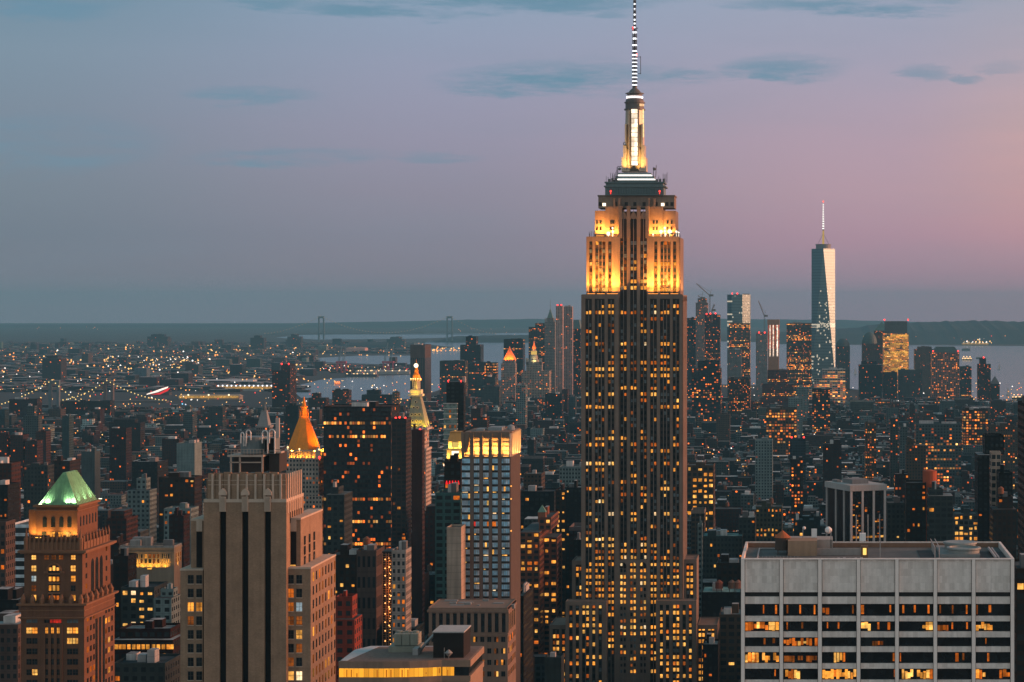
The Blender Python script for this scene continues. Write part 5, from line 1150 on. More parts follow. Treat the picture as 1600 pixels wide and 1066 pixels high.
_R = [o for o in N_THINGS if o['label'].startswith('golden lit glass')][0]
for i in range(15):
    for j in range(4):
        x0_, x1_ = X(1381.5 + j * 9.5, 6700), X(1381.5 + (j + random.choice([1, 1, 1, .6])) * 9.5 - .5, 6700); z_ = Z(587, 6700) + (Z(522, 6700) - Z(587, 6700)) * i / 15
        if random.random() < (.6 if j == 0 else .97): l = MB(); l.box(x0_, x1_, 6699.2, 6699.8, z_, z_ + 6.6); l.build('lit_floor', lamp('gold_floor_%d' % (i % 3), (1, .44 + .05 * (i % 3), .09), .6 + .14 * (i % 3), .45, .06), _R)
# ================================================================== landmark towers built one by one
def gold_pyramid():
    Y = 1950.0; k = Y / F; xx = lambda p: X(p, Y); zz = lambda p: Z(p, Y)
    R = thing('gilded_pyramid_tower', 'stone tower under an orange floodlit gilded octagonal pyramid with a lantern', 'tower', (xx(473), Y + 20, 0))
    LS = stone('limestone_grey', (.30, .27, .23), .85, .25, .15); GD = stone('gilded_tile', (.68, .23, .015), .5, .2, .3, .25)
    b = MB(); b.fac = True
    b.fbox(xx(446), xx(497), Y + 2, Y + 36, 0, zz(717), (.26, .235, .2), (.14, 0, .3, 0), 2.8, 3.8); b.fbox(xx(432), xx(503), Y, Y + 44, 0, zz(775), (.26, .235, .2), (.14, 0, .6, 0), 2.8, 3.8); b.build('facade', FM, R)
    c = MB(); zb = zz(717)
    c.box(xx(452), xx(494), Y + 5, Y + 33, zb, zz(704.5)); 
    for i in range(9):
        p = 454 + i * 4.8; c.box(xx(p) - .5, xx(p) + .5, Y + 3.2, Y + 4, zb, zz(706))
    c.box(xx(449), xx(495), Y + 2.6, Y + 34, zz(706), zz(704)); c.box(xx(445), xx(498), Y + 1.4, Y + 37, zb - .8, zb + .3)
    for px_, yy in ((447.5, Y + 3.5), (495.5, Y + 3.5), (447.5, Y + 34.5), (495.5, Y + 34.5)):
        c.box(xx(px_) - 2, xx(px_) + 2, yy - 2, yy + 2, zb, zz(706)); c.lathe(xx(px_), yy, [(2.5, zz(706)), (2.2, zz(703)), (.9, zz(700)), (.5, zz(697)), (.1, zz(694))], 8)
    for i in range(5): c.box(xx(496), xx(496) + 1, Y + 7 + i * 5.5, Y + 8 + i * 5.5, zb, zz(706))
    c.build('arcade', LS, R)
    p_ = MB(); xm, ym = X(475, Y + 19), Y + 19
    n = 8; prof = [(25.5 * k, zz(705)), (24 * k, zz(703.5)), (6.6 * k, zz(653.5))]
    p_.lathe(xm, ym, prof, n, 0, PI / 8 + .05, 1.12, .92); p_.build('gilded_roof', GD, R)
    l = MB()
    l.lathe(xm, ym, [(7.6 * k, zz(653.5)), (7.6 * k, zz(652)), (4.6 * k, zz(651)), (4.4 * k, zz(639)), (6.0 * k, zz(638)), (6.0 * k, zz(636.5)), (3.4 * k, zz(635.5)), (2.8 * k, zz(632)), (1.5 * k, zz(627)), (.9 * k, zz(623.5)), (1.0 * k, zz(622.6)), (.1, zz(621))], 10)
    for i in range(8):
        a = 2 * PI * i / 8; l.cyl(xm + 6.4 * k * math.cos(a), ym + 6.4 * k * math.sin(a), zz(652), zz(641 + (i % 2) * 3), .7, .15, 5)
    l.build('lantern', GD, R)
    og = (1, .33, .02)
    for i in range(4): flood(R, (xx(452 + i * 14), Y + 3.4, zz(706)), (xx(466 + i * 6), Y + 15, zz(668)), 13000, og, (5, .6), 100, i == 1)
    for i in range(3): flood(R, (xx(498), Y + 8 + i * 10, zz(707)), (xx(481), Y + 14 + i * 5, zz(668)), 15000, og, (.6, 5), 100, i == 0)
    flood(R, (xx(448), Y + 18, zz(707)), (xx(468), Y + 18, zz(668)), 6000, og, (.6, 5), 100, False)
    for i in range(4): flood(R, (xx(455 + i * 12), Y + 2.2, zb + .4), (xx(455 + i * 12), Y + 5, zz(708)), 1100, og, (5, .4), 140, False)
    for i in range(2): flood(R, (xx(499), Y + 10 + i * 14, zb + .4), (xx(494), Y + 10 + i * 14, zz(706)), 1700, og, (.4, 6), 140, False)
    flood(R, (xm + 3, ym - 9, zz(652)), (xm, ym, zz(640)), 700, og, (2, .6), 120, False); flood(R, (xm + 9, ym - 4, zz(652)), (xm, ym, zz(636)), 250, og, (2, .6), 120, False)
    for p, q in ((467, 703.5), (449, 700.5), (498, 704)): beacon(R, xx(p), Y + 1.8, zz(q), .8, (1, .65, .3), 2.5)
    for p, q in ((440, 722), (499, 717)): beacon(R, xx(p), Y + 1, zz(q), 1.1)
    occ(xx(432), xx(503), Y, Y + 44, 120); OCC.append((Y, 446, 515, 622, Y + 36))
gold_pyramid()
def campanile():
    Y = 2120.0; k = Y / F; xx = lambda p: X(p, Y); zz = lambda p: Z(p, Y)
    R = thing('campanile_tower', 'pale stone campanile with yellow floodlit steep roof, round dormers and gold lantern', 'tower', (xx(653), Y + 12, 0))
    ST = stone('marble_pale', (.45, .40, .34), .8, .2, .2); RF = stone('roof_marble', (.22, .23, .17), .75, .3, .3); GD = stone('gilded_tile', (.68, .23, .015), .5, .2, .3, .25)
    b = MB(); b.fac = True; b.fbox(xx(637), xx(663), Y, Y + 26, 0, zz(672), (.34, .29, .25), (.04, 0, .3, 0), 4, 4); b.fbox(xx(634), xx(666), Y - 1.5, Y + 28, 0, zz(703), (.34, .29, .25), (.04, 0, .3, 0), 4, 4); b.build('facade', FM, R)
    t = MB(); t.box(xx(634.5), xx(668), Y - 1, Y + 27, zz(672), zz(669)); t.box(xx(633), xx(667), Y - 2, Y + 28.5, zz(704), zz(701)); t.build('cornice', ST, R)
    r = MB(); r.taper((xx(635.5), xx(665.5), Y, Y + 25), zz(669), (X(644, Y + 8), X(656.5, Y + 8), Y + 8, Y + 18), zz(620)); 
    r.build('steep_roof', RF, R)
    d = MB(); h_ = MB()
    def fr(q): return (q - 620) / 49.0
    xq = xx
    for q, ps in ((666.5, (644, 650.5, 657)), (658, (645, 651, 656.8)), (648, (643.5, 649, 655)), (637.5, (646.5, 652)), (628.5, (649.5,))):
        yf = Y + 8 * (1 - fr(q)) - .2; xx = lambda p: X(p, yf)
        for p in ps:
            d.lathe(xx(p), yf, [(1.0, 0)], 3) if False else None
            for i in range(10):
                a0, a1 = 2 * PI * i / 10, 2 * PI * (i + 1) / 10
                d.tube((xx(p) + 1.15 * math.cos(a0), yf - .3, zz(q) + 1.15 * math.sin(a0)), (xx(p) + 1.15 * math.cos(a1), yf - .3, zz(q) + 1.15 * math.sin(a1)), .3, 4)
            h_.xz([(xx(p) + .95 * math.cos(2 * PI * i / 10), zz(q) + .95 * math.sin(2 * PI * i / 10)) for i in range(10)], yf - .35, yf + 1.2)
    xx = xq
    d.build('dormer_ring', ST, R, kind='stuff'); h_.build('dormer_opening', glass('dark_pane'), R)
    l = MB(); xm, ym = X(650.5, Y + 13), Y + 13
    l.box(xm - 11 * k, xm + 11 * k, ym - 11 * k, ym + 11 * k, zz(620), zz(616.5)); l.box(xm - 9 * k, xm + 9 * k, ym - 9 * k, ym + 9 * k, zz(616.5), zz(609.5))
    for i in range(8):
        a = 2 * PI * i / 8 + PI / 8; l.cyl(xm + 5.4 * k * math.cos(a), ym + 5.4 * k * math.sin(a), zz(609.5), zz(595), .55, None, 6)
    l.cyl(xm, ym, zz(609.5), zz(595), 3.2 * k, None, 10); l.build('lantern', ST, R)
    g_ = MB(); g_.lathe(xm, ym, [(8.4 * k, zz(595)), (8.4 * k, zz(593)), (6.6 * k, zz(591)), (5.6 * k, zz(587)), (3.2 * k, zz(583.5)), (3 * k, zz(581)), (4.0 * k, zz(579.8)), (2.2 * k, zz(578)), (2.0 * k, zz(575.5)), (.8 * k, zz(574.5)), (.5 * k, zz(568)), (.1, zz(562))], 14); g_.build('gilded_dome', GD, R)
    bl = MB(); bl.sphere((xm, ym - 2.2 * k, zz(571.8)), 3.4 * k, 0, 12, 8); bl.build('crown_lamp', lamp('crown_lamp_white', (1, .82, .5), 3.2), R)
    yl = (1, .60, .03)
    flood(R, (xx(660), Y - 2.5, zz(668)), (xx(652), Y + 5, zz(640)), 1500, yl, (10, .6), 110, False); flood(R, (xx(645), Y - 2.5, zz(668)), (xx(648), Y + 5, zz(650)), 900, yl, (10, .6), 110, False)
    for j in range(2): flood(R, (xx(667.5), Y + 7 + j * 12, zz(669)), (xx(658), Y + 9 + j * 8, zz(642)), 2600, yl, (.6, 8), 110, False)
    flood(R, (xx(637), Y + 5, zz(640)), (xx(646), Y + 10, zz(628)), 1500, yl, (1, 3), 100, False)
    flood(R, (xm, ym - 8.5, zz(618)), (xm, ym - 3, zz(603)), 700, yl, (8, .5), 130, False); flood(R, (xm + 9, ym, zz(618)), (xm + 3, ym, zz(603)), 600, yl, (.5, 8), 130, False)
    flood(R, (xm, ym - 5.6 * k - 2.4, zz(609)), (xm, ym - 3, zz(600)), 420, yl, (5, .4), 130, False)
    flood(R, (xm, ym - 8, zz(593.4)), (xm, ym - 2, zz(583)), 700, (1, .42, .04), (5, .4), 120, False); flood(R, (xm + 7, ym - 2, zz(593.4)), (xm, ym - 1, zz(583)), 400, (1, .42, .04), (.4, 5), 120, False)
    for i in range(5): beacon(R, xm + (-7.4 + i * 3.7) * k, ym - (8.6 - abs(i - 2) * 1.2) * k, zz(593.6), .7, (1, .7, .25), 2.5)
    occ(xx(634), xx(666), Y, Y + 26, 140); OCC.append((Y, 633, 675, 568, Y + 26))
campanile()
def domed_utility():
    Y = 2900.0; k = Y / F; xx = lambda p: X(p, Y); zz = lambda p: Z(p, Y)
    R = thing('domed_stone_tower', 'small grey stone tower with a pale stepped cap behind the roof tank', 'tower', (xx(411), Y + 9, 0))
    b = MB(); b.fac = True; b.fbox(xx(400), xx(421), Y, Y + 18, 0, zz(668), (.13, .12, .11), (.02, 0, .3, 0), 3, 4); b.build('facade', FM, R)
    t = MB(); t.box(xx(399), xx(422), Y - .8, Y + 19, zz(668), zz(665)); t.taper((xx(402), xx(419), Y + 1, Y + 17), zz(665), (xx(406), xx(415), Y + 5, Y + 13), zz(645)); t.box(xx(406), xx(415), Y + 5, Y + 13, zz(645), zz(642)); t.build('stepped_cap', stone('cap_pale', (.2, .21, .21)), R)
    t = MB(); t.lathe(xx(411), Y + 9, [(2.6, zz(642)), (2.4, zz(637)), (1.2, zz(634)), (.3, zz(630)), (.1, zz(626))], 8); t.build('lantern', stone('lantern_dark', (.1, .12, .12)), R); occ(xx(400), xx(421), Y, Y + 18, 110)
domed_utility()
def tapered():
    Y = 6300.0; xx = lambda p: X(p, Y); zz = lambda p: Z(p, Y)
    R = thing('tapered_glass_skyscraper', 'tapered glass skyscraper with one pink lit facet and a tall banded spire', 'skyscraper', (xx(1286.5), Y + 33, 0))
    m, g, out = newmat('curtain_wall_facet'); b = g.new('ShaderNodeBsdfPrincipled'); ge = g.new('ShaderNodeNewGeometry')
    sp = g.new('ShaderNodeSeparateXYZ'); g.l.new(ge.outputs['Position'], sp.inputs[0])
    fv = g.math('FRACT', g.math('DIVIDE', sp.outputs[2], 8.2)); bandm = g.math('LESS_THAN', fv, .22)
    g.l.new(g.mix(bandm, (.085, .14, .16), (.05, .09, .105)), b.inputs['Base Color']); b.inputs['Metallic'].default_value = .8; b.inputs['Roughness'].default_value = .3
    cb = g.new('ShaderNodeCombineXYZ'); g.l.new(g.math('FLOOR', g.math('DIVIDE', g.math('ADD', sp.outputs[0], sp.outputs[1]), 3.2)), cb.inputs[0]); g.l.new(g.math('FLOOR', g.math('DIVIDE', sp.outputs[2], 4.1)), cb.inputs[1])
    wn = g.new('ShaderNodeTexWhiteNoise'); g.l.new(cb.outputs[0], wn.inputs[0])
    low = g.smooth(sp.outputs[2], 380, 150, .0, .07)
    band = g.math('MULTIPLY', g.math('LESS_THAN', g.math('ABSOLUTE', g.math('SUBTRACT', sp.outputs[2], 205)), 6.0), .6)
    on = g.math('LESS_THAN', wn.outputs[0], g.math('MAXIMUM', low, band))
    b.inputs['Emission Color'].default_value = (1, .82, .58, 1); g.l.new(g.math('MULTIPLY', on, .6), b.inputs['Emission Strength']); g.l.new(b.outputs[0], out.inputs[0])
    try: m.cycles.emission_sampling = 'NONE'
    except Exception: pass
    x0, x1 = xx(1268), xx(1305); w = x1 - x0; y0, y1 = Y, Y + w; z0, z1 = 56.0, zz(388.5); xm, ym = (x0 + x1) / 2, (y0 + y1) / 2
    mb = MB(); B = [(x0, y0, z0), (x1, y0, z0), (x1, y1, z0), (x0, y1, z0)]; T = [(xm, y0, z1), (x1, ym, z1), (xm, y1, z1), (x0, ym, z1)]
    for i in range(4): mb.face([B[i], B[(i + 1) % 4], T[i]]); mb.face([B[(i + 1) % 4], T[(i + 1) % 4], T[i]])
    mb.face(T); mb.box(x0, x1, y0, y1, 0, 56); mb.build('glass_shaft', m, R)
    c = MB(); c.cyl(xm, ym, z1, zz(382), 21, None, 20); c.cyl(xm, ym, zz(382), zz(381.3), 22.5, None, 20); c.build('ring_crown', stone('ring_grey', (.16, .18, .19), .5), R)
    s = MB(); s.cyl(xm, ym, zz(382), zz(360), 2.8, 2.2, 8); s.build('spire_base', lamp('spire_yellow', (1, .62, .1), .55), R)
    s = MB(); s.cyl(xm, ym, zz(360), zz(316), 2.2, 1.0, 8); s.build('spire', stone('spire_steel', (.15, .15, .16), .5), R)
    s = MB(); s.path([(xm - 16, ym - 8, zz(382)), (xm, ym, zz(364))], .5); s.path([(xm + 16, ym - 8, zz(382)), (xm, ym, zz(364))], .5); s.build('stay_cable', stone('spire_steel', (.15, .15, .16), .5), R)
    for i in range(11): s = MB(); s.cyl(xm, ym, zz(357.5 - i * 3.75), zz(355.6 - i * 3.75), 2.7 - i * .12, None, 8); s.build('spire_band', lamp('spire_white', (1, .95, .88), 1.8), R)
    beacon(R, xm, ym, zz(315.5), 2.2, (1, .1, .06), 3)
    OCC.append((Y, 1268, 1305, 388, Y + 66)); FOOT.append((x0, x1, y0, y1))
tapered()
def mirror():
    Y = 6400.0; xx = lambda p: X(p, Y); zz = lambda p: Z(p, Y); R = thing('mirror_glass_tower', MIRROR, 'skyscraper', (xx(1154), Y + 30, 0)); N_THINGS.append(R)
    m = bpy.data.materials['curtain_wall_facet']; s = MB(); s.prism([(xx(1136), Y + 14), (xx(1143), Y), (xx(1160), Y), (xx(1172), Y + 22), (xx(1172), Y + 60), (xx(1136), Y + 60)], 0, zz(460.5)); s.build('glass_shaft', m, R)
    s = MB(); s.box(xx(1160), xx(1171), Y + 24, Y + 26, zz(460.5), zz(459)); s.box(xx(1146), xx(1156), Y + 20, Y + 40, zz(460.5), zz(459.5)); s.build('parapet', stone('ring_grey', (.16, .18, .19), .5), R)
    for p in (1144, 1152): beacon(R, xx(p), Y + 1, zz(460), 2.2)
    OCC.append((Y, 1136, 1172, 460, Y + 60)); FOOT.append((xx(1136), xx(1172), Y, Y + 60))
mirror()
def gothic():
    Y = 5900.0; xx = lambda p: X(p, Y); zz = lambda p: Z(p, Y)
    R = thing('gothic_spire_tower', 'grey gothic tower with a green spire left of the rippled silver tower', 'skyscraper', (xx(859), Y + 13, 0))
    b = MB(); b.fac = True; t_ = (.19, .2, .19)
    b.fbox(xx(851), xx(867), Y, Y + 26, 0, zz(503), t_, (.07, 0, .2, 0), 3.5, 4); b.fbox(xx(853.5), xx(864.5), Y + 3, Y + 23, zz(503), zz(497), t_, (.05, 0, .5, 0), 3.5, 4); b.build('facade', FM, R)
    s = MB(); s.taper((xx(854.5), xx(863.5), Y + 4, Y + 22), zz(497), (xx(857.5), xx(860.5), Y + 11, Y + 15), zz(487)); s.lathe(xx(859), Y + 13, [(2.6, zz(487)), (2.2, zz(485)), (.6, zz(483)), (.3, zz(468))], 8); s.build('spire', stone('spire_green', (.12, .2, .18)), R)
    s = MB()
    for p in (852, 866): s.lathe(xx(p), Y + 1, [(1.6, zz(503)), (1.4, zz(500)), (.1, zz(496))], 6)
    s.build('pinnacle', stone('pinnacle_grey', (.2, .2, .19)), R); OCC.append((Y, 851, 867, 483, Y + 26)); FOOT.append((xx(851), xx(867), Y, Y + 26))
gothic()
def orange_court():
    Y = 5400.0; xx = lambda p: X(p, Y); zz = lambda p: Z(p, Y)
    R = thing('pyramid_court_tower', 'courthouse tower with a red orange floodlit pyramid roof', 'tower', (xx(794), Y + 13, 0))
    b = MB(); b.fac = True; b.fbox(xx(783), xx(805), Y, Y + 30, 0, zz(568), (.24, .22, .2), (.16, 0, .25, 0), 3.5, 4); b.fbox(xx(785), xx(804), Y + 2, Y + 28, zz(568), zz(563), (.24, .22, .2), (.0, 0, .25, 0), 3.5, 4); b.build('facade', FM, R)
    s = MB(); s.taper((xx(786), xx(805), Y + 2, Y + 28), zz(563), (xx(795) - 1, xx(795) + 1, Y + 14, Y + 16), zz(544)); s.lathe(xx(795), Y + 15, [(1.6, zz(545)), (1.2, zz(543)), (.1, zz(541))], 6); s.build('pyramid_roof', stone('gilded_red', (.6, .22, .07), .6), R)
    for p in (789, 795, 801): flood(R, (xx(p), Y - 2, zz(562.5)), (xx(795), Y + 9, zz(553)), 7000, (1, .20, .03), (6, 1), 110, p == 795)
    flood(R, (xx(806), Y + 15, zz(562.5)), (xx(799), Y + 15, zz(553)), 7000, (1, .20, .03), (1, 8), 110, False)
    OCC.append((Y, 782, 809, 544, Y + 30)); FOOT.append((xx(783), xx(805), Y, Y + 30))
orange_court()
def municipal():
    Y = 5600.0; k = Y / F; xx = lambda p: X(p, Y); zz = lambda p: Z(p, Y)
    R = thing('municipal_tower', 'municipal block with a tiered wedding cake tower and gold statue', 'tower', (xx(838), Y + 20, 0))
    b = MB(); b.fac = True; b.fbox(xx(815), xx(858), Y, Y + 45, 0, zz(580), (.27, .25, .21), (.18, .05, .4, 0), 4, 4.2); b.fbox(xx(822), xx(846), Y + 5, Y + 30, zz(580), zz(566), (.27, .25, .21), (.05, 0, .4, 0), 4, 4.2); b.build('facade', FM, R)
    s = MB(); xm, ym = xx(833), Y + 17
    s.lathe(xm, ym, [(8 * k, zz(570)), (8 * k, zz(563)), (6.4 * k, zz(562)), (5.6 * k, zz(556)), (4.6 * k, zz(555)), (4.4 * k, zz(548.5)), (3.4 * k, zz(548)), (3.2 * k, zz(546))], 12); s.box(xx(821), xx(825), Y + 5, Y + 9, zz(570), zz(560)); s.box(xx(842), xx(846), Y + 5, Y + 9, zz(570), zz(560)); s.build('tiered_tower', stone('tier_stone', (.33, .30, .24)), R)
    s = MB(); s.cyl(xm, ym, zz(554.5), zz(549), 4.6 * k, None, 12); s.build('lit_drum', lamp('drum_yellow', (1, .62, .14), .8), R)
    s = MB(); s.lathe(xm, ym, [(3.6 * k, zz(545)), (3 * k, zz(543)), (1.6 * k, zz(540)), (1.2 * k, zz(537)), (.5 * k, zz(533))], 8); s.build('gold_statue', stone('gilded_red', (.6, .22, .07), .6), R)
    flood(R, (xm, ym - 14, zz(546.5)), (xm, ym, zz(540)), 4200, (1, .3, .04), (6, 1), 120, False); flood(R, (xm + 4, ym - 18, zz(566)), (xm, ym - 6, zz(557)), 2500, (1, .75, .3), (8, 1), 120, False)
    OCC.append((Y, 815, 859, 566, Y + 45)); FOOT.append((xx(815), xx(858), Y, Y + 45))
municipal()
def slender():
    Y = 2200.0; xx = lambda p: X(p, Y); zz = lambda p: Z(p, Y)
    R = thing('slender_black_tower', 'slender black tower with stacked pale green balcony floors on its front', 'tower', (xx(709), Y + 9, 0))
    b = MB(); b.fac = True; b.fbox(xx(697), xx(724), Y + 2, Y + 14, 0, zz(597), PAL['black'], (.02, 0, .3, .5), 4, 4); b.build('facade', FM, R)
    c = MB(); gl = glass('balcony_glass', (.12, .2, .19), .25); g_ = MB()
    for i in range(13):
        q = 630 + i * 8; c.box(xx(692.5), xx(715), Y - 2, Y + 2, zz(q + 1.2), zz(q)); g_.box(xx(693.5), xx(714.5), Y - 1, Y + 1.9, zz(q + 8) , zz(q + 1.2))
    c.build('balcony_slab', stone('slab_white', (.4, .42, .4)), R, kind='stuff'); g_.build('balcony_glass', gl, R, kind='stuff')
    wr = []
    for i in range(9):
        q = 630 + i * 8; 
        for j in range(5):
            if random.random() < .35: wr.append((xx(694 + j * 4), xx(697 + j * 4), zz(q + 7), zz(q + 2.5), Y - 1.08, random.choice('adyo'), 'f'))
    windows(R, wr); beacon(R, xx(700), Y + 2, zz(596.5), .75); beacon(R, xx(720), Y + 2, zz(596.5), .75)
    c = MB(); c.box(xx(722), xx(726), Y + 3, Y + 9, zz(598), zz(589)); c.build('lift_overrun', stone('overrun_grey', (.3, .29, .27), .8), R); occ(xx(692), xx(724), Y - 2, Y + 14, 150); OCC.append((Y, 697, 726, 597, Y + 14))
slender()
def piered():
    Y = 1500.0
    R = thing('black_piered_block', 'black glass block with white vertical piers and a pale roof slab', 'office block', (X(1338, Y), Y + 18, 0))
    a = math.radians(24); o = Vector((X(1329, Y), Y, 0)); u = Vector((math.cos(a), math.sin(a), 0)) ; v = Vector((-math.sin(a), math.cos(a), 0))
    w, d = 26.3, 40.0; zt = Z(768, Y)
    def ob(mb, u0, u1, v0, v1, z0, z1, mat=0):
        P = lambda a_, b_, z: tuple(o + u * a_ + v * b_ + Vector((0, 0, z)))
        mb._add([P(u0, v0, z0), P(u1, v0, z0), P(u1, v1, z0), P(u0, v1, z0), P(u0, v0, z1), P(u1, v0, z1), P(u1, v1, z1), P(u0, v1, z1)], [(0, 1, 5, 4), (1, 2, 6, 5), (2, 3, 7, 6), (3, 0, 4, 7), (4, 5, 6, 7), (3, 2, 1, 0)], mat)
    b = MB(); ob(b, .8, w - .8, .8, d - .8, 0, zt); b.build('curtain_wall', glass('black_wall', (.012, .013, .015), .2), R)
    p = MB()
    for t in (0, .333, .667, 1.0): ob(p, t * (w - 1.4), t * (w - 1.4) + 1.4, -.2, 1, 0, zt)
    for t in (.28, .62, 1.0): ob(p, -.2, 1, t * (d - 1), t * (d - 1) + .6, 0, zt)
    for t in (.17, .5, .83): ob(p, t * w - .3, t * w + .3, .3, .9, 0, zt - 16)
    p.build('pier', stone('white_pier', (.55, .52, .5), .8), R, kind='stuff')
    s = MB(); ob(s, -.6, w + .6, -.6, d + .6, zt, zt + 4.0); s.build('roof_slab', stone('slab_pale', (.40, .385, .37), .8), R)
    s = MB(); ob(s, 6, 18, 10, 26, zt + 4, zt + 7); ob(s, 3, 6, 28, 36, zt + 4, zt + 5.6); s.build('plant_room', stone('plant_grey', (.2, .2, .2)), R)
    for i in range(70):
        a_ = random.choice([.1, .2, .26, .45, .55, .72, .8, .9]) * w; zc = zt - 6 - random.random() ** .6 * 48; l = MB(); ob(l, a_ - .8, a_ + .8, .72, .8, zc, zc + random.choice([.8, 1.6, .5])); l.build('window', wmat(random.choice('adoodd')), R)
    for i in range(9): l = MB(); ob(l, 2 + i * 2.6, 4 + i * 2.6, .72, .8, Z(842, Y), Z(839, Y)); l.build('window', wmat(random.choice('yao')), R)
    OCC.append((Y, 1291, 1385, 757, Y + 45)); FOOT.append((X(1285, Y), X(1388, Y), Y, Y + 46))
piered()
def gold_box():
    Y = 1212.0; xx = lambda p: X(p, Y); zz = lambda p: Z(p, Y)
    R = thing('golden_penthouse_tower', 'small tower with a golden floodlit mansard top left of the lit crown', 'tower', (xx(711), Y + 6, 0)); y = Y
    b = MB(); b.fac = True; b.fbox(xx(695), xx(722), y, y + 12, 0, zz(717), PAL['dark brown'], (.05, 0, .3, 0)); b.build('facade', FM, R)
    S_ = stone('golden_stone', (.5, .4, .2), .8); c = MB(); c.box(xx(698), xx(722), y + .8, y + 10, zz(717), zz(703)); c.box(xx(695.5), xx(723), y, y + 11, zz(703.4), zz(702)); c.box(xx(700), xx(722), y + 1.2, y + 10, zz(702), zz(690)); c.build('lit_storey', S_, R)
    m_ = MB(); m_.taper((xx(699), xx(723), y + .6, y + 11), zz(690), (xx(702), xx(721), y + 3, y + 10), zz(677)); m_.box(xx(701.5), xx(721.5), y + 2.8, y + 10.2, zz(677), zz(675)); m_.build('mansard_roof', stone('mansard_ochre', (.45, .25, .08), .7), R)
    w = MB(); w.box(xx(705.5), xx(716.5), y + .5, y + .8, zz(716), zz(705)); w.build('lit_screen', lamp('screen_white', (1, .88, .62), 1.7), R); w = MB(); w.box(xx(706), xx(716), y + .9, y + 1.2, zz(700), zz(691.5)); w.build('lit_screen', lamp('screen_olive', (1, .68, .16), .75), R)
    og = (1, .55, .1)
    for p in (699, 720): flood(R, (xx(p), y - .8, zz(717)), (xx(p), y + 1, zz(708)), 420, og, (2, .4), 140, False)
    for p in (702, 711, 719): flood(R, (xx(p), y - .4, zz(702)), (xx(p), y + 2, zz(685)), 600, og, (2.4, .4), 140, False)
    for p in (695, 704.5): beacon(R, xx(p), y - .4, zz(729), .8, (1, .62, .42), 2.5)
    OCC.append((y, 695, 724, 675, y + 12)); FOOT.append((xx(695), xx(722), y, y + 12))
gold_box()
def red_ledge():
    Y = 1190.0; xx = lambda p: X(p, Y); zz = lambda p: Z(p, Y); R = [o for o in N_THINGS if o['label'].startswith('dark box with a red')][0]
    for p in (698, 702.6, 707.2, 711.8, 716.4):
        l = MB(); l.taper((xx(p) - .6, xx(p) + .6, Y - .3, Y - .05), zz(757), (xx(p) - .15, xx(p) + .15, Y - .3, Y - .05), zz(751)); l.build('red_uplight', lamp('uplight_red', (1, .015, .02), 1.4), R)
red_ledge()
def hall():
    Y = 1150.0; xx = lambda p: X(p, Y); zz = lambda p: Z(p, Y)
    R = thing('floodlit_hall', 'long classical hall with its upper windows floodlit yellow, left of the tan tower', 'hall', (xx(229), Y + 8, 0))
    S_ = stone('hall_stone', (.2, .165, .12), .85, .3, .3); b, d = MB(), MB(); b.box(xx(187), xx(272), Y, Y + 14, 0, zz(859)); b.box(xx(186), xx(272.6), Y - .6, Y + 14.4, zz(859), zz(856)); b.box(xx(186.5), xx(272.4), Y - .3, Y + 14.2, zz(864), zz(862.5))
    for i in range(24): b.box(xx(188 + i * 3.5), xx(189.8 + i * 3.5), Y - .3, Y, zz(888), zz(865)) if i % 2 == 0 else None
    b.build('stone_wall', S_, R); wr = []
    for i in range(10):
        p = 210 + i * 6.1
        for q in (869, 877): wr.append((xx(p) - .7, xx(p) + .7, zz(q + 3), zz(q - 3), Y - .06, random.choice('axadxd'), 'f'))
    for j in range(3):
        for q in (869, 877): wr.append((Y + 3 + j * 4, Y + 4.4 + j * 4, zz(q + 3), zz(q - 3), xx(272) + .06, 'd', 'r'))
    windows(R, wr)
    for i in range(5): flood(R, (xx(212 + i * 11.5), Y - 1.5, zz(888)), (xx(212 + i * 11.5), Y, zz(874)), 480, (1, .46, .05), (2.4, .4), 130, i == 2)
    flood(R, (xx(272) + 1.6, Y + 7, zz(885)), (xx(272), Y + 7, zz(868)), 560, (1, .42, .05), (.4, 8), 130, False)
    roof_bits(R, xx(187), xx(272), Y, Y + 14, zz(856), (.2, .2, .19), random.Random(4), 3); occ(xx(187), xx(272), Y, Y + 14, zz(856))
hall()
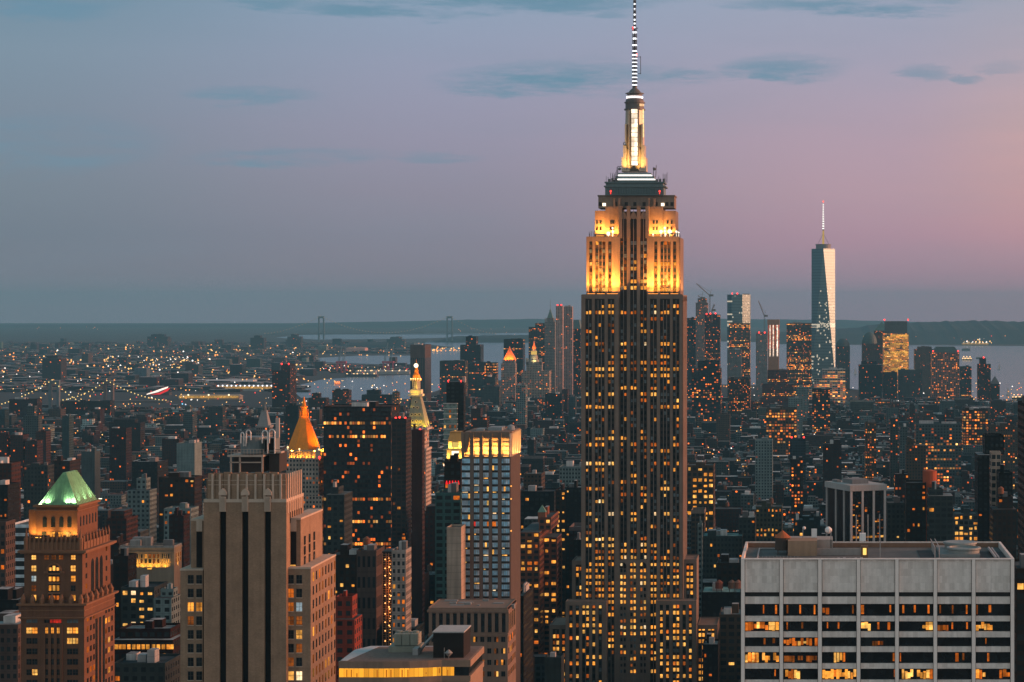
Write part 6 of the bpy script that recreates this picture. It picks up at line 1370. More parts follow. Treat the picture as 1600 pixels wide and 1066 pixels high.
def curved():
    Y = 700.0; xx = lambda p: X(p, Y); zz = lambda p: Z(p, Y); R = thing('curved_office_block', 'low office with a curved gravel roof and a glowing amber window band', 'office block', (xx(620), Y + 15, 0))
    zr = zz(1036); xy = [(xx(529), Y), (xx(600), Y - .4), (xx(640), Y + .2), (xx(668), Y + 1.4), (xx(688), Y + 2.8), (xx(733), Y + 2.9), (xx(733), Y + 32), (xx(548), Y + 32), (xx(529), Y + 24)]
    w = MB(); w.prism(xy, zr - 1.7, zr + .4); sc = lambda p, s: (620 and (xx(622) + (p[0] - xx(622)) * s, Y + 15 + (p[1] - Y - 15) * s))
    w.prism([sc(p, .985) for p in xy], 40, zr - 4.6); w.prism(xy, zr - 6.2, zr - 4.5); w.build('stone_band', stone('band_brown', (.26, .19, .14), .85, .25), R)
    g_ = MB(); n0 = [sc(p, .992) for p in xy]; g_.prism([sc(p, .975) for p in xy], zr - 4.5, zr - 1.7); g_.build('dark_core', glass('dark_pane'), R)
    def seg(p0, p1, n, kinds):
        for i in range(n):
            a, b = i / n, (i + .93) / n; l = MB(); A = (p0[0] + (p1[0] - p0[0]) * a, p0[1] + (p1[1] - p0[1]) * a); B = (p0[0] + (p1[0] - p0[0]) * b, p0[1] + (p1[1] - p0[1]) * b)
            l.prism([A, B, (B[0], B[1] + .2), (A[0], A[1] + .2)], zr - 4.45, zr - 1.75); q_ = random.choice([.75, .95, 1.1, 1.25]); l.build('window', lamp('band_amber_%.2f' % q_, (1, .40, .03), q_), R)
            if random.random() < .45: l = MB(); f = random.uniform(.1, .6); P = (A[0] + (B[0] - A[0]) * f, A[1] - .03); Q = (A[0] + (B[0] - A[0]) * (f + .25), A[1] + (B[1] - A[1]) * (f + .25) - .03); l.prism([P, Q, (Q[0], Q[1] + .02), (P[0], P[1] + .02)], zr - random.choice([4.4, 4.4, 3.6]), zr - random.choice([2.6, 3.2, 2.1])); l.build('blind', lamp('band_shade', (1, .28, .02), .45), R)
    seg(n0[0], n0[1], 9, 'a'); seg(n0[1], n0[2], 5, 'a'); seg(n0[2], n0[3], 4, 'a'); seg(n0[3], n0[4], 3, 'a'); seg((n0[4][0] + .3, n0[4][1]), (n0[4][0] + 4.0, n0[4][1]), 3, 'a')
    for i in range(26): 
        if random.random() < .6: l = MB(); a = xx(533 + i * 5.2); l.box(a, a + .8, Y + .2, Y + .5, zr - 9, zr - 6.4); l.build('window', wmat(random.choice('yao')), R)
    r = MB(); r.prism([sc(p, .97) for p in xy], zr + .3, zr + .5); r.build('gravel_roof', stone('roof_gravel', (.17, .13, .11), .95, .5, .8), R); ri = MB(); ri.prism([(xx(531), Y + 1.2), (xx(541), Y + 1.0), (xx(563), Y + 30), (xx(660), Y + 30.2), (xx(660), Y + 31.4), (xx(549), Y + 31.4), (xx(531), Y + 23.6)], zr + .42, zr + .56); ri.build('pale_walk', stone('walk_grey', (.42, .47, .49), .9), R)
    k_ = MB(); k_.box(xx(671), xx(719), Y + 7, Y + 21, zr + .5, zr + 8.4, 0); k_.box(xx(670), xx(720), Y + 6.6, Y + 21.4, zr + 8.4, zr + 8.8, 1); k_.build('black_plant_room', [stone('plant_black', (.012, .011, .01), .7), stone('plant_rim', (.35, .38, .38))], R)
    c = MB()
    for i in range(3): c.box(xx(598 + i * 13), xx(610 + i * 13), Y + 19, Y + 26, zr + 2.6, zr + 6.2); c.cyl(xx(604 + i * 13), Y + 22.5, zr + 6.2, zr + 6.8, 1.0, None, 14)
    c.box(xx(590), xx(640), Y + 18, Y + 27, zr + .5, zr + 2.4); c.build('cooling_unit', stone('unit_olive', (.22, .24, .2), .6), R)
    c = MB(); c.path([(xx(640), Y + 18, zr + .6), (xx(650), Y + 16, zr + 3.4), (xx(664), Y + 22, zr + 6.5)], .5); c.box(xx(634), xx(642), Y + 12, Y + 17, zr + .5, zr + 2.6); c.build('air_duct', stone('duct_grey', (.3, .32, .32), .5), R)
    c = MB(); c.lathe(xx(697), Y + 5, [(.2, zr + 1.2), (1.3, zr + 2.4), (.2, zr + 3.4)], 12); c.box(xx(690) - .08, xx(690) + .08, Y + 5, Y + 5.2, zr, zr + 4); c.box(xx(697) - .1, xx(697) + .1, Y + 5, Y + 5.2, zr, zr + 1.6); c.build('roof_dish', stone('dish_grey', (.25, .27, .27)), R); occ(xx(529), xx(733), Y - 1, Y + 32, zr + 4)
curved()
def base_block():
    Y = 950.0; xx = lambda p: X(p, Y); zz = lambda p: Z(p, Y); R = thing('pilastered_store_block', 'brown pilastered store block in front of the blue paned tower', 'store', (xx(731), Y + 13, 0))
    b, d = MB(), MB(); x0, x1 = xx(669.5), xx(793); b.box(x0, x1, Y + .6, Y + 27, 0, zz(950)); b.box(x0 - .5, x1 + .5, Y - .4, Y + 27.4, zz(957), zz(953)); b.box(x0, x1, Y + .1, Y + .6, zz(995), zz(989.5)); b.box(x0 - .3, x1 + .3, Y, Y + .6, zz(993), zz(991)); b.box(x0, x0 + .5, Y, Y + 27, zz(953), zz(949)); b.box(x1 - .5, x1, Y, Y + 27, zz(953), zz(949)); b.box(x0, x1, Y + 26.4, Y + 27, zz(953), zz(949))
    for i in range(12): b.box(xx(670 + i * 10.9), xx(675 + i * 10.9), Y, Y + .6, zz(989), zz(957)); d.box(xx(675 + i * 10.9), xx(680.9 + i * 10.9), Y + .45, Y + .62, zz(988), zz(959)) if i < 11 else None
    for j in range(4): d.box(x1 - .02, x1 + .06, Y + 3 + j * 6, Y + 6.4 + j * 6, zz(988), zz(962))
    b.build('stone_wall', stone('store_brown', (.20, .14, .105), .85, .25), R); d.build('tall_window', glass('dark_pane'), R, kind='stuff'); wr = []
    for r_ in range(4):
        for i in range(11):
            for o_ in (-1.6, 1.6): wr.append((xx(677 + i * 10.9 + o_) - .4, xx(677 + i * 10.9 + o_) + .4, zz(1003.5 + r_ * 18), zz(996.5 + r_ * 18 - 1), Y + .54, pick(.5 if r_ == 1 else .14, 'aay', 'xx'), 'f'))
        for j in range(6): wr.append((Y + 3 + j * 4, Y + 4.6 + j * 4, zz(1005 + r_ * 18), zz(996 + r_ * 18), x1 + .06, 'a' if (r_ == 1 and j in (1, 2)) else pick(.2, 'o', 'x'), 'r'))
    windows(R, wr); r = MB()
    for i in range(12): a, c = xx(675 + random.random() * 105), Y + 3 + random.random() * 18; r.box(a, a + random.uniform(1, 7), c, c + random.uniform(1, 4), zz(953) - 1, zz(953) + random.uniform(0, 2))
    r.build('roof_plant', stone('plant_grey', (.2, .22, .22)), R, kind='stuff'); occ(x0, x1, Y, Y + 27, zz(949))
base_block()
def hoist():
    Y = 1010.0; xx = lambda p: X(p, Y); zz = lambda p: Z(p, Y); R = thing('construction_hoist_tower', 'unfinished brick tower strung with orange work lights down its hoist', 'tower', (xx(602), Y + 14, 0))
    b = MB(); b.fac = True; b.fbox(xx(593), xx(611), Y + 6, Y + 20, 0, zz(864), PAL['brown brick'], (.0, 0, .3, .3)); b.build('facade', FM, R); h_ = MB()
    for p in (595, 600.5, 604.5, 610): h_.box(xx(p) - .12, xx(p) + .12, Y + 4, Y + 4.3, 40, zz(866))
    for i in range(52): h_.box(xx(594.5), xx(610.2), Y + 4, Y + 4.2, zz(868 + i * 3.7), zz(867.6 + i * 3.7))
    h_.build('hoist_mast', stone('scaffold_steel', (.3, .16, .08), .6), R)
    for i in range(30):
        q = 872 + i * 4.8 + random.uniform(-2, 2); l = MB(); l.sphere((xx(607 + random.uniform(-1.6, 1.6)), Y + 3.6, zz(q)), random.choice([.16, .2, .34])); l.build('work_light', lamp('work_orange', (1, .42, .12), 3.0), R)
        if i % 3 == 0: l = MB(); l.sphere((xx(599.5), Y + 3.6, zz(q + 2)), .3); l.build('work_light', lamp('work_orange', (1, .42, .12), 3.0), R)
    for i in range(3): flood(R, (xx(604), Y + 1.5, zz(885 + i * 36)), (xx(606), Y + 6, zz(885 + i * 36)), 170, (1, .3, .05), (.6, 6), 160, False)
    occ(xx(593), xx(611), Y, Y + 20, 120)
hoist()
def glow_tower():
    Y = 6200.0; xx = lambda p: X(p, Y); zz = lambda p: Z(p, Y); R = thing('glowing_unfinished_tower', 'unfinished tower glowing orange with white vertical light strips', 'skyscraper', (xx(1208), Y + 17, 0))
    b = MB(); b.box(xx(1200), xx(1217), Y, Y + 34, 0, zz(507)); b.box(xx(1199), xx(1218), Y - 2, Y + 36, zz(507), zz(499.5)); b.build('concrete_core', stone('core_tan', (.3, .17, .1)), R)
    for p, w in ((1203.3, 1.5), (1208.3, 1.6), (1214.6, 1.9)):
        l = MB(); l.box(xx(p) - w, xx(p) + w, Y - .8, Y, zz(557), zz(508)); l.build('light_strip', lamp('strip_white', (1, .84, .74), 1.7, .6, .12), R)
    for p in (1200.8, 1206, 1211.5, 1217): l = MB(); l.box(xx(p) - 1.3, xx(p) + 1.3, Y - .5, Y, zz(545), zz(508)); l.build('light_strip', lamp('strip_orange', (1, .16, .05), .7, .6, .1), R)
    OCC.append((Y, 1199, 1218, 499, Y + 34)); FOOT.append((xx(1199), xx(1218), Y, Y + 34))
    def crane(label, px, yb, ym_, tipx, tipy, Yc):
        xx = lambda p: X(p, Yc); zz = lambda p: Z(p, Yc)
        C = thing('tower_crane', label, 'crane', (xx(px), Yc, 0), 'tower cranes above downtown'); m_ = MB()
        for sx in (-1.3, 1.3): m_.box(xx(px) + sx - .45, xx(px) + sx + .45, Yc - 1, Yc, zz(yb) - 20, zz(ym_))
        for i in range(8): z_ = zz(yb) + (zz(ym_) - zz(yb)) * i / 8; m_.tube((xx(px) - 1.3, Yc - .5, z_), (xx(px) + 1.3, Yc - .5, z_ + (zz(ym_) - zz(yb)) / 8), .35, 4)
        m_.build('mast', stone('crane_grey', (.16, .16, .15)), C); j = MB(); j.tube((xx(px), Yc, zz(ym_)), (xx(tipx), Yc, zz(tipy)), 1.2, 5); j.tube((xx(px) + 1, Yc, zz(ym_) + 10), (xx(tipx), Yc, zz(tipy)), .35, 4); j.tube((xx(px), Yc, zz(ym_)), (xx(px) + 4, Yc, zz(ym_) + 16), .6, 4); j.box(xx(px) - 1, xx(px) + 9, Yc - 2, Yc + 2, zz(ym_) - 2, zz(ym_) + 3); j.build('jib', stone('crane_grey', (.16, .16, .15)), C)
    crane('tower crane with a long raised jib above the grey unfinished tower', 1109, 492, 462, 1088, 443, 5480); crane('small leaning crane above the dark unfinished tower', 1112.5, 492, 485, 1117, 476, 5440); crane('tower crane with a steep jib left of the glowing unfinished tower', 1194.5, 520, 494, 1185, 470, 6050); crane('short red crane jib left end of the grey unfinished tower', 1096, 470, 466, 1090.5, 462, 5590)
glow_tower()

# ================================================================== bridges
def susp(name, label, Y, px_t, ht, half, yd, lights, towers_w, deckz, tcol, lamp_r, ends, step):
    k = Y / F; R = thing(name, label, 'bridge', (X(px_t[0], Y), Y, 0)); T = stone(name + '_steel', tcol, .7); zt = ht
    for p in px_t:
        t = MB(); w = towers_w
        for s in (-1, 1): t.box(X(p, Y) + s * w - w * .28, X(p, Y) + s * w + w * .28, Y - 5, Y + 5, 0, zt)
        t.box(X(p, Y) - w, X(p, Y) + w, Y - 4, Y + 4, zt - w * .8, zt - .1); t.box(X(p, Y) - w, X(p, Y) + w, Y - 4, Y + 4, deckz - 2, deckz + w * .3); t.build('bridge_tower', T, R)
    d = MB(); d.box(X(ends[0], Y), X(ends[1], Y), Y - 12, Y + 12, deckz - 5, deckz); d.build('deck', T, R)
    c = MB(); pts = []
    ns = [ends[0]] + list(px_t) + [ends[1]]
    spans = []
    for i, (a, b) in enumerate(zip(ns[:-1], ns[1:])):
        n = max(6, int(abs(b - a) / step)); L = []
        for j in range(n + 1):
            t = j / n
            if i == 0: z = deckz + (zt - deckz) * (t ** 1.7)
            elif i == len(ns) - 2: z = deckz + (zt - deckz) * ((1 - t) ** 1.7)
            else: z = deckz + 4 + (zt - deckz - 4) * (2 * t - 1) ** 2
            L.append((X(a + (b - a) * t, Y), z))
        spans.append(L)
    for yy in (-11, 11):
        c = MB()
        for L in spans: c.path([(x, Y + yy, z) for x, z in L], lamp_r * .14, 4)
        c.build('main_cable', T, R)
    lm = None; cnt = 0
    for yy in (-11,):
        for L in spans:
            for x, z in L[::1]:
                if cnt >= 98: break
                if lm is None: l = MB(); l.sphere((0, 0, 0), lamp_r, 0, 6, 4); o = l.build('cable_light', lights); lm = o.data
                else: o = bpy.data.objects.new('cable_light', lm); COL.objects.link(o)
                o.parent = R; o.location = (x - R.location.x, yy - 2 - lamp_r, z + lamp_r); cnt += 1
    return R
YL = lamp('bridge_light', (1, .68, .22), 1.6)
susp('steel_suspension_bridge', 'steel suspension bridge with two strings of yellow cable lights at far left', 4900, (85,), 97, 0, 0, YL, 9, 36, (.09, .13, .15), 1.35, (-30, 158), 5.2)
susp('stone_suspension_bridge', 'second suspension bridge, its cable lights peaking right of the steel bridge', 5250, (170,), 84, 0, 0, YL, 9, 38, (.10, .09, .09), 1.35, (96, 262), 5.4)
susp('narrows_bridge', 'distant pale suspension bridge with two tall towers on the horizon', 15900, (502, 702.5), 186, 0, 0, lamp('narrows_light', (1, .75, .5), .4), 17, 62, (.10, .14, .15), 3.0, (415, 775), 4.6)

# ================================================================== harbour things
def ship(label, px0, px1, py, col, h, lit=True, cat='ship', name='ship', lc=(1, .6, .25)):
    Y = F * EYE / (py - CY); a, b = X(px0, Y), X(px1, Y); L = b - a; R = thing(name, label, cat, ((a + b) / 2, Y, .6), 'boats in the harbour')
    m_ = MB(); w = max(3, L * .09); m_.prism([(a, Y), (a + L * .12, Y - w), (b - L * .04, Y - w), (b, Y), (b - L * .04, Y + w), (a + L * .12, Y + w)], .7, h * .45); m_.build('hull', stone('hull_%.2f' % col[0], col, .6), R)
    s = MB(); s.box(a + L * .78, a + L * .92, Y - w * .8, Y + w * .8, h * .45, h); s.box(a + L * .2, a + L * .7, Y - w * .7, Y + w * .7, h * .45, h * .62); s.build('deckhouse', stone('deckhouse_pale', (.4, .38, .36)), R)
    if lit:
        for i in range(9): l = MB(); x_ = a + L * (.08 + .1 * i); l.sphere((x_, Y - w, h * (.55 + .5 * (i % 3 == 1))), .00028 * Y, 0, 6, 4); l.build('deck_light', lamp('deck_light_%.1f' % lc[1], lc, 2.2), R)
ship('long dark cargo ship with deck lights beside the port cranes', 539, 592, 589, (.05, .06, .08), 22); ship('small orange boat below the port cranes', 523, 532, 600.5, (.5, .12, .05), 8, True, 'boat', 'boat', (1, .25, .06))
ship('grey tanker on the bay right of the dotted amber block', 1503, 1516, 548, (.1, .12, .12), 24, False); ship('long barge on the bay with white lights', 1503, 1519, 563, (.14, .16, .16), 16); ship('anchored barge above the far right riverside towers', 1525, 1536, 561, (.1, .12, .12), 16, False); ship('ferry pier with amber lamps at the far right shore', 1581, 1600, 624, (.06, .05, .05), 12)
for px_, py_, l in ((1561, 577, 'white sailboat far out on the bay at right'), (1575, 618, 'white sailboat near the far right shore'), (1336, 585, 'white sailboat right of the tapered glass skyscraper')):
    Y = F * EYE / (py_ - CY); R = thing('sailboat', l, 'sailboat', (X(px_, Y), Y, .6), 'sailboats on the bay'); x_ = X(px_, Y)
    s = MB(); s.prism([(x_ - 7, Y), (x_ - 4, Y - 2), (x_ + 6, Y - 2), (x_ + 6, Y + 2), (x_ - 4, Y + 2)], .7, 3); s.build('hull', stone('hull_white', (.5, .5, .48)), R); s = MB(); s.xz([(x_ - 3, 4), (x_ + 6, 4), (x_ - 1, 26)], Y - .2, Y + .2); s.build('sail', stone('sailcloth', (.55, .5, .48), .9), R)
for px_, h_, l in ((530, 80, 'port crane with raised blue boom, leftmost by the water'), (537, 92, 'port crane with raised blue boom, second from the left'), (602, 95, 'port crane with raised blue boom beside the pinkish slab'), (611, 84, 'port crane with raised boom, rightmost of the four')):
    Y = 8700.0; R = thing('port_crane', l, 'crane', (X(px_, Y), Y, 0), 'port cranes on the far quay'); x_ = X(px_, Y); c = MB()
    for sx in (-9, 9):
        for sy in (-8, 8): c.tube((x_ + sx, Y + sy, 0), (x_ + sx * .7, Y + sy, 45), 1.5, 4)
    c.box(x_ - 11, x_ + 11, Y - 9, Y + 9, 38, 45); c.build('gantry', stone('gantry_red', (.34, .06, .09)), R); c = MB(); c.tube((x_, Y, 42), (x_ + 10, Y, h_ + 22), 2.2, 4); c.tube((x_ - 4, Y, 44), (x_ - 2, Y, h_ * .85), 1.2, 4); c.tube((x_ - 2, Y, h_ * .85), (x_ + 9, Y, h_ + 18), .6, 4); c.build('boom', stone('boom_blue', (.14, .22, .26)), R)
def pier(label, px0, px1, py, dep, h, roofc, lampc, nl, strip):
    Y = F * EYE / (py - CY); a, b = X(px0, Y), X(px1, Y); R = thing('pier_shed', label, 'pier shed', ((a + b) / 2, Y + dep / 2, 0), 'lit pier sheds'); s = MB(); s.box(a, b, Y, Y + dep, 0, h); s.taper((a - 2, b + 2, Y - 2, Y + dep + 2), h, (a + 4, b - 4, Y + dep * .4, Y + dep * .6), h + 5); s.build('shed', stone('shed_%.2f' % roofc[0], roofc, .8), R)
    if strip: l = MB(); l.box(a + 2, b - 2, Y - 2.5, Y - 2.1, h - 5, h + 2); l.build('light_band', lamp('pier_gold', (1, .6, .14), strip, .4, .02), R)
    for i in range(nl): l = MB(); l.sphere((a + (b - a) * (i + .5) / nl, Y - 4, h + 4), 2.4, 0, 6, 4); l.build('quay_lamp', lamp('quay_white', lampc, 2.4), R)
pier('long pier shed glowing gold below the white lamp row', 279, 374, 624.5, 40, 9, (.3, .26, .2), (1, .8, .5), 3, .8); pier('pier terminal with a row of dazzling white lamps left of the twin tower', 338, 428, 611, 80, 12, (.3, .33, .34), (.95, .95, 1), 13, .6); pier('pale warehouse roof beyond the white lamp row', 300, 395, 601, 120, 10, (.4, .43, .44), (1, .8, .5), 0, 0); pier('pinkish long warehouse below the distant bridge', 541, 570, 552, 90, 26, (.42, .28, .24), (1, .5, .2), 0, 0)
def ramp_sign():
    Y = 6500.0; R = thing('lit_ramp_canopy', 'slanting white canopy edged in red light beside the bridge lights', 'canopy', (X(248, Y), Y, 0)); l = MB(); zz = lambda q: Z(q, Y); l.xz([(X(229, Y), zz(617)), (X(230, Y), zz(615.5)), (X(255, Y), zz(606.5)), (X(263, Y), zz(604)), (X(262, Y), zz(606.5)), (X(246, Y), zz(613))], Y - 3, Y); l.build('white_edge', lamp('ramp_white', (1, .8, .68), 1.7), R)
    l = MB(); l.xz([(X(236, Y), zz(617)), (X(250, Y), zz(613.5)), (X(262, Y), zz(607)), (X(266, Y), zz(606)), (X(262, Y), zz(611)), (X(250, Y), zz(616.5))], Y - 1, Y + 2); l.build('red_edge', lamp('ramp_red', (1, .03, .03), .9), R); l = MB(); l.box(X(230, Y), X(264, Y), Y + 2, Y + 30, 0, zz(613)); l.build('terminal', stone('terminal_dark', (.05, .05, .05)), R)
ramp_sign()
pier('long low shed with amber lamps on the port quay', 555, 640, 584.5, 60, 9, (.3, .3, .3), (1, .6, .25), 8, 0)
pier('island fort lit by white and amber lamps at the far right', 1503, 1545, 540.2, 60, 14, (.3, .26, .2), (1, .85, .6), 7, .5)
for a, b, q, c, l in ((230, 262, 526, 'brown brick', 'lone pair of hospital blocks on the far horizon at left'), (391, 412, 528, 'brown brick', 'dark far apartment block left of the distant bridge'), (449, 470, 526, 'brown brick', 'dark far apartment block touching the distant bridge deck'), (604, 632, 530, 'pale grey', 'pale far blocks on the wooded point'), (128, 138, 553, 'tan brick', 'pale tan Brooklyn tower catching light left of centre shore'), (66, 95, 560, 'brown brick', 'brown bank tower with a lit crown behind the steel bridge'), (300, 310, 570, 'grey stone', 'grey shore block above the pale warehouse roof')):
    bld(l.replace('Brooklyn', 'shore'), a, b, q, {526: 13800, 528: 13000, 530: 13600, 553: 9800, 560: 7600, 570: 8200}[q], 60, c, .04, cat='apartment block', name='apartment_building', cell=6, fl=5, steps=((a + 5, b - 6, q - 3, 10),) if b - a > 15 else ())
# ================================================================== the rest of the city, lot by lot on the street grid
rng = random.Random(42)
COLS = [('red brick', 9), ('brown brick', 12), ('tan brick', 8), ('grey stone', 8), ('white brick', 5), ('charcoal', 10), ('buff stone', 4), ('rust brick', 6), ('dark red', 8), ('pale grey', 5), ('dark brown', 10), ('pinkish stone', 2), ('teal glass', 2)]
CPOOL = [c for c, n in COLS for _ in range(n)]
KEEP = [(1300, 850, 1125, 1120), (620, 270, 515, 1120), (620, 1150, 1592, 1120), (800, 28, 182, 1120), (1100, 672, 815, 1120), (1450, 806, 882, 1040), (2000, 864, 888, 985), (1950, 440, 640, 900), (2120, 630, 680, 760), (700, 520, 740, 1066), (1150, 175, 300, 1066), (1010, 505, 640, 1000)]
for (Y, a, b, q, yb) in OCC:
    if Y < 2300 and b - a > 12: KEEP.append((Y, a, b, min(1066, q + (60 if Y > 1300 else 200))))
def cap_height(x0, x1, Y, h):
    a, b = CX + x0 * F / Y, CX + x1 * F / Y
    lim = h
    for (Yk, p0, p1, q) in KEEP:
        if Y < Yk + 5 and b > p0 and a < p1: lim = min(lim, EYE - (q - CY) * Y / F)
    lim = min(lim, EYE - ((628 if a > 1075 else (640 if a < 640 else 622)) - CY) * Y / F) if Y > 2400 else min(lim, EYE - (700 - CY) * Y / F)
    return lim
lots = []
v = 1120.0
while v < 6050:
    dep_block = rng.uniform(54, 66); far = v > 3400
    u = X(-60, v) - 100 + rng.uniform(0, 60)
    uend = X(1660, v) + 60
    ave = 0
    while u < uend:
        blen = rng.choice([130, 180, 240]); e = u + blen
        for rowi in range(2):
            y0 = v + rowi * dep_block / 2; y1 = y0 + dep_block / 2 - .6
            x = u
            while x < e - 6:
                w = min(rng.choice([8, 10, 14, 18, 24, 30, 38]) * (1.3 if far else 1.0), e - x)
                if e - x - w < 7: w = e - x
                r = rng.random(); px = CX + (x + w / 2) * F / y0
                if v < 1750: h = rng.choice([22, 30, 38, 46, 52, 60, 68, 80, 95]) * rng.uniform(.85, 1.15)
                elif v < 2500: h = rng.choice([14, 16, 18, 20, 22, 26, 30, 36, 46]) * rng.uniform(.85, 1.15) * (1.12 if px > 640 else .8)
                elif v < 4300: h = rng.choice([12, 14, 16, 17, 18, 20, 22, 26, 32]) * rng.uniform(.85, 1.15); h = h * 2.1 if r < .035 else h
                else: h = rng.choice([12, 15, 18, 22, 30, 40]) * rng.uniform(.85, 1.15); h = h * 1.8 if r < .10 else h
                park = (2480 < v < 4000 and 225 < px < 380 and 686 < CY + EYE * F / y0 < 716)
                hc = cap_height(x, x + w, y0, h)
                water = y0 > 5650 and (px > 1545 or 470 < px < 640)
                if hc > 7 and not park and not water and not any(x < f[1] + 1.5 and x + w > f[0] - 1.5 and y0 < f[3] + 1.5 and y1 > f[2] - 1.5 for f in FOOT):
                    lots.append([x, x + w, y0, y1 - rng.choice([0, 0, 2, 5]), min(h, hc)])
                x += w + (0 if rng.random() < .8 else rng.uniform(.5, 3))
            
        u = e + rng.choice([16, 24, 30]); ave += 1
    v += dep_block + 17
# ---- which of them show largest: front to back coverage on a coarse grid
cov = np.zeros((267, 400), dtype=bool)
items = [(o[0], o[1], o[2], o[3], o[4], None) for o in OCC] + [(l[2], CX + l[0] * F / l[2], CX + l[1] * F / l[2], CY - (l[4] - EYE) * F / l[2], l[3], i) for i, l in enumerate(lots)]
items.sort(key=lambda t: t[0]); vis = {}
for Y, a, b, q, yb, i in items:
    h = EYE - (q - CY) * Y / F; qb = CY - (h - EYE) * F / yb
    if i is not None: 
        l = lots[i]; b = max(b, CX + l[1] * F / yb); a = min(a, CX + l[0] * F / yb)
    xa, xb = int(np.clip(a / 4, 0, 400)), int(np.clip(b / 4 + .999, 0, 400)); ya, yb_ = int(np.clip(min(q, qb) / 4, 0, 267)), int(np.clip((CY + EYE * F / Y) / 4, 0, 267))
    if xb <= xa or yb_ <= ya: continue
    blk = cov[ya:yb_, xa:xb]
    if i is not None:
        n = int((~blk).sum())
        if n: ys, xs = np.nonzero(~blk); vis[i] = (n * min(1.0, (b - a) * (yb_ - ya) * 4 / max(1, n * 16)), (xa + xs.mean()) * 4, (ya + ys.mean()) * 4, (ya) * 4)
    cov[ya:yb_, xa:xb] = True
BUDGET = 296 - len(N_THINGS)
single = sorted(vis, key=lambda i: -vis[i][0])[:BUDGET]
single.sort(key=lambda i: (lots[i][2], lots[i][0]))
LAND = [('the green copper roof', 105, 770), ('the ribbed attic', 385, 760), ('the gold pyramid', 474, 670), ('the black glass tower', 560, 720), ('the yellow campanile', 655, 645), ('the lit crown', 766, 695), ('the tallest tower', 990, 700), ('the black piered block', 1338, 790), ('the concrete block', 1370, 950),
        ('the orange tank', 1454, 745), ('the pale blue cube', 1247, 700), ('the stepped brick building', 840, 850), ('the dark red ziggurat', 1217, 610), ('the red ledge box', 707, 740), ('the white stepped apartments', 222, 770), ('the right edge towers', 1555, 730), ('the amber brick factory', 1221, 655), ('the thin red slab', 651, 800), ('the floodlit hall', 230, 872), ('the beige office', 524, 800), ('the white slim slab', 813, 625), ('the broad amber loft', 1094, 750), ('the three brick towers', 30, 690), ('the twin dark tower', 440, 610), ('the pale ladder grid', 1556, 735), ('the bright market hall', 1510, 812)]
SHAPES = ['with a cedar water tank', 'with a pale bulkhead', 'with a stepped top', 'with a bare flat roof', 'with two roof huts', 'with twin water tanks', 'with a dark plant box', 'with a raised stone parapet']
LITS = ['', 'dark', 'half lit', 'softly lit']
used = {}
def describe(i):
    n, px, py, q = vis[i]; best = None
    for nm, lx, ly in LAND:
        d = math.hypot((px - lx) * .8, py - ly)
        if best is None or d < best[0]: best = (d, nm, px - lx, py - ly)
    _, nm, dx, dy = best
    rel = ('left of' if dx < 0 else 'right of') if abs(dx) > abs(dy) * 1.1 else ('beyond' if dy < 0 else 'below')
    if best[0] > 70: rel = 'far ' + rel
    l = lots[i]; hh = l[4]; ww = l[1] - l[0]
    size = 'narrow' if ww < 11 else ('broad' if ww > 28 else ('low' if hh < 20 else ('tall' if hh > 60 else 'small' if ww < 16 else 'square')))
    for _ in range(400):
        c = rng.choice(CPOOL); s = rng.randrange(len(SHAPES)); t = f'{size} {c} building {SHAPES[s]}, {rel} {nm}'
        if t not in used and (c, s, nm) not in used: used[t] = 1; used[(c, s, nm)] = 1; return t, c, s
    return None
def lot_shapes(mb, l, tint, rnd, lit, style, s=None, near=False, row=0.):
    """body, setback, huts of a lot in one facade mesh (far) ; returns top"""
    x0, x1, y0, y1, h = l; par = (lit, row, rnd.random(), style)
    rt = rnd.choice([(.03, .05, .055), (.055, .085, .09), (.018, .028, .03), (.11, .15, .16), (.27, .34, .36), (.04, .06, .065), (.44, .52, .54), (.025, .036, .038), (.10, .05, .035)])
    sd = (1, 1 if rnd.random() < .45 else 0, 1)
    mb.fbox(x0, x1, y0, y1, 0, h, tint, par, rnd.choice([2.8, 3.2, 3.6]), rnd.choice([3.2, 3.5, 4.0]), sd, ttint=rt)
    return rt
PAR_M = []
mass = MB(); mass.fac = True
tanks = MB()
sset = set(single)
def hut(mb, x0, x1, y0, y1, z, tint, rnd):
    w, d = x1 - x0, y1 - y0; bw, bd = min(w * .5, rnd.uniform(1.8, 6)), min(d * .4, rnd.uniform(1.8, 6)); bx, by = x0 + rnd.random() * (w - bw), y0 + d * .1 + rnd.random() * (d * .8 - bd)
    c = tint if rnd.random() < .5 else rnd.choice([(.22, .27, .28), (.42, .48, .5), (.04, .05, .05), (.17, .07, .045), (.1, .13, .13)])
    mb.fbox(bx, bx + bw, by, by + bd, z, z + rnd.uniform(2.2, 4.5), c, (0, 0, .5, 0), sides=(0, 0, 0), ttint=(.25, .28, .3))
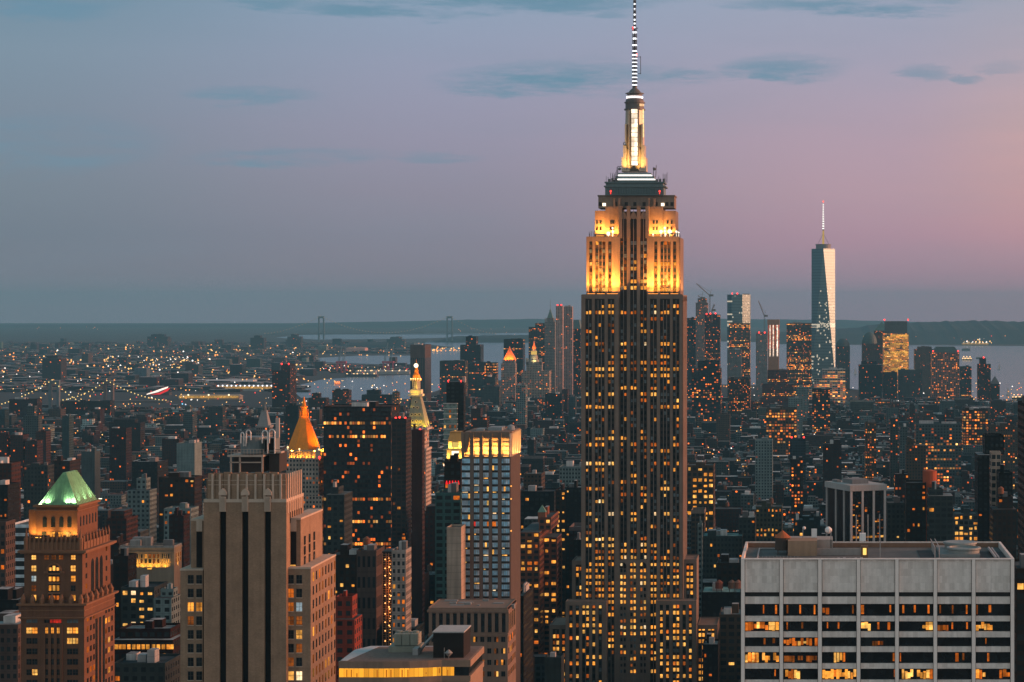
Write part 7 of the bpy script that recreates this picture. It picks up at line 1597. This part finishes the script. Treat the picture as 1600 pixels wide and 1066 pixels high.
for i, l in enumerate(lots):
    if i in sset: continue
    c = PAL[rng.choice(CPOOL)]; k = rng.choice([.5, .7, .9, 1.2, 1.6, 2.6]); tint = tuple(min(.7, v_ * k) for v_ in c)
    lit = rng.choice([.0, .005, .01, .02, .03, .05, .09]); row = rng.choice([0] * 16 + [.15, .4])
    rt = lot_shapes(mass, l, tint, rng, lit, rng.choice([0, 0, 0, .2, .5, .9]), row=row)
    x0, x1, y0, y1, h = l
    if x1 - x0 > 12 and rng.random() < .22: mass.fbox(x0 + 2, x1 - 2 - rng.random() * 3, y0 + 3, y1 - 3, h, h + rng.choice([3.5, 7, 10]) * (h > 16) + .5, tint, (lit, 0, rng.random(), 0), ttint=rt)
    for _ in range(rng.choice([1, 2, 2, 3])): hut(mass, x0, x1, y0, y1, h, tint, rng)
    if rng.random() < .2 and h > 15:
        tx, ty = rng.uniform(x0 + 2, x1 - 2), rng.uniform(y0 + 3, y1 - 3); r = rng.uniform(1.4, 2); cc = rng.choice([0, 1, 2]); tanks.cyl(tx, ty, h + 2, h + 5.5, r, None, 8, cc); tanks.cyl(tx, ty, h + 5.5, h + 7, r * 1.1, .1, 8, cc)
# ---- the ones that show largest: things of their own
for i in single:
    d = describe(i)
    if d is None: continue
    label, c, s = d; l = lots[i]; x0, x1, y0, y1, h = l; rnd = random.Random(i)
    R = thing('city_building', label, 'building', ((x0 + x1) / 2, (y0 + y1) / 2, 0), 'buildings of the street grid'); N_THINGS.append(R); k = rnd.uniform(.85, 1.15); tint = tuple(min(.7, v_ * k) for v_ in PAL[c])
    lit = rnd.choice([.0, .01, .02, .04, .1]); style = rnd.choice([0, 0, .2, .5]); near = y0 < 1900; row = rnd.choice([0] * 9 + [.3])
    mb = MB(); mb.fac = True; rt = rnd.choice([(.04, .06, .065), (.08, .11, .115), (.025, .035, .04), (.2, .25, .26)]); par = (0 if near else lit, 0 if near else row, rnd.random(), style)
    nx, nz = mb.fbox(x0, x1, y0, y1, 0, h, tint, par, 3.2, 3.5, (1, rnd.random() < .6, 1), ttint=rt); z = h; a0, a1, b0, b1 = x0, x1, y0, y1
    if s == 2:
        a0, a1, b0, b1 = x0 + (x1 - x0) * .12, x1 - (x1 - x0) * .2, y0 + 4, y1 - 4; z = h + (6 if h > 18 else 3.5); mb.fbox(a0, a1, b0, b1, h - .05, z, tint, par, 3.2, 3.5, ttint=rt)
    mb.build('facade', FM, R)
    if near:
        wr = []
        for j in range(nz):
            zc = h * (j + .54) / nz; full = rnd.random() < row
            if zc < Z(1080, y0): continue
            for q in range(nx):
                if rnd.random() < (.8 if full else lit): w_ = (x1 - x0) / nx * (.27 + .17 * style); xc = x0 + (x1 - x0) * (q + .5) / nx; hh = h / nz * .26; wr.append((xc - w_, xc + w_, zc - hh, zc + hh, y0 - .04, rnd.choice('aaooyd'), 'f'))
        if wr: windows(R, wr)
    p = MB(); p.fac = True; ph = 2.2 if s == 7 else .9; pt = tuple(min(.8, t_ * 1.5 + .08) for t_ in tint) if s == 7 else tint
    for (a, b, c_, e) in ((x0, x1, y0 - .05, y0 + .3), (x0, x1, y1 - .3, y1), (x0 - .05, x0 + .3, y0, y1), (x1 - .3, x1 + .05, y0, y1)): p.fbox(a, b, c_, e, h - .4, h + ph, pt, (0, 0, .2, 0), sides=(0, 0, 0), ttint=pt)
    p.build('parapet', FM, R); w, dd = a1 - a0, b1 - b0
    def hutp(bx, by, bw, bd, bh, col): m_ = MB(); m_.fac = True; m_.fbox(a0 + w * bx, a0 + w * (bx + bw), b0 + dd * by, b0 + dd * (by + bd), z, z + bh, col, (0, 0, .5, 0), sides=(0, 0, 0), ttint=tuple(q * .9 + .05 for q in col)); m_.build('stair_bulkhead', FM, R)
    if s == 0: water_tank(R, a0 + w * .6, b0 + dd * .5, z, 1.9, 3.6)
    elif s == 1: hutp(.3, .3, .4, .4, 3.6, (.46, .47, .46))
    elif s == 4: hutp(.1, .3, .25, .35, 3.4, tint); hutp(.62, .4, .25, .35, 3.8, (.26, .28, .28))
    elif s == 5: water_tank(R, a0 + w * .3, b0 + dd * .5, z, 1.7, 3.2); water_tank(R, a0 + w * .7, b0 + dd * .5, z, 1.7, 3.4, (.1, .06, .045))
    elif s == 6: hutp(.25, .25, .5, .45, 4.5, (.025, .027, .03))
# ---- the far shore boroughs: low roofs past the river
v = 6750.0
while v < 15500:
    u = X(-70, v); uend = X(640 if v > 8900 else 470, v)
    while u < uend:
        w, d = rng.uniform(18, 60), rng.uniform(25, 60); px = CX + u * F / v; py = CY + EYE * F / v
        wet = (px > 455 and 588 < py < 626) or (px > 485 and 553 < py < 573)
        if not wet and rng.random() < .62:
            h = rng.choice([6, 8, 9, 10, 12, 14]); h = rng.uniform(22, 48) if rng.random() < .03 else h
            tint = tuple(min(.6, c * rng.uniform(.7, 1.3)) for c in PAL[rng.choice(CPOOL)]); mass.fbox(u, u + w, v, v + d, 0, h, tint, (rng.choice([0, .02, .05]), 0, rng.random(), .2), 5, 4, ttint=rng.choice([(.1, .11, .12), (.2, .22, .23), (.35, .37, .38), (.15, .1, .08)]))
        u += w + rng.choice([2, 6, 18])
    v += rng.uniform(55, 80) * (v / 8000)
for px, py in [(rng.uniform(500, 640), rng.uniform(573, 584)) for _ in range(40)]:
    x_, y_ = gp(px, py); mass.fbox(x_, x_ + rng.uniform(15, 60), y_, y_ + 30, 0, rng.uniform(6, 14), PAL[rng.choice(CPOOL)], (.02, 0, rng.random(), 0), 5, 4)
tag(mass.build('distant_city_blocks', FM), 'mass of small dark roofs filling the streets between the towers', 'city blocks', kind='stuff')
tag(tanks.build('distant_water_tanks', [stone('cedar_tank', (.13, .065, .04)), stone('tank_brown_dark', (.07, .05, .04)), stone('tank_red', (.25, .08, .05))]), 'many small wooden tanks on the far roofs', 'water tanks', kind='stuff')
# ---- lamps: streets and yards
LM = [lamp('street_orange', (1, .34, .06), 2.4), lamp('street_amber', (1, .55, .16), 2.4), lamp('street_white', (1, .9, .8), 2.6), lamp('signal_red', (1, .05, .04), 2.0), lamp('sign_cyan', (.25, .7, 1), 1.6)]
lm = MB(); lm.fac = False
def glow(x, y, z, r, k): lm._add([(x - r, y, z), (x + r, y, z), (x, y - r, z), (x, y + r, z), (x, y, z - r), (x, y, z + r)], [(0, 2, 5), (2, 1, 5), (1, 3, 5), (3, 0, 5), (2, 0, 4), (1, 2, 4), (3, 1, 4), (0, 3, 4)], k)
def scatter(n, a, b, q0, q1, ks, r=.00022, zr=(6, 16), bias=1.0):
    for _ in range(n):
        px = rng.uniform(a, b); py = q0 + (q1 - q0) * rng.random() ** bias; x_, y_ = gp(px, py); glow(x_, y_, rng.uniform(*zr), y_ * r * rng.uniform(.6, 1.4), rng.choice(ks))
scatter(260, 0, 480, 540, 600, (0, 0, 0, 1, 1, 1, 2), .00032); scatter(90, 160, 310, 560, 580, (0, 1, 1, 1, 2), .00032); scatter(26, 60, 125, 560, 573, (0, 0, 1), .0003); scatter(18, 262, 308, 561, 571, (1, 2, 1), .00034); scatter(60, 440, 640, 543, 560, (0, 1, 1), .00022); scatter(60, 500, 640, 573, 586, (1, 0, 3, 2), .00022)
scatter(7, 20, 160, 512, 516, (0, 0, 1), .00014); scatter(26, 300, 420, 543, 555, (0, 0, 1), .0002); scatter(90, 1305, 1600, 525, 540, (0, 0, 1, 2, 3), .00017, (8, 60)); scatter(25, 1510, 1550, 535, 540.5, (2, 1, 0), .0003, (8, 30)); scatter(30, 676, 722, 546, 552, (0, 0, 1), .0003); scatter(30, 690, 905, 508, 528, (1, 1, 0), .00012)
scatter(520, 0, 700, 600, 700, (0, 0, 1, 1, 3, 2), .00024, (10, 24)); scatter(650, 1073, 1600, 610, 740, (0, 0, 0, 1, 3, 2), .00024, (12, 28)); scatter(160, 680, 910, 600, 760, (0, 0, 1, 3), .00020, (12, 28)); scatter(60, 0, 300, 700, 850, (0, 0, 1), .00024, (25, 40)); scatter(40, 1100, 1600, 740, 850, (0, 0, 1, 3), .00024, (30, 45))
for p, q, k in ((96, 573, 4), (290, 641, 4), (285, 640, 4)): x_, y_ = gp(p, q); glow(x_, y_, 14, y_ * .0004, k)
tag(lm.build('street_lights', LM), 'countless small street and yard lamps scattered over the city', 'street lights', kind='stuff')
# ---- tail lights and shop glow in the one street gap that shows
tl = MB()
for _ in range(46):
    p = rng.uniform(849, 880); q = rng.uniform(880, 1010); y_ = 1560 + (1010 - q) * 5; x_ = X(p, y_) ; s_ = .7
    tl.box(x_ - s_, x_ + s_, y_, y_ + .6, 1, 2.0, rng.choice([0, 0, 0, 1]))
tag(tl.build('tail_lights', [lamp('tail_red', (1, .03, .02), 3.0), lamp('head_amber', (1, .6, .25), 3.0)]), 'red tail lights of traffic in the avenue left of the tallest tower', 'traffic lights', kind='stuff')
# ---- dark tree masses
def grove(label, px0, px1, py0, py1, n, r):
    mb = MB(); rr = random.Random(int(px0))
    for _ in range(n):
        p, q = rr.uniform(px0, px1), rr.uniform(py0, py1); x_, y_ = gp(p, q); h = rr.uniform(7, 14)
        for _k in range(26):
            a, b, c = x_ + rr.gauss(0, r), y_ + rr.gauss(0, r), h + rr.gauss(0, 2.4); s_ = rr.uniform(.7, 1.8); d = Vector((rr.gauss(0, 1), rr.gauss(0, 1), rr.gauss(0, 1))).normalized(); e = d.orthogonal().normalized(); f = d.cross(e)
            mb.face([tuple(Vector((a, b, c)) + e * s_), tuple(Vector((a, b, c)) + f * s_), tuple(Vector((a, b, c)) - e * s_), tuple(Vector((a, b, c)) - f * s_)], rr.randrange(2))
        mb.box(x_ - .3, x_ + .3, y_ - .3, y_ + .3, 0, h)
    tag(mb.build('tree_canopy', [stone('leaf_dark', (.025, .05, .03), .9), stone('leaf_mid', (.05, .08, .045), .9)]), label, 'trees', kind='stuff')
grove('dark square full of trees left of the roof tank', 228, 378, 692, 708, 330, 3.0); grove('dark strip of trees along the far right shore', 1545, 1600, 638, 648, 130, 3.5)
# ------------------------------------------------------------------ the air
hz = MB(); hz.box(-21000, 12000, -900, 36000, -3, 470)
m, g, out = newmat('haze_air'); pv = g.new('ShaderNodeVolumePrincipled')
pv.inputs['Color'].default_value = (.165, .53, .77, 1); pv.inputs['Density'].default_value = 0.000033; pv.inputs['Anisotropy'].default_value = 0.0
g.l.new(pv.outputs[0], out.inputs['Volume'])
try: m.cycles.homogeneous_volume = True
except Exception: pass
tag(hz.build('haze', m), 'thin blue evening haze hanging over the whole city', 'haze', kind='stuff')
